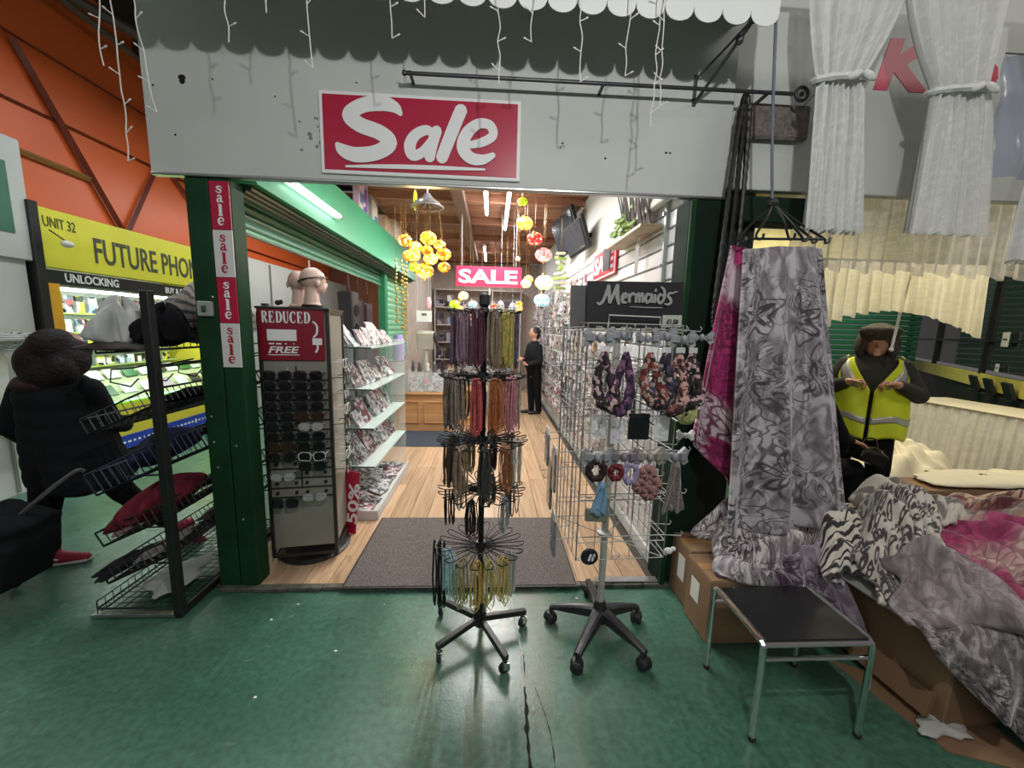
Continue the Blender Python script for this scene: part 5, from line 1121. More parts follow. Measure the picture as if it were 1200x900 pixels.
pts = [(-0.74, 3.36, 2.20, .060, 'amber'), (-0.64, 3.30, 2.14, .052, 'yellow'), (-0.545, 3.34, 2.22, .068, 'yellow'), (-0.46, 3.40, 2.18, .052, 'amber'), (-0.72, 3.42, 2.09, .056, 'amber'), (-0.66, 3.28, 2.07, .062, 'yellow'), (-0.545, 3.28, 2.11, .050, 'amber'), (-0.52, 3.30, 2.05, .060, 'yellow'), (-0.42, 3.36, 2.10, .062, 'amber'), (-0.575, 3.33, 1.955, .076, 'amber'), (-0.68, 3.44, 2.0, .05, 'lime'), (-0.43, 3.46, 2.01, .054, 'amber')]
wi = MB(); wi.tube([(-0.56+0.13*cos(a*pi/10), 3.40+0.12*sin(a*pi/10), 2.48) for a in range(20)], 0.008, 6, closed=True); wi.bar((-0.56, 3.4, 2.5), (-0.56, 3.4, 3.036), 0.008); wi.lathe([(0.10, 0), (0.105, 0.015), (0.05, 0.05), (0.02, 0.09)], (-0.56, 3.4, 2.50), 18)
wi.build('ceiling_plate', mat('pewter_plate', srgb(150, 146, 146), 0.35, metal=0.5), t)
for x, y, z, r, k in pts:
    mosaic_globe(t, (x, y, z), r, k); MB().tube([(x, y, z+r), (x*0.7-0.56*0.3, y*0.7+3.4*0.3, 2.45), (-0.56, 3.4, 2.52)], 0.0025, 4).build('chain', brass, t)
lamp('chandelier_glow', 'POINT', (-0.57, 3.32, 1.84), 7, (1.0, 0.72, 0.34), shadow_soft_size=0.12)
for (x, y, z, r, k, lb) in [(0.315, 4.2, 2.59, .085, 'yellow', 'yellow mosaic pendant lamp, highest of the string on the right'), (0.427, 4.2, 2.44, .085, 'red', 'red mosaic pendant lamp with a bright opening below'), (0.524, 4.2, 2.279, .092, 'pink', 'pink mosaic pendant lamp below the red one'),
        (0.545, 4.25, 2.0, .10, 'cream', 'glowing cream mosaic pendant lamp near the slatted wall'), (0.56, 4.5, 1.83, .095, 'blue', 'pale blue white mosaic pendant lamp, lowest on the right'), (0.36, 4.4, 2.0, .06, 'cream', 'small amber ring lamp behind the banner end'), (0.27, 4.0, 2.74, .05, 'lime', 'small lime green pendant near the right ceiling tube'), (0.34, 5.4, 1.78, .07, 'amber', 'amber pendant lamp far back beside the person'),
        (-0.40, 5.3, 1.92, .07, 'cream', 'cream lamp glowing under the left end of the banner'), (-0.55, 5.6, 1.82, .075, 'lime', 'yellow lime pendant lamp at the back left'), (-0.30, 5.8, 1.84, .07, 'blue', 'pale lamp glowing below the banner letter S'), (-0.32, 5.5, 1.66, .07, 'red', 'orange red lamp low at the back left of the banner'), (0.28, 4.7, 2.32, .03, 'cream', 'tiny white globe lamp below the yellow pendant')]:
    t = thing('pendant_lamp', lb, 'lamp', (x, y, z-r), group='mosaic pendant lamps'); mosaic_globe(t, (x, y, z), r, k)
    MB().bar((x, y, z+r*0.95), (x, y, 3.036), 0.003, 5).build('cord', brass, t)
for k, (x, y, z, r, kd) in enumerate([(-0.48, 6.0, 1.95, .06, 'amber'), (-0.18, 6.2, 1.75, .06, 'cream'), (-0.62, 6.3, 1.70, .06, 'pink'), (0.02, 6.4, 1.86, .055, 'red'), (0.20, 6.0, 1.70, .06, 'cream'), (0.42, 6.4, 1.9, .06, 'amber'), (-0.44, 5.2, 1.74, .05, 'yellow'), (0.46, 5.2, 2.15, .06, 'yellow')]):
    t = thing('pendant_lamp', f'small {kd} mosaic pendant far back in the shop, {("left of the banner pole", "below the banner middle", "by the price board", "behind the pole", "right of the pole", "above the standing person", "just under the banner left end", "beside the pink pendant")[k]}', 'lamp', (x, y, z-r), group='mosaic pendant lamps'); mosaic_globe(t, (x, y, z), r, kd)
    MB().bar((x, y, z+r*0.95), (x, y, 3.036), 0.003, 5).build('cord', brass, t)
for k, (x, z) in enumerate([(0.10, 1.78), (0.26, 1.76)]):
    t = thing('mask_ornament', f'{("silver", "white")[k]} face shaped ornament hanging under the banner', 'ornament', (x, 5.25, z-0.1))
    MB().ball((x, 5.25, z), (0.055, 0.03, 0.085), 12, 9).ball((x, 5.215, z-0.01), (0.010, 0.012, 0.02), 6, 5).build('face', mat('silver_mask', srgb(190, 196, 198), 0.3, metal=0.4), t, smooth=True); q = MB()
    for sx in (-1, 1): q.ball((x+sx*0.02, 5.222, z+0.02), (0.012, 0.006, 0.006), 6, 4)
    q.build('eyes', print_black, t); MB().bar((x, 5.25, z+0.08), (x, 5.25, 3.036), 0.0015, 4).build('thread', paper_white, t)
t = thing('glass_counter_case', 'clear glass case of trinkets on the wooden counter', 'display case', (-0.98, 5.62, 0.58))
for c, d in (((-0.98, 5.40, 0.72), (0.70, 0.006, 0.26)), ((-0.98, 5.62, 0.853), (0.70, 0.44, 0.008)), ((-1.33, 5.62, 0.72), (0.006, 0.44, 0.26)), ((-0.63, 5.62, 0.72), (0.006, 0.44, 0.26))): MB().box(c, d).build('pane', glass, t)
for x in (-1.33, -0.63): MB().box((x, 5.40, 0.72), (0.014, 0.014, 0.27)).build('corner_post', grey_metal, t)
for k in range(6):
    c = (-1.24+k*0.105, 5.52+0.05*(k % 2), 0.859); r = random.uniform(.025, .04); h_ = random.uniform(.10, .2)
    q = MB().lathe([(r*0.8, 0), (r, h_*0.25), (r*0.6, h_*0.55), (r*0.8, h_*0.75), (r*0.3, h_)], c, 10)
    one(q, 'trinket', random.choice([mat('pewter', srgb(110, 108, 112)), mat('pearl_glaze', srgb(214, 206, 200)), mat('rose_glaze', srgb(180, 110, 120)), mat('dark_glaze', srgb(50, 40, 50))]), f'{ORD[k]} trinket from the left on top of the glass counter case', 'ornament', 'trinkets on the glass counter case', smooth=True)
lamp('pendant_glow', 'POINT', (0.45, 4.1, 2.12), 5, (1.0, 0.78, 0.55), shadow_soft_size=0.12)
t = thing('wind_spinner', 'green and cream spiral wind spinner hanging by the slatted wall', 'spinner', (0.76, 4.5, 1.9))
for k in range(9):
    a = k*0.5; z = 2.36-k*0.055; w_ = 0.05+0.05*sin(pi*k/8)
    MB().box((0.76, 4.5, z), (2*w_, 0.05, 0.024), rot=Matrix.Rotation(a, 3, 'Z'), bev=0.004).build('blade', mat('spinner_green', srgb(170, 206, 96), 0.4) if k % 2 else mat('spinner_cream', srgb(226, 222, 196), 0.4), t)
MB().bar((0.76, 4.5, 1.88), (0.76, 4.5, 3.036), 0.003, 5).build('cord', brass, t)
t = thing('paper_charm', 'bright yellow leaf shaped charm hanging from the ceiling', 'ornament', (-0.66, 3.4, 2.46))
MB().ball((-0.66, 3.4, 2.53), (0.018, 0.006, 0.085), 10, 10).build('leaf', mat('yellow_paper', srgb(232, 226, 60), 0.6), t); MB().bar((-0.66, 3.4, 2.61), (-0.66, 3.4, 3.036), 0.0015, 4).build('thread', paper_white, t)
t = thing('paper_charm', 'small pink oval charm hanging below the chandelier', 'ornament', (-0.83, 4.9, 1.72))
MB().ball((-0.80, 4.9, 1.79), (0.034, 0.01, 0.075), 12, 10).build('oval', mat('pink_paper', srgb(240, 186, 190), 0.6), t); MB().bar((-0.80, 4.9, 1.86), (-0.80, 4.9, 3.036), 0.0015, 4).build('thread', paper_white, t)
gold = mat('gold_bead', srgb(220, 180, 80), 0.3, metal=0.7)
for k, (x, y, z0) in enumerate([(-1.07, 4.4, 1.55), (-1.02, 4.45, 1.48), (-0.98, 4.5, 1.42), (-1.05, 4.7, 1.35)]):
    t = thing('bead_string', f'golden bead string hanging at the back left, {ORD[k]} from the shutter', 'bead string', (x, y, z0)); n = 18
    q = MB()
    for i in range(n): q.ball((x+0.004*sin(i), y, z0+(2.25-z0)*i/n), 0.012 if i % 3 else 0.018, 6, 4)
    q.build('beads', gold, t); MB().bar((x, y, z0), (x, y, 3.036), 0.0015, 4).build('thread', brass, t)
t = thing('sale_banner', 'red banner with white capitals SALE hung across the middle of the shop', 'banner', (-0.06, 5.0, 2.02))
MB().box((-0.06, 5.0, 2.14), (0.82, 0.008, 0.245)).build('panel', mat('bright_red_banner', srgb(214, 30, 74), 0.45, var=0.03), t)
text_on('SALE', (-0.44, 4.994, 2.055), (1, 0, 0), (0, 0, 1), print_white, height=0.17, width=0.74, parent=t, bold=0.03)
for x in (-0.4, 0.28): MB().bar((x, 5.0, 2.26), (x, 5.0, 3.036), 0.002, 4).build('string', paper_white, t)
MB().bar((-0.05, 5.02, 1.1), (-0.05, 5.02, 2.02), 0.010, 6).build('pole', paper_white, t)

# ================================================================ person at the back of the shop
t = thing('person', 'person in a dark jacket and trousers standing at the back of the shop', 'person', (0.72, 6.6, 0.022), radians(-70))
blob('body', skin, [('e', (-0.02, 0, 1.40), (0.075, 0.09, 0.105)), ('c', (0, 0, 1.30), (0, 0, 1.22), 0.045, 0.05), ('e', (0, 0, 1.05), (0.17, 0.11, 0.22)), ('e', (0, 0, 0.76), (0.15, 0.11, 0.12)), ('c', (-0.07, 0, 0.72), (-0.08, 0, 0.40), 0.075, 0.055), ('c', (-0.08, 0, 0.40), (-0.08, 0.02, 0.08), 0.052, 0.036), ('c', (0.07, 0.03, 0.72), (0.06, 0.06, 0.40), 0.075, 0.055), ('c', (0.06, 0.06, 0.40), (0.05, 0.1, 0.08), 0.052, 0.036),
    ('c', (-0.17, 0, 1.17), (-0.21, -0.04, 0.95), 0.045, 0.04), ('c', (-0.21, -0.04, 0.95), (-0.10, -0.20, 0.98), 0.038, 0.026), ('c', (0.17, 0, 1.17), (0.23, 0.0, 0.95), 0.045, 0.04), ('c', (0.23, 0.0, 0.95), (0.14, -0.16, 0.88), 0.038, 0.026), ('e', (-0.03, -0.092, 1.395), (0.012, 0.016, 0.018)), ('e', (-0.03, -0.082, 1.36), (0.02, 0.01, 0.007)), ('e', (-0.095, 0.01, 1.40), (0.01, 0.018, 0.025)), ('e', (0.055, 0.01, 1.40), (0.01, 0.018, 0.025))]
    + hand((-0.10, -0.20, 0.98), (0.9, -0.4, 0.1), (0, 0, -1), 0.9, 0.8) + hand((0.14, -0.16, 0.88), (-0.9, -0.4, 0.0), (0, 0, 1), 0.9, 0.8, -1), 0.009, t)
blob('hair', mat('black_hair', (0.012, 0.010, 0.010), 0.5, var=0.3), [('e', (-0.015, 0.025, 1.435), (0.086, 0.09, 0.082)), ('e', (-0.015, 0.05, 1.38), (0.078, 0.06, 0.08))], 0.012, t)
blob('jacket', cloth_charcoal, [('e', (0, 0, 1.06), (0.20, 0.14, 0.22)), ('e', (0, 0, 0.86), (0.19, 0.14, 0.17)), ('c', (-0.17, 0, 1.18), (-0.215, -0.04, 0.95), 0.065, 0.055), ('c', (-0.215, -0.04, 0.95), (-0.12, -0.18, 0.975), 0.053, 0.042), ('c', (0.17, 0, 1.18), (0.235, 0, 0.95), 0.065, 0.055), ('c', (0.235, 0, 0.95), (0.155, -0.145, 0.885), 0.053, 0.042), ('e', (0, 0, 1.24), (0.09, 0.08, 0.05))], 0.013, t)
blob('trousers', cloth_black, [('e', (0, 0.01, 0.76), (0.165, 0.125, 0.12)), ('c', (-0.07, 0, 0.72), (-0.08, 0, 0.40), 0.09, 0.068), ('c', (-0.08, 0, 0.40), (-0.08, 0.02, 0.07), 0.066, 0.055), ('c', (0.07, 0.03, 0.72), (0.06, 0.06, 0.40), 0.09, 0.068), ('c', (0.06, 0.06, 0.40), (0.05, 0.1, 0.07), 0.066, 0.055)], 0.013, t)
for x, y in ((-0.08, 0.0), (0.05, 0.08)): blob('shoe', black_plastic, [('c', (x, y+0.03, 0.035), (x-0.02, y-0.15, 0.03), 0.036, 0.028)], 0.01, t)

# ================================================================ goods on the right-hand slat wall
wp = [mat_print('wall_pack_a', [srgb(190, 188, 188), srgb(160, 156, 158), srgb(100, 92, 96), srgb(206, 204, 202)], 30), mat_print('wall_pack_b', [srgb(186, 176, 168), srgb(170, 130, 104), srgb(90, 76, 74), srgb(200, 196, 190)], 30), mat_print('wall_pack_c', [srgb(60, 58, 62), srgb(130, 128, 132), srgb(180, 178, 178)], 32), mat_print('wall_pack_d', [srgb(180, 168, 174), srgb(204, 196, 198), srgb(140, 84, 104), srgb(190, 194, 198)], 30)]
def pack_mesh(m_, wd, hh):
    q = MB().box((0, 0, -hh/2), (0.014, wd, hh), bev=0.003); q.box((0.0, 0, 0.012), (0.003, wd*0.9, 0.03)); q.ball((-0.008, 0, -hh*0.55), (0.014, wd*0.36, hh*0.3), 8, 6)
    me = bpy.data.meshes.new('hanging_packet'); me.from_pydata(q.v, [], q.f); me.update(); me.materials.append(m_); return me
wmesh = [[pack_mesh(m_, wd, hh) for m_ in wp] for wd, hh in ((0.085, 0.17), (0.10, 0.13), (0.07, 0.22))]
t = thing('slatwall_hooks', 'bright wire hooks carrying packets along the slatted wall', 'hooks', (1.03, 4.5, 0.3)); hmesh = bpy.data.meshes.new('wire_hook')
q = MB().tube([(0, 0, 0), (-0.15, 0, 0.0), (-0.165, 0, 0.015)], 0.003, 4); hmesh.from_pydata(q.v, [], q.f); hmesh.update(); hmesh.materials.append(white_wire)
zs = (2.06, 1.84, 1.62, 1.40, 1.18, 0.96, 0.74, 0.52)
rn = ('top', 'second', 'third', 'fourth', 'fifth', 'sixth', 'seventh', 'lowest')
cnt = 0
for j, z in enumerate(zs):
    y = 3.05+0.05*(j % 2) if j > 2 else 4.1
    while y < 8.6 and cnt < 290:
        h_ = piece(hmesh, 'wire_hook', (0.008, y-4.5, z+0.02-0.3), t)
        o = piece(random.choice(random.choice(wmesh)), 'hanging_packet', (1.03-random.uniform(.06, .13), y, z), None, (0, 0, random.uniform(-.25, .25)))
        n_ = n_+1 if y > (3.11 if j > 2 else 4.11) else 1; tag(o, f'accessory packet in the {rn[j]} row of the slatted wall, {nth(n_)} from the entrance', 'packet', f'packets in the {rn[j]} row of the slatted wall'); y += 0.145+0.012*max(0, y-5); cnt += 1
for j, z in enumerate((1.30, 1.08)):
    for y in (2.45, 2.62, 2.80):
        piece(hmesh, 'wire_hook', (0.008, y-4.5, z+0.02-0.3), t)
        o = piece(random.choice(random.choice(wmesh)), 'hanging_packet', (0.94, y, z), None, (0, 0, random.uniform(-.25, .25))); tag(o, f'{ORD[int((y-2.44)/0.17)]} packet from the entrance in the {("upper", "lower")[j]} row behind the hair rack', 'packet', 'packets at the front of the slatted wall')
for k, (y, z) in enumerate([(4.85, 1.0), (4.75, 0.80), (4.6, 0.66)]):
    t = thing('cable_coil', f'{("upper", "middle", "lower")[k]} coil of black and clear tubing on the slatted wall', 'coil', (0.95, y, z-0.1))
    for r in range(4): MB().tube([(0.93-0.014*r, y+(0.11-0.008*r)*cos(a*pi/10), z+(0.11-0.008*r)*sin(a*pi/10)) for a in range(20)], 0.009, 6, closed=True).build('ring', black_plastic if r % 2 else mat('clear_grey_ring', srgb(170, 172, 172), 0.2), t)
t = thing('sale_plaque', 'red sale plaque on the slatted wall half hidden by a dark comb', 'sign', (1.02, 3.62, 1.98))
MB().box((1.02, 3.64, 2.12), (0.012, 0.74, 0.27)).build('panel', mat('plaque_red', srgb(206, 34, 60), 0.4), t)
q = MB()
for dz, sy, sz, dy in ((.122, .70, .012, 0), (-.122, .70, .012, 0), (0, .012, .25, .345), (0, .012, .25, -.345)): q.box((1.0125, 3.64+dy, 2.12+dz), (0.003, sy, sz))
q.build('white_border', print_white, t); text_on('SALE', (1.0125, 3.94, 2.04), (0, -1, 0), (0, 0, 1), print_white, height=0.16, width=0.60, parent=t, bold=0.03)
t = thing('hanging_comb', 'dark ribbed comb hanging across the red plaque', 'comb', (0.98, 3.45, 2.02))
for k in range(5): MB().bar((0.985, 3.36+0.04*k, 2.03), (0.985, 3.36+0.04*k, 2.20), 0.010, 6).build('tooth', mat('grey_dark_comb', srgb(96, 90, 94), 0.4), t)
MB().bar((0.985, 3.34, 2.21), (0.985, 3.54, 2.21), 0.012, 6).build('spine', mat('grey_dark_comb', srgb(96, 90, 94)), t)
scr = mat('tv_screen', (0.03, 0.035, 0.045), 0.12, var=0.1)
for k, (y, z, s) in enumerate([(5.0, 2.70, 1.0), (4.35, 2.50, 0.72)]):
    t = thing('television', ('large tilted dark television high on the right wall', 'smaller dark screen below and in front of the television')[k], 'television', (0.95, y, z-0.25))
    R_ = Matrix.Rotation(radians(-18), 3, 'Y') @ Matrix.Rotation(radians(8), 3, 'Z')
    MB().box((0.90, y, z), (0.05, 0.78*s, 0.46*s), rot=R_, bev=0.01).build('casing', black_plastic, t); MB().box((0.872, y, z-0.008), (0.01, 0.72*s, 0.40*s), rot=R_).build('screen', scr, t)
    MB().bar((0.92, y, z), (1.06, y, z+0.04), 0.025, 8).build('wall_bracket', black_metal, t)
t = thing('flower_shelf', 'slanting shelf of dried reeds and green flowers high on the right wall', 'shelf', (0.95, 2.75, 2.145))
MB().box((0.96, 2.78, 2.15), (0.14, 0.72, 0.018)).build('board', mat('pale_wood_shelf', srgb(196, 178, 150)), t)
rd = mat('grey_dry_reed', srgb(120, 112, 110), 0.7, var=0.25, scale=20)
for k in range(26):
    y = 2.50+k*0.022; MB().bar((0.99, y, 2.16), (0.93+random.uniform(-.06, .05), y-0.06+random.uniform(-.04, .04), 2.50+random.uniform(-.06, .08)), 0.010, 5, 0.004).build('reed', rd, t)
gm = mat('pale_green_petal', srgb(156, 178, 110), 0.6, var=0.2, scale=30); fmsh = bpy.data.meshes.new('flower'); q = MB()
for a in range(6): q.ball((0.018*cos(a*pi/3), 0.018*sin(a*pi/3), 0), (0.016, 0.016, 0.007), 6, 4)
fmsh.from_pydata(q.v, [], q.f); fmsh.update(); fmsh.materials.append(gm)
for k in range(16): piece(fmsh, 'flower', (0.93-0.95+random.uniform(-.05, .03), 2.88-2.75+random.uniform(-.16, .14), 2.27-2.145+random.uniform(-.08, .1)), t, (random.uniform(0, 1), random.uniform(-1.2, -.3), 0))
t = thing('hanging_lace', 'narrow white lace charm hanging below the flower shelf', 'ornament', (0.98, 2.66, 1.89))
MB().grid(lambda u, v: (0.97+0.006*sin(v*20), 2.66+0.07*(v-.5)*(1-.5*u), 2.15-0.26*u), 8, 8).build('strip', mat('lace_white', srgb(214, 208, 204), 0.7, var=0.25, scale=60), t, solid=0.004); MB().bar((0.97, 2.66, 2.13), (0.98, 2.66, 2.145), 0.002, 4).build('hook', grey_metal, t)
t = thing('batten_fitting', 'white batten fitting with a black end high at the front of the slatted wall', 'light fitting', (1.0, 2.5, 2.25))
MB().box((0.99, 2.52, 2.28), (0.05, 0.55, 0.045), bev=0.006).build('casing', paper_white, t); MB().box((0.99, 2.235, 2.285), (0.055, 0.04, 0.06), bev=0.004).build('end_block', black_plastic, t)
t = thing('shelving_upright', 'grey steel shelving upright on the front of the slatted wall', 'upright', (1.02, 2.3, 1.6))
MB().box((1.026, 2.36, 1.95), (0.022, 0.022, 0.66)).build('rail', mat('grey_upright', srgb(150, 158, 156), 0.35, metal=0.4), t)
for z in (1.75, 1.9, 2.05, 2.2): MB().box((1.008, 2.36, z), (0.016, 0.008, 0.02)).build('lug', grey_metal, t)

# ================================================================ necklace stand
NX, NY = -0.038, 1.69
t = thing('necklace_stand', 'black revolving necklace stand on a five arm castor base', 'display stand', (NX, NY, 0))
NT = t
MB().bar((NX, NY, 0.10), (NX, NY, 1.60), 0.014, 10).build('pole', mat('dark_pole', srgb(34, 28, 26), 0.35, metal=0.3), t)
MB().lathe([(0.016, 0), (0.024, 0.01), (0.024, 0.05), (0.0, 0.065)], (NX, NY, 1.59), 12).build('pole_cap', black_plastic, t)
MB().lathe([(0.03, 0), (0.032, 0.02), (0.03, 0.075), (0.018, 0.08), (0.018, 0.26)], (NX, NY, 0.075), 12).build('hub', black_metal, t)
castN = [(-0.214, 1.555), (0.078, 1.490), (0.178, 1.755), (-0.244, 1.845), (-0.02, 1.955)]
def caster(t, par, x, y, r, dirx, twin=False, m=None, fork=chrome):
    d = Vector((cos(dirx), sin(dirx), 0)); n = Vector((-d.y, d.x, 0)); g = MB()
    for s in ((-0.5, 0.5) if twin else (0,)):
        c = Vector((x, y, r))+n*s*r*0.85
        g.lathe([(r*0.55, -r*0.32), (r*0.92, -r*0.30), (r, -r*0.18), (r, r*0.18), (r*0.92, r*0.30), (r*0.55, r*0.32)], c, 14, axis=n)
    w_ = g.build('wheel', m or black_plastic, par)
    f = MB()
    for s in (-1, 1): f.box(Vector((x, y, r*1.45))+n*s*r*0.42+d*r*0.15, (r*0.9, r*0.12, r*1.3), rot=Matrix.Rotation(dirx, 3, 'Z'))
    f.lathe([(r*0.5, 0), (r*0.5, r*0.25), (r*0.25, r*0.3), (r*0.25, r*0.8)], (x+d.x*r*0.2, y+d.y*r*0.2, r*2.0), 10)
    f.build('fork', fork, par)
for k, (x, y) in enumerate(castN):
    a = Vector((NX, NY, 0.105)); b = Vector((x, y, 0.082)); d = (b-a); an = atan2(d.y, d.x)
    q = MB().box((a+b)/2, (d.length+0.03, 0.026, 0.028), rot=Matrix.Rotation(an, 3, 'Z') @ Matrix.Rotation(-atan2(d.z, d.length), 3, 'Y'), bev=0.003); arm = q.build('arm', black_metal, t)
    caster(t, arm, x, y, 0.026, an+(0.8, 1.3, 0.3, 2.0, 1.0)[k])
TIERS = [(1.565, 0.165, 16), (1.288, 0.195, 18), (1.0, 0.205, 18), (0.765, 0.20, 18), (0.485, 0.205, 18)]
for k, (z, R_, n) in enumerate(TIERS):
    q = MB(); q.lathe([(0.022, -0.02), (0.026, 0), (0.022, 0.02)], (NX, NY, z), 12)
    q.tube([(NX+0.07*cos(a*pi/12), NY+0.07*sin(a*pi/12), z) for a in range(24)], 0.003, 4, closed=True)
    tr_ = q.build('hook_wheel', wire, t)
    for i in range(n):
        a = 2*pi*i/n+0.1*k; d = Vector((cos(a), sin(a), 0)); s = Vector((-sin(a), cos(a), 0)); c = Vector((NX, NY, z)); w_ = 0.019
        pts = [c+d*0.022, c+d*R_*0.45+s*0.011, c+d*R_*0.85+s*w_, c+d*R_*0.98+s*w_*0.7+V(0, 0, .006), c+d*R_*1.0+V(0, 0, .010), c+d*R_*0.98-s*w_*0.7+V(0, 0, .006), c+d*R_*0.85-s*w_, c+d*R_*0.45-s*0.011, c+d*0.022]
        MB().tube(pts, 0.0027, 4).build('hook_loop', wire, tr_)
NM = {}
def nmat(nm, c, rough=0.5, metal=0.0):
    c = [min(0.6, x*1.5+0.012) if max(c) > 0.012 else x for x in c]; return mat('beads_'+nm, c, rough, metal, var=0.4, scale=90)
def necklace(label, tier, ang, m, L_, n=9, spread=0.02, rr=0.8, thick=0.0026, tail=False):
    z, R_, _ = TIERS[tier]; rnd = random.Random(int(ang*100)+tier*999)
    d = Vector((cos(ang), sin(ang), 0)); s = Vector((-sin(ang), cos(ang), 0)); c = Vector((NX, NY, z+0.004))+d*R_*rr
    t = thing('necklace_bunch', label, 'necklace', (c.x, c.y, z-L_), group='necklaces on the black stand')
    q = MB()
    for i in range(n):
        o = d*rnd.uniform(-spread, spread)*1.2+s*rnd.uniform(-spread*0.5, spread*0.5); w_ = rnd.uniform(0.010, 0.02); l = L_*rnd.uniform(0.88, 1.04); b = rnd.uniform(-.006, .006)
        P = [c+o+V(0, 0, .004), c+o+s*w_*0.6-V(0, 0, .012), c+o+s*w_-V(0, 0, l*0.5)+d*b, c+o+s*w_*0.9-V(0, 0, l*0.9), c+o-V(0, 0, l), c+o-s*w_*0.9-V(0, 0, l*0.9), c+o-s*w_-V(0, 0, l*0.5)-d*b, c+o-s*w_*0.6-V(0, 0, .012), c+o+V(0, 0, .004)]
        q.tube(P, thick, 4)
    q.build('strands', m, t)
    h_ = MB().box(c+d*0.012-V(0, 0, 0.018), (0.02, 0.004, 0.026), rot=Matrix.Rotation(ang, 3, 'Z')); h_.build('tag', clear_pack, t)
    return t
G = lambda *c: srgb(*c)
tn = ('top', 'second', 'third', 'fourth', 'lowest')
BUN = [
 (0, [('mauve grey', G(96, 78, 92)), ('dusty plum', G(110, 86, 100)), ('dark wine', G(78, 44, 56)), ('ash brown', G(120, 104, 88)), ('olive gold', G(150, 138, 70)), ('slate violet', G(80, 72, 96)), ('pale olive', G(150, 138, 84)), ('black', G(22, 20, 24)), ('black matt', G(30, 28, 30)), ('taupe', G(120, 108, 92)), ('grey lilac', G(120, 108, 124))], 0.235),
 (1, [('smoky grey', G(108, 98, 92)), ('pewter brown', G(120, 106, 92)), ('coral red', G(160, 70, 74)), ('amber brown', G(150, 88, 48)), ('dusky rose', G(160, 104, 108)), ('grey pearl', G(150, 144, 132)), ('bronze', G(110, 90, 70)), ('charcoal', G(40, 36, 36)), ('jet black', G(18, 18, 20)), ('black coffee', G(40, 30, 26)), ('silver taupe', G(130, 122, 112))], 0.235),
 (2, [('dark bronze', G(70, 56, 46)), ('fine brown', G(120, 100, 84)), ('black silver', G(60, 58, 58)), ('chestnut', G(128, 80, 46)), ('pale silver', G(170, 166, 160)), ('violet brown', G(78, 58, 66)), ('dark plum', G(62, 46, 56)), ('fine gold', G(140, 116, 80)), ('grey bead', G(120, 116, 112))], 0.215),
 (3, [('black lace', G(26, 24, 26)), ('twisted black', G(20, 20, 20)), ('smoke crystal', G(120, 124, 126)), ('slate beads', G(70, 74, 80)), ('umber', G(64, 48, 40)), ('steel', G(120, 120, 118))], 0.16),
 (4, [('sky blue', G(120, 156, 176)), ('pale turquoise', G(140, 170, 170)), ('light olive', G(130, 124, 84)), ('gold', G(168, 142, 76)), ('pale gold', G(176, 156, 96)), ('yellow gold', G(180, 150, 70)), ('silver chain', G(160, 160, 156)), ('black chain', G(20, 20, 22))], 0.215)]
side = lambda a: 'near side' if sin(a) < -0.35 else ('far side' if sin(a) > 0.35 else ('left end' if cos(a) < 0 else 'right end'))
for tier, lst, L_ in BUN:
    k = len(lst)
    for i, (nm, c) in enumerate(lst):
        a = pi+0.25+2*pi*i/k if tier != 4 else pi+0.2+(pi+0.2)*i/k
        if tier == 4 and nm == 'black chain': a = pi-0.1
        necklace(f'{nm} necklaces bunched on the {tn[tier]} tier, {side(a)} of the black stand', tier, a, nmat(nm.replace(' ', '_'), c, 0.35, 0.15 if tier > 0 else 0), L_*(1.55 if nm == 'black chain' else 1), 4 if nm == 'black chain' else (14 if tier < 3 else 9), 0.022, 0.96 if nm == 'black chain' else 0.74, 0.0045 if nm == 'black chain' else 0.0027)

# ================================================================ hair accessory rack
RX, RY, RA = 0.555, 1.70, radians(3)
t = thing('hair_accessory_rack', 'white wire revolving rack with a black header board on a castor base', 'display stand', (RX, RY, 0), RA); RT = t
ivory_pole = mat('grey_white_pole', srgb(176, 176, 168), 0.35, var=0.08)
MB().bar((0, 0, 0.14), (0, 0, 1.50), 0.0165, 12).build('pole', ivory_pole, t, local=True)
MB().lathe([(0.018, 0), (0.034, 0.004), (0.034, 0.016), (0.018, 0.022)], (0, 0, 0.53), 14).build('collar', ivory_pole, t, local=True)
H = 0.195; Z0, Z1 = 0.53, 1.53
q = MB()
for (x0, y0, x1, y1) in ((-H, -H, H, -H), (H, -H, H, H), (H, H, -H, H), (-H, H, -H, -H)):
    for i in range(7 if y0 != y1 else 6):
        f = i/(6 if y0 != y1 else 5); q.bar((x0+(x1-x0)*f, y0+(y1-y0)*f, Z0), (x0+(x1-x0)*f, y0+(y1-y0)*f, Z1), 0.0022 if 0 < f < 1 else 0.0032, 4)
    z = Z0
    for zz in (0.53, 0.61, 0.635, 0.80, 0.825, 0.99, 1.015, 1.16, 1.185, 1.33, 1.355, 1.50, 1.53): q.bar((x0, y0, zz), (x1, y1, zz), 0.0024, 4)
q.bar((-H, -H, Z0), (H, H, Z0), 0.0028, 4); q.bar((-H, H, Z0), (H, -H, Z0), 0.0028, 4)
rack_wire = mat('grey_white_wire', srgb(168, 168, 164), 0.35, var=0.04)
q.build('wire_cage', rack_wire, t, local=True)
hook = MB().tube([(0, 0, 0), (0, -0.10, -0.008), (0, -0.108, 0.006), (0, -0.100, 0.012)], 0.0024, 4); hook.bar((-0.012, 0, 0), (0.012, 0, 0), 0.003, 4)
hme = bpy.data.meshes.new('wire_hook'); hme.from_pydata(hook.v, [], hook.f); hme.update(); hme.materials.append(rack_wire)
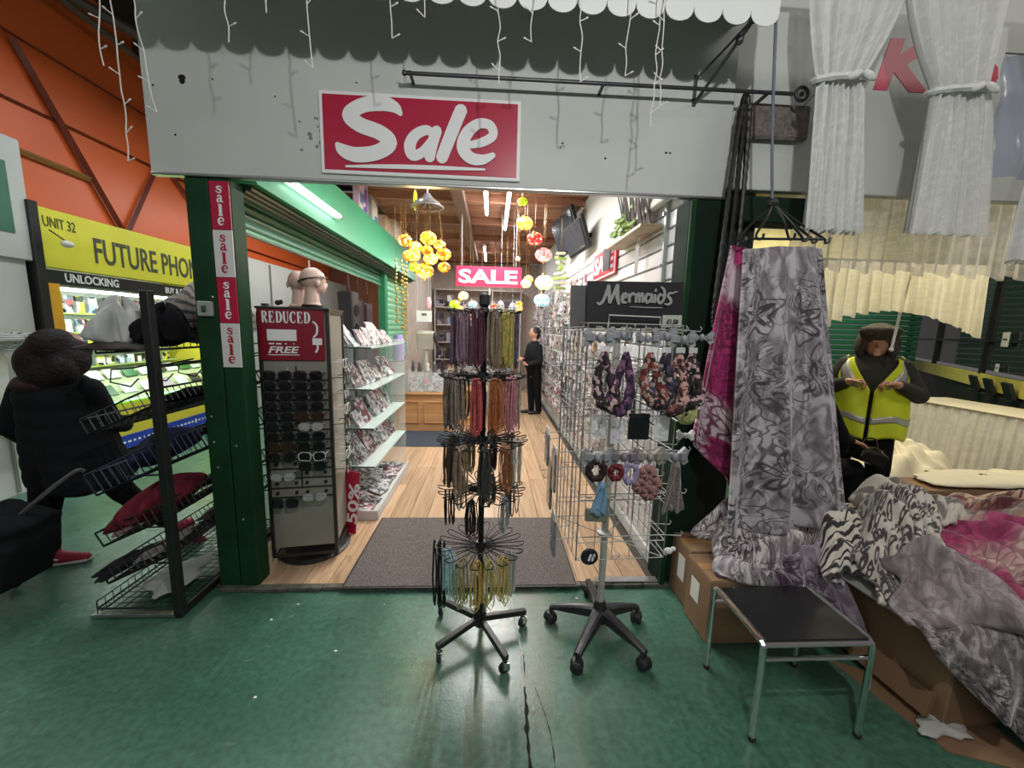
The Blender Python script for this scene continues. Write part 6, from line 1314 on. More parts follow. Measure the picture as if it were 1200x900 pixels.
for f in range(4):
    for zz in (0.61, 0.81, 1.0, 1.17, 1.34, 1.515):
        for x in (-0.15, -0.05, 0.05, 0.15):
            if (zz < 0.7 and random.random() < 0.35) or (f in (2, 3) and random.random() < 0.45): continue
            p = Matrix.Rotation(f*pi/2, 3, 'Z') @ Vector((x, -H, zz)); piece(hme, 'wire_hook', p, t, (0, 0, f*pi/2))
hb = MB().box((0.03, -0.10, 1.612), (0.415, 0.008, 0.185), rot=Matrix.Rotation(radians(-1.2), 3, 'Y')).build('header_board', mat('charcoal_header', srgb(38, 38, 42), 0.4, var=0.1), t, local=True)
MB().box((-0.02, -0.08, 1.60), (0.44, 0.006, 0.175), rot=Matrix.Rotation(radians(-1.2), 3, 'Y')).build('rear_board', mat('grey_rear_board', srgb(96, 92, 94), 0.4), hb, local=True)
pg = mat('silver_print', srgb(150, 150, 150), 0.4, var=0.04)
MER = [  # casual script, pen strokes
 [(0.00, 0.12, .10), (0.10, 0.05, .14), (0.26, 0.30, .16), (0.42, 0.98, .14)], [(0.42, 0.98, .16), (0.46, 0.50, .2), (0.50, 0.12, .18)], [(0.50, 0.12, .12), (0.62, 0.50, .16), (0.78, 1.0, .16)], [(0.78, 1.0, .18), (0.78, 0.5, .22), (0.86, 0.04, .14)],
 [(0.98, 0.34, .10), (1.14, 0.42, .12), (1.12, 0.58, .12), (1.00, 0.48, .16), (1.00, 0.18, .16), (1.16, 0.14, .10)], [(1.26, 0.58, .14), (1.28, 0.14, .14)], [(1.28, 0.40, .1), (1.38, 0.58, .14), (1.46, 0.54, .12)],
 [(1.54, 0.58, .14), (1.54, 0.14, .14)], [(1.54, 0.38, .1), (1.64, 0.58, .14), (1.68, 0.14, .14)], [(1.68, 0.40, .1), (1.78, 0.58, .14), (1.82, 0.14, .14)],
 [(2.12, 0.52, .12), (1.98, 0.56, .14), (1.92, 0.32, .16), (2.00, 0.14, .14), (2.12, 0.32, .12), (2.16, 0.56, .12), (2.18, 0.14, .14)], [(2.30, 0.56, .14), (2.30, 0.14, .14)], [(2.31, 0.72, .13), (2.32, 0.78, .13)],
 [(2.62, 0.50, .12), (2.48, 0.54, .14), (2.42, 0.30, .16), (2.52, 0.12, .14), (2.66, 0.34, .14), (2.66, 0.74, .14), (2.52, 0.92, .10)], [(3.02, 0.62, .08), (2.90, 0.62, .12), (2.82, 0.50, .14), (2.92, 0.34, .16), (2.96, 0.18, .14), (2.84, 0.06, .12), (2.70, 0.10, .08)], [(2.98, 0.60, .08), (3.10, 0.68, .08), (3.22, 0.70, .04)], [(1.28, -0.06, .03), (2.0, -0.10, .05), (2.62, -0.10, .04)]]
strokes(MER, (-0.135, -0.1055, 1.605), (1, 0, 0.02), (-0.02, 0, 1), 0.106, 0.082, pg, None).parent = hb
MB().box((0.192, -0.108, 1.548), (0.085, 0.003, 0.050), rot=Matrix.Rotation(radians(-1.2), 3, 'Y')).build('price_label', mat('pale_price_label', srgb(176, 180, 170), 0.5), hb, local=True)
text_on('£1.50', (0.168, -0.1115, 1.536), (1, 0, 0), (0, 0, 1), print_black, height=0.020, width=0.05, bold=0.02).parent = hb
fr_ = MB().tube([(-0.09, -0.13, 1.53), (-0.09, -0.13, 1.565), (0.13, -0.13, 1.562), (0.13, -0.13, 1.53)], 0.003, 5); fr_.build('header_wire', white_wire, t, local=True)
MB().lathe([(0.045, 0), (0.05, 0.02), (0.035, 0.06), (0.024, 0.10)], (0, 0, 0.085), 16).build('hub', black_plastic, t, local=True)
castR = [(0.325, 1.784), (0.399, 1.490), (0.705, 1.496), (0.775, 1.776), (0.572, 1.985)]
q = Matrix.Rotation(-RA, 3, 'Z')
for k, (x, y) in enumerate(castR):
    b = q @ Vector((x-RX, y-RY, 0)); d = b.normalized(); n_ = Vector((-d.y, d.x, 0)); L_ = b.length; g = MB(); N_ = 8; vs = []
    for i in range(N_+1):
        f = i/N_; c = d*L_*f*1.02; zt = 0.150-0.055*f**1.6; zb = 0.110-0.025*f; w_ = 0.036*(1-f)+0.019*f
        if i == N_: zb -= 0.012
        vs += [c+n_*w_+V(0, 0, zb), c-n_*w_+V(0, 0, zb), c-n_*w_*0.75+V(0, 0, zt-0.006), c-n_*w_*0.35+V(0, 0, zt), c+n_*w_*0.35+V(0, 0, zt), c+n_*w_*0.75+V(0, 0, zt-0.006)]
    fs = [(i*6+j, i*6+(j+1) % 6, i*6+6+(j+1) % 6, i*6+6+j) for i in range(N_) for j in range(6)]+[tuple(range(6))[::-1], tuple(N_*6+j for j in range(6))]
    g.add(vs, fs); arm = g.build('arm', mat('satin_black_plastic', (0.02, 0.02, 0.022), 0.35, var=0.2), t, local=True)
    w2 = MB(); an = atan2(d.y, d.x)+0.9+k; dd = Vector((cos(an), sin(an), 0)); nn = Vector((-dd.y, dd.x, 0)); r = 0.029
    for s in (-1, 1): w2.lathe([(r*0.5, -0.011), (r*0.9, -0.010), (r, -0.005), (r, 0.006), (r*0.85, 0.011), (r*0.4, 0.012)], b+V(0, 0, r)+nn*s*0.015, 16, axis=nn*s)
    w2.bar(b+V(0, 0, r), b+V(0, 0, 0.085), 0.008, 8); w2.build('castor', black_plastic, arm, local=True)
    hd_ = MB(); hd_.lathe([(0.001, 0.034), (0.02, 0.030), (0.030, 0.016), (0.031, 0.004), (0.026, 0.002)], b+V(0, 0, 0.028), 12); hd_.build('castor_hood', black_plastic, arm, local=True)
# goods on the rack
def rk(lx, ly, lz): return Matrix.Rotation(RA, 3, 'Z') @ Vector((lx, ly, 0))+Vector((RX, RY, lz))
acc_dark = [mat_print('floral_dark_%d' % i, cs, 70, 0.8) for i, cs in enumerate(([srgb(36, 26, 34), srgb(60, 40, 50), srgb(180, 150, 150), srgb(30, 22, 28)], [srgb(50, 30, 54), srgb(80, 50, 80), srgb(30, 22, 40), srgb(120, 80, 110)], [srgb(92, 30, 30), srgb(130, 60, 50), srgb(40, 28, 36), srgb(160, 140, 130)], [srgb(40, 32, 50), srgb(70, 60, 80), srgb(150, 130, 130), srgb(30, 26, 36)], [srgb(190, 150, 140), srgb(60, 36, 40), srgb(120, 70, 70), srgb(40, 28, 30)]))]
bow_m = mat('grey_clear_bow', srgb(146, 148, 152), 0.3, var=0.2, scale=40)
def bow(label, p, s=1.0, m=bow_m, rz=0.0, droop=0.03):
    t = thing('hair_bow', label, 'hair bow', (p.x, p.y, p.z-droop), rz, group='hair bows on the wire rack')
    out_ = [(-.012, .006), (0, .009), (.012, .006), (.030, .024), (.040, .014), (.036, .0), (.039, -.016), (.028, -.024), (.010, -.007), (0, -.010), (-.010, -.007), (-.028, -.024), (-.039, -.016), (-.036, .0), (-.040, .014), (-.030, .024)]
    MB().prism([(x*s, y*s) for x, y in out_], (0, -0.006, droop), (1, 0, 0), (0, 0, 1), 0.012*s).build('loops', m, t, local=True)
    for sx in (-1, 1): MB().box((sx*0.024*s, -0.008, droop+0.002), (0.020*s, 0.010*s, 0.022*s), rot=Matrix.Rotation(sx*0.5, 3, 'Z'), bev=0.004).build('fold', m, t, local=True)
    MB().ball((0, -0.008*s, droop), (0.009*s, 0.010*s, 0.013*s), 8, 6).build('knot', m, t, local=True, smooth=True)
pos = ('leftmost', 'second', 'third', 'fourth', 'fifth', 'rightmost')
for i, x in enumerate((-0.175, -0.085, 0.015, 0.085, 0.15, 0.235)): bow(f'{pos[i]} grey bow in the top row of the wire rack', rk(x, -0.275+0.012*(i % 2), 1.475+0.01*(i % 2)), (1.5, 1.35, 1.2, 1.4, 1.4, 1.1)[i], rz=0.5*sin(i*2.3))
def headscarf(label, p, m, L_=0.20, rz=0, seed=0, splay=0.05):
    rnd = random.Random(seed); t = thing('head_scarf', label, 'head scarf', (p.x, p.y, p.z-L_), rz, group='dark patterned head scarves on the wire rack')
    for s in (-1, 1):
        ph = rnd.uniform(0, 6)
        def fn(u, v, s=s, ph=ph):
            wd = 0.018+0.026*u; c = s*(0.006+splay*u)
            return (c+wd*(v-0.5)*2*0.5, -0.006*sin(v*7+ph+u*5)+0.012*s*0.3, L_*(1-u)+0.012*u*sin(v*6+ph))
        MB().grid(fn, 12, 8).build('panel', m, t, local=True, smooth=True, solid=0.004)
    MB().ball((0, 0, L_), (0.016, 0.013, 0.02), 8, 6).build('knot', m, t, local=True, smooth=True)
def bandana(label, p, m, L_=0.20, rz=0, seed=0, splay=0.05):
    rnd = random.Random(seed); t = thing('head_scarf', label, 'head scarf', (p.x, p.y, p.z-L_), rz, group='dark patterned head scarves on the wire rack')
    tl = rnd.uniform(-.03, .03); P = catmull([(0, 0, L_), (0.010, 0, L_*0.8), (0.028+tl*.3, -0.008, L_*0.4), (0.030+tl, -0.012, L_*0.12), (0.0+tl, -0.014, 0.0), (-0.030+tl, -0.008, L_*0.14), (-0.026+tl*.3, 0.004, L_*0.45), (-0.010, 0.004, L_*0.8), (0, 0, L_)], 5)
    MB().tube(P, [0.009+0.014*max(0.0, 1-q.z/L_)**0.7*(1+0.25*sin(i*1.7+seed)) for i, q in enumerate(P)], 8).build('loop', m, t, local=True, smooth=True)
    MB().box((0, -0.004, L_+0.010), (0.035, 0.003, 0.022), bev=0.001).build('header_card', clear_pack, t, local=True)
for i, x in enumerate((-0.155, -0.07, 0.025, 0.085, 0.14, 0.19)): bandana(f'{pos[i]} dark floral head scarf hanging across the middle of the wire rack', rk(x, -0.285, 1.425), acc_dark[i % 5], 0.205+0.02*sin(i*2), 0.1*sin(i*3), i, 0.035)
t = thing('green_clip_card', 'dark bottle green clip card at the top right of the wire rack', 'packet', rk(0.275, -0.12, 1.25)); MB().box(rk(0.275, -0.12, 1.31), (0.06, 0.02, 0.16), rot=Matrix.Rotation(0.35, 3, 'Y'), bev=0.006).build('card', mat('bottle_green_card', srgb(38, 48, 40), 0.3), t); MB().ball(rk(0.265, -0.14, 1.36), 0.02, 8, 6).build('flower', mat('grey_green', srgb(96, 106, 98)), t)
t = thing('yellow_scrunchie', 'lime and white scrunchie at the right edge of the wire rack', 'scrunchie', rk(0.275, -0.14, 1.13)); MB().tube([rk(0.275+0.03*cos(a*pi/8), -0.14, 1.17+0.045*sin(a*pi/8)) for a in range(16)], [0.016+0.004*(a % 2) for a in range(16)], 6, closed=True).build('ring', mat('lime_white_cloth', srgb(176, 182, 116), 0.7, var=0.4, scale=50), t)
bow('white bow at the lower right edge of the wire rack', rk(0.285, -0.13, 1.06), 1.0, mat('white_bow', srgb(214, 214, 212), 0.5))
t = thing('comb_card', 'black comb card in the centre of the wire rack', 'packet', rk(0.02, -0.25, 1.075)); MB().box(rk(0.015, -0.25, 1.13), (0.085, 0.008, 0.105), bev=0.002).build('card', print_black, t)
q = MB()
for k in range(9): q.box(rk(-0.018+k*0.008, -0.256, 1.125), (0.004, 0.006, 0.085))
q.build('teeth', mat('dark_teal_comb', srgb(20, 40, 40), 0.3), t)
for i, (x, z, nm, c) in enumerate([(-0.07, 1.11, 'pale lilac', srgb(200, 190, 210)), (0.11, 1.12, 'clear white', srgb(220, 222, 222)), (-0.15, 1.13, 'silver grey', srgb(170, 172, 176))]):
    t = thing('bead_packet', f'{nm} bead packet beside the black comb card on the rack', 'packet', rk(x, -0.25, z-0.05)); MB().box(rk(x, -0.25, z), (0.06, 0.010, 0.10), bev=0.003).build('bag', clear_pack, t); q = MB()
    for k in range(10): q.ball(rk(x+random.uniform(-.02, .02), -0.25, z+random.uniform(-.04, .02)), 0.007, 6, 4)
    q.build('beads', mat('bead_%d' % i, c, 0.3), t)['kind'] = 'stuff'
for i, (x, c, nm) in enumerate([(-0.16, srgb(140, 142, 146), 'grey'), (-0.055, srgb(120, 112, 120), 'grey lilac'), (0.05, srgb(146, 138, 130), 'taupe'), (0.15, srgb(136, 136, 140), 'pale grey')]):
    bow(f'{nm} bow in the second row of the wire rack', rk(x, -0.285, 1.02), 1.5, mat('bow2_%d' % i, c, 0.4, var=0.2, scale=50))
def scrunchie(label, p, m, r=0.03, thick=0.014, zs=1.2):
    t = thing('scrunchie', label, 'scrunchie', (p.x, p.y, p.z-r*zs-thick), group='scrunchies on the wire rack')
    MB().tube([p+V(r*cos(a*pi/10), 0.004*sin(a*2.1), r*zs*sin(a*pi/10)) for a in range(20)], [thick*(1+0.22*sin(a*2.4)) for a in range(20)], 7, closed=True).build('ring', m, t, smooth=True); MB().box(p+V(0, 0, r*zs+thick+0.012), (0.035, 0.003, 0.03)).build('header_card', clear_pack, t)
scrunchie('black and red twisted scrunchie below the grey bow on the rack', rk(-0.16, -0.285, 0.965), mat('black_red_cloth', srgb(50, 22, 28), 0.7, var=0.5, scale=60))
scrunchie('dark red scrunchie in the second row of the rack', rk(-0.08, -0.285, 0.955), mat('crimson_cloth', srgb(110, 28, 40), 0.7, var=0.3), 0.022, 0.012)
scrunchie('lilac stripe scrunchie in the second row of the rack', rk(-0.02, -0.285, 0.95), mat('lilac_cloth', srgb(150, 140, 170), 0.7, var=0.4, scale=60), 0.024, 0.012, 1.6)
for i, (x, z) in enumerate([(0.05, 0.95), (0.075, 0.905), (0.025, 0.90), (0.06, 0.87)]): scrunchie(f'dusky pink ruffled scrunchie, {("topmost", "right", "left", "lowest")[i]} of the cluster on the rack', rk(x, -0.285, z), mat('dusky_pink_ruffle', srgb(150, 108, 104), 0.75, var=0.4, scale=50), 0.022, 0.016, 0.9)
headscarf('long leopard brown scarf hanging at the right of the rack', rk(0.165, -0.285, 0.985), mat_stripes('leopard_brown', srgb(50, 42, 40), srgb(140, 128, 120), 14, 1, 3, True), 0.20, 0, 30, 0.02)
headscarf('sky blue ribbon hanging at the left of the rack', rk(-0.135, -0.285, 0.90), mat('sky_ribbon', srgb(120, 156, 186), 0.6), 0.12, 0, 31, 0.012)
for i, (y, z, h_) in enumerate([(-0.10, 0.98, 0.17), (-0.03, 0.90, 0.20), (-0.14, 0.70, 0.16), (0.06, 1.02, 0.15)]):
    p = rk(-0.285, y, z); t = thing('side_packet', f'{("grey", "dark grey", "lowest grey", "rearmost grey")[i]} clear packet on the left side of the wire rack', 'packet', (p.x, p.y, p.z-h_)); MB().box(p-V(0, 0, h_/2), (0.012, 0.085, h_), bev=0.003).build('bag', mat('grey_packet', srgb(120, 124, 128), 0.25, var=0.3, scale=30), t); MB().box(p+V(0, 0, 0.012), (0.004, 0.08, 0.03)).build('header_card', paper_white, t)
for i, (x, z) in enumerate([(-0.165, 0.60), (0.17, 0.61), (-0.145, 0.775)]):
    p = rk(x, -0.275, z); t = thing('badge_packet', ('round black badge with white marks low on the left of the rack', 'small white clip low on the right of the rack', 'olive grey pouch hooked on the lower left of the rack')[i], 'packet', (p.x, p.y, p.z-0.04))
    if i == 0: MB().lathe([(0.034, 0), (0.036, 0.006), (0.03, 0.010)], p, 16, axis=(0, -1, 0)).build('disc', print_black, t); MB().box(p+V(0, -0.012, 0), (0.008, 0.002, 0.03), rot=Matrix.Rotation(.3, 3, 'Y')).box(p+V(0.014, -0.012, 0), (0.008, 0.002, 0.03), rot=Matrix.Rotation(.3, 3, 'Y')).build('mark', print_white, t)
    elif i == 1: MB().ball(p, (0.02, 0.01, 0.014), 8, 6).ball(p+V(.02, 0, .008), (0.012, 0.008, 0.01), 8, 6).build('clip', paper_white, t)
    else: MB().box(p, (0.09, 0.012, 0.055), rot=Matrix.Rotation(.05, 3, 'Y'), bev=0.004).build('pouch', mat('olive_grey', srgb(120, 122, 104), 0.4), t); MB().box(p+V(0.035, 0, 0.045), (0.02, 0.01, 0.06)).build('strap', mat('olive_grey', srgb(120, 122, 104)), t)

# ================================================================ right: blanket stall
def carton(label, cx, cy, z0, dx, dy, dz, rz=0.0, labels=()):
    t = thing('cardboard_box', label, 'box', (cx, cy, z0), rz)
    MB().box((0, 0, dz/2), (dx, dy, dz-0.006), bev=0.006).build('carton', cardboard, t, local=True)
    for s in (-1, 1): MB().box((0, s*dy/4, dz-0.002), (dx-0.004, dy/2-0.003, 0.004), bev=0.001).build('flap', cardboard, t, local=True)
    MB().box((0, 0, dz+0.0008), (dx, 0.05, 0.001)).build('tape', mat('brown_tape', srgb(168, 128, 84), 0.3), t, local=True)
    for (y, z, h_, w_) in labels: MB().box((-dx/2-0.001, y, z), (0.002, w_, h_)).build('label_sticker', paper_white, t, local=True)
    return t
carton('brown cardboard box against the dark green post', 1.31, 1.955, 0, 0.46, 0.21, 0.345, 0, [(-0.02, 0.20, 0.14, 0.07)])
carton('brown cardboard box in front of the other box behind the stool', 1.30, 1.73, 0, 0.48, 0.225, 0.34, 0, [(0.02, 0.20, 0.11, 0.075)])
# large open carton under the blanket pile
t = thing('cardboard_box', 'large open cardboard carton under the blanket pile', 'box', (2.1, 1.5, 0), radians(5))
cx, cy = 2.05, 1.42
Rz = Matrix.Rotation(radians(5), 3, 'Z')
MB().box((0.03, 0.08, 0.215), (0.80, 0.72, 0.42), bev=0.006).build('carton', cardboard, t, local=True)
MB().box((-0.42, -0.02, 0.41), (0.085, 0.52, 0.012), rot=Matrix.Rotation(radians(-18), 3, 'Y'), bev=0.003).build('taped_edge', mat('silver_tape', srgb(168, 168, 160), 0.3, var=0.1), t, local=True)
MB().box((-0.395, -0.10, 0.09), (0.02, 0.30, 0.10), rot=Matrix.Rotation(radians(12), 3, 'Y')).build('torn_flap', cardboard, t, local=True)
def flat_sheet(name, label, cat, pts, z, m, th=0.006):
    q = MB().prism([(p[0], p[1]) for p in pts], (0, 0, z+th), (1, 0, 0), (0, 1, 0), th); return one(q, name, m, label, cat)
flat_sheet('cardboard_sheet', 'flattened cardboard sheet on the floor before the big carton', 'cardboard', [(1.60, 1.52), (1.70, 1.12), (1.98, 1.02), (2.0, 1.3)], 0.0, cardboard)
heap('plastic_bag', 'crumpled clear plastic bag at the foot of the big carton', 'bag', (1.76, 1.20, 0.007), (0.09, 0.05, 0.022), mat('crumpled_clear_bag', srgb(190, 190, 182), 0.25), 44, 0.4, 0, 14, 0.6)
# stool
t = thing('low_table', 'low chrome framed table with a glossy black top in front of the boxes', 'stool', (1.2, 1.3, 0))
MB().box((1.205, 1.34, 0.395), (0.405, 0.30, 0.022), bev=0.008).build('top', mat('black_vinyl', (0.010, 0.010, 0.011), 0.22, var=0.1), t)
q = MB()
Ltop = [(1.0, 1.19, 0.392), (1.0, 1.49, 0.392)]
for x in (0.995, 1.41):
    fr = MB().tube(catmull([(x, 1.185, 0.0), (x, 1.185, 0.2), (x, 1.185, 0.36), (x, 1.195, 0.395), (x, 1.24, 0.402), (x, 1.45, 0.402), (x, 1.485, 0.395), (x, 1.495, 0.36), (x, 1.495, 0.0)], 4), 0.011, 8); fr.build('leg_frame', chrome, t)
    for y in (1.185, 1.495): MB().lathe([(0.013, 0), (0.014, 0.012), (0.012, 0.016)], (x, y, 0), 10).build('foot_cap', black_plastic, t)
MB().bar((0.995, 1.19, 0.335), (1.41, 1.19, 0.335), 0.008, 8).build('cross_bar', chrome, t); MB().bar((0.995, 1.49, 0.335), (1.41, 1.49, 0.335), 0.008, 8).build('cross_bar', chrome, t)
MB().bar((0.995, 1.187, 0.395), (1.41, 1.187, 0.395), 0.009, 8).build('cross_bar', chrome, t)
for x in (1.09, 1.20): MB().bar((x, 1.50, 0.40), (x, 1.505, 0.43), 0.005, 6).build('rear_pin', chrome, t)

# ---- hanging blankets
def drape(name, label, m, corners, folds, amp, nu=70, nv=60, sag=0.0, th=0.014, su=1.0, sv=1.0, seed=0, cat='blanket', ripple=None):
    """cloth hanging between a top edge and a bottom edge with vertical folds that deepen downwards"""
    (a, b, c, d) = [Vector(p) for p in corners]; rnd = random.Random(seed); ph = [rnd.uniform(0, 6.28) for _ in range(6)]
    def fn(u, v):
        p = a.lerp(b, u).lerp(d.lerp(c, u), v); k = 0.35+0.65*v
        off = amp*k*(sin(folds*2*pi*u+ph[0]+0.6*sin(3*v+ph[1]))+0.45*sin(folds*3.7*u+ph[2]+2*v)+0.25*sin(folds*11*u+ph[3]-3*v))
        return (p.x+0.25*off, p.y-off, p.z-sag*4*u*(1-u)*(1-v)+(ripple*sin(2*pi*folds*0.8*u+ph[4])*v if ripple else 0))
    return one(MB().grid(fn, nu, nv, True, su, sv), name, m, label, cat, smooth=True, solid=th)
grey_fl = mat_floral('grey_floral_plush', srgb(140, 132, 138), srgb(44, 38, 44), srgb(190, 184, 190), 1.55, 3.3)
drape('hanging_blanket', 'grey lilac plush blanket with dark scroll flowers on a hanger', grey_fl, ((1.125, 1.76, 1.88), (1.51, 1.76, 1.90), (1.79, 1.70, 0.58), (1.13, 1.68, 0.54)), 2.6, 0.030, 90, 110, -0.01, 0.02, 1.0, 2.6, 3)
lower = mat_floral('plum_cream_plush', srgb(150, 140, 146), srgb(40, 20, 38), srgb(214, 208, 204), 3.2, 9.1, srgb(74, 36, 66))
drape('hanging_blanket', 'plain grey edge of a blanket hanging behind the floral one', mat('plain_grey_plush', srgb(92, 90, 92), 0.85, bump=0.2), ((1.46, 1.84, 1.90), (1.56, 1.84, 1.88), (1.74, 1.84, 1.12), (1.50, 1.84, 1.10)), 1.0, 0.012, 24, 30, 0, 0.012, .3, 1, 5)
mag = mat_floral('magenta_plush', srgb(150, 24, 92), srgb(96, 10, 56), srgb(178, 46, 110), 1.6, 5.2, srgb(206, 186, 196))
drape('hanging_blanket', 'magenta and cream plush blanket hanging beside the belts', mag, ((1.13, 1.87, 1.92), (1.22, 1.86, 1.91), (1.31, 1.86, 0.66), (1.02, 1.88, 0.98)), 1.6, 0.022, 50, 80, 0, 0.016, .5, 2.0, 8)
# hangers and cord
t = thing('hanger_cluster', 'blue grey cord with a cluster of black hooked hangers holding the blankets', 'hanger', (1.28, 1.76, 1.88))
MB().tube(catmull([(1.135, 1.74, 3.05), (1.16, 1.74, 2.7), (1.20, 1.75, 2.35), (1.235, 1.755, 2.10)], 6), 0.006, 6).build('cord', mat('blue_grey_cord', srgb(96, 104, 120), 0.6), t)
hm = MB(); hm.ball((1.24, 1.755, 2.085), (0.03, 0.012, 0.022), 10, 6)
hm.build('ring', black_metal, t)
for k, (x, y) in enumerate([(1.13, 1.80), (1.17, 1.74), (1.30, 1.72), (1.38, 1.74), (1.44, 1.76), (1.50, 1.76)]):
    MB().tube(catmull([(1.24, 1.755, 2.08), (1.24+(x-1.24)*0.5, y, 2.01), (x, y, 1.945), (x+0.012, y, 1.925), (x+0.03, y, 1.93), (x+0.034, y, 1.95)], 5), 0.0055, 6).build('hook_arm', black_metal, t)
MB().bar((1.14, 1.76, 1.93), (1.50, 1.76, 1.94), 0.006, 6).build('cross_arm', black_metal, t)
# bundle of long dark beaded belts
bl = mat_stripes('dark_beaded_strap', (0.012, 0.012, 0.012), srgb(84, 78, 74), 30.0, 0.4, 1.0)
blm = mat('dark_bead_strap', srgb(34, 32, 32), 0.45, var=0.6, scale=120)
for k in range(9):
    x = 1.125+0.014*k+random.uniform(-.004, .004); zb = 1.50+0.035*k+random.uniform(-.02, .04); yy = 1.945+0.02*(k % 3)
    P = [(1.17+0.006*k, yy, 2.58), (1.145+0.011*k, yy-0.01, 2.3), (1.135+0.013*k, yy-0.01, 2.0), (x, yy-0.01, zb+0.1), (x+0.006, yy-0.012, zb)]
    t = thing('beaded_belt', f'dark beaded belt hanging from the rail end, {ORD[k]} from the left of the bundle', 'belt', (x, yy, zb), group='belts hanging from the rail')
    q = MB(); C_ = catmull(P, 12)
    q.tube(C_, [0.0095+0.0028*((i % 2) == 0) for i in range(len(C_))], 6); q.build('strap', blm, t)
    MB().tube(catmull([(1.20, 1.98, 2.67), (1.185+0.003*k, yy+0.01, 2.63), (1.17+0.006*k, yy, 2.575)], 4), 0.004, 5).build('hanging_loop', black_metal, t)
t = thing('furry_plaque', 'grey brown furry plaque hanging under the rail end', 'plaque', (1.43, 2.06, 2.49))
MB().box((1.43, 2.06, 2.575), (0.33, 0.03, 0.165), bev=0.012).build('pad', mat('grey_brown_fur', srgb(118, 110, 106), 0.95, var=0.35, scale=45, bump=1.0, bscale=70), t)
for x in (1.31, 1.55): MB().bar((x, 2.06, 2.65), (x, 1.99, 2.67), 0.002, 4).build('wire', black_metal, t)

# ---- crumpled blankets
def pile_patch(name, label, m, corners, height, folds, amp, seed, nu=80, nv=70, su=1, sv=1, th=0.02, dirang=0.3, lump=0.05):
    """a crumpled blanket lying over the heap: bilinear patch lifted over the pile with running folds and lumps"""
    a, b, c, d = [Vector(p) for p in corners]; rnd = random.Random(seed); ph = [rnd.uniform(0, 6.28) for _ in range(10)]
    def fn(u, v):
        p = a.lerp(b, u).lerp(d.lerp(c, u), v)
        e = min(1.0, 5*min(u, 1-u))*min(1.0, 5*min(v, 1-v))
        s = u*cos(dirang)+v*sin(dirang); w_ = -u*sin(dirang)+v*cos(dirang)
        s2 = s+0.10*sin(4*w_+ph[0])+0.05*sin(9*w_+ph[1])
        rid = 1-abs(sin(folds*pi*s2+ph[2])); rid = rid*rid*(3-2*rid)
        f = amp*(rid+0.45*(1-abs(sin(folds*1.7*pi*(s2+0.3*w_)+ph[3])))+0.22*sin(folds*4.1*s2+3*w_+ph[4]))
        l = lump*(sin(3.1*u+2.3*v+ph[5])+sin(5.2*v-2.0*u+ph[6]))
        bl_ = height*sin(pi*min(1, max(0, u)))**0.7*sin(pi*min(1, max(0, v)))**0.7
        jx = 0.03*sin(9*v+ph[7])*(1-e)+0.012*sin(17*v+ph[8]); jy = 0.03*sin(8*u+ph[9])*(1-e)
        return (p.x+jx, p.y+jy, p.z+bl_+(f+l)*(0.35+0.65*e))
    return one(MB().grid(fn, nu, nv, True, su, sv), name, m, label, 'blanket', smooth=True, solid=th)
zebra = mat_stripes('cream_black_zebra', srgb(44, 38, 40), srgb(214, 206, 194), 4.2, 1.3, 2.2)
leop = mat_stripes('cream_leopard', srgb(70, 62, 62), srgb(206, 198, 186), 11.0, 1, 2.2, True)
cream_bl = mat_stripes('cream_soft_spots', srgb(120, 110, 104), srgb(204, 196, 182), 6.0, 1, 1.6, True)
grey_sc = mat_floral('grey_scroll_plush', srgb(112, 104, 106), srgb(46, 40, 44), srgb(170, 162, 162), 2.6, 7.7)
pinkc = mat_floral('pink_cream_plush', srgb(160, 50, 96), srgb(112, 24, 66), srgb(182, 76, 118), 1.6, 1.5, srgb(210, 184, 172), 0.6)
redbr = mat_floral('maroon_tan_plush', srgb(120, 50, 56), srgb(80, 24, 40), srgb(190, 160, 140), 1.5, 2.2, srgb(206, 176, 150))
pile_patch('blanket', 'plum cream floral end of the hanging blanket heaped on the boxes', lower, ((1.13, 1.60, 0.37), (1.62, 1.52, 0.37), (1.62, 1.92, 0.50), (1.14, 1.90, 0.42)), 0.13, 3.0, 0.05, 21, su=0.9, sv=.8, dirang=1.0)
drape('blanket', 'violet grey blanket corner trailing down behind the low table', mat_floral('violet_grey_plush', srgb(122, 108, 122), srgb(60, 44, 62), srgb(166, 154, 166), 2.0, 4.4), ((1.36, 1.56, 0.50), (1.60, 1.62, 0.56), (1.72, 1.46, 0.12), (1.40, 1.54, 0.20)), 2.0, 0.03, 40, 40, 0, 0.016, .6, .6, 23)
pile_patch('blanket', 'zebra striped cream blanket at the back left of the pile', zebra, ((1.50, 1.50, 0.40), (1.76, 1.46, 0.46), (2.16, 2.02, 0.56), (1.68, 2.04, 0.52)), 0.10, 7.0, 0.05, 31, su=1, sv=1, dirang=0.9)
pile_patch('blanket', 'cream spotted blanket bunched on the middle of the pile', leop, ((1.57, 1.36, 0.44), (1.90, 1.38, 0.54), (2.36, 1.80, 0.60), (1.84, 1.82, 0.55)), 0.13, 6.0, 0.05, 33, su=1, sv=1, dirang=0.35)
pile_patch('blanket', 'soft cream blanket roll on the crest of the pile', cream_bl, ((1.90, 1.62, 0.60), (2.30, 1.58, 0.62), (2.50, 1.86, 0.62), (1.98, 1.94, 0.58)), 0.09, 5.0, 0.045, 35, su=1, sv=.6, dirang=0.2)
pile_patch('blanket', 'magenta and cream blanket running down the right of the pile', pinkc, ((1.84, 1.42, 0.56), (2.20, 1.06, 0.48), (2.80, 1.28, 0.54), (2.24, 1.66, 0.62)), 0.10, 6.0, 0.045, 37, su=1, sv=1, dirang=1.2)
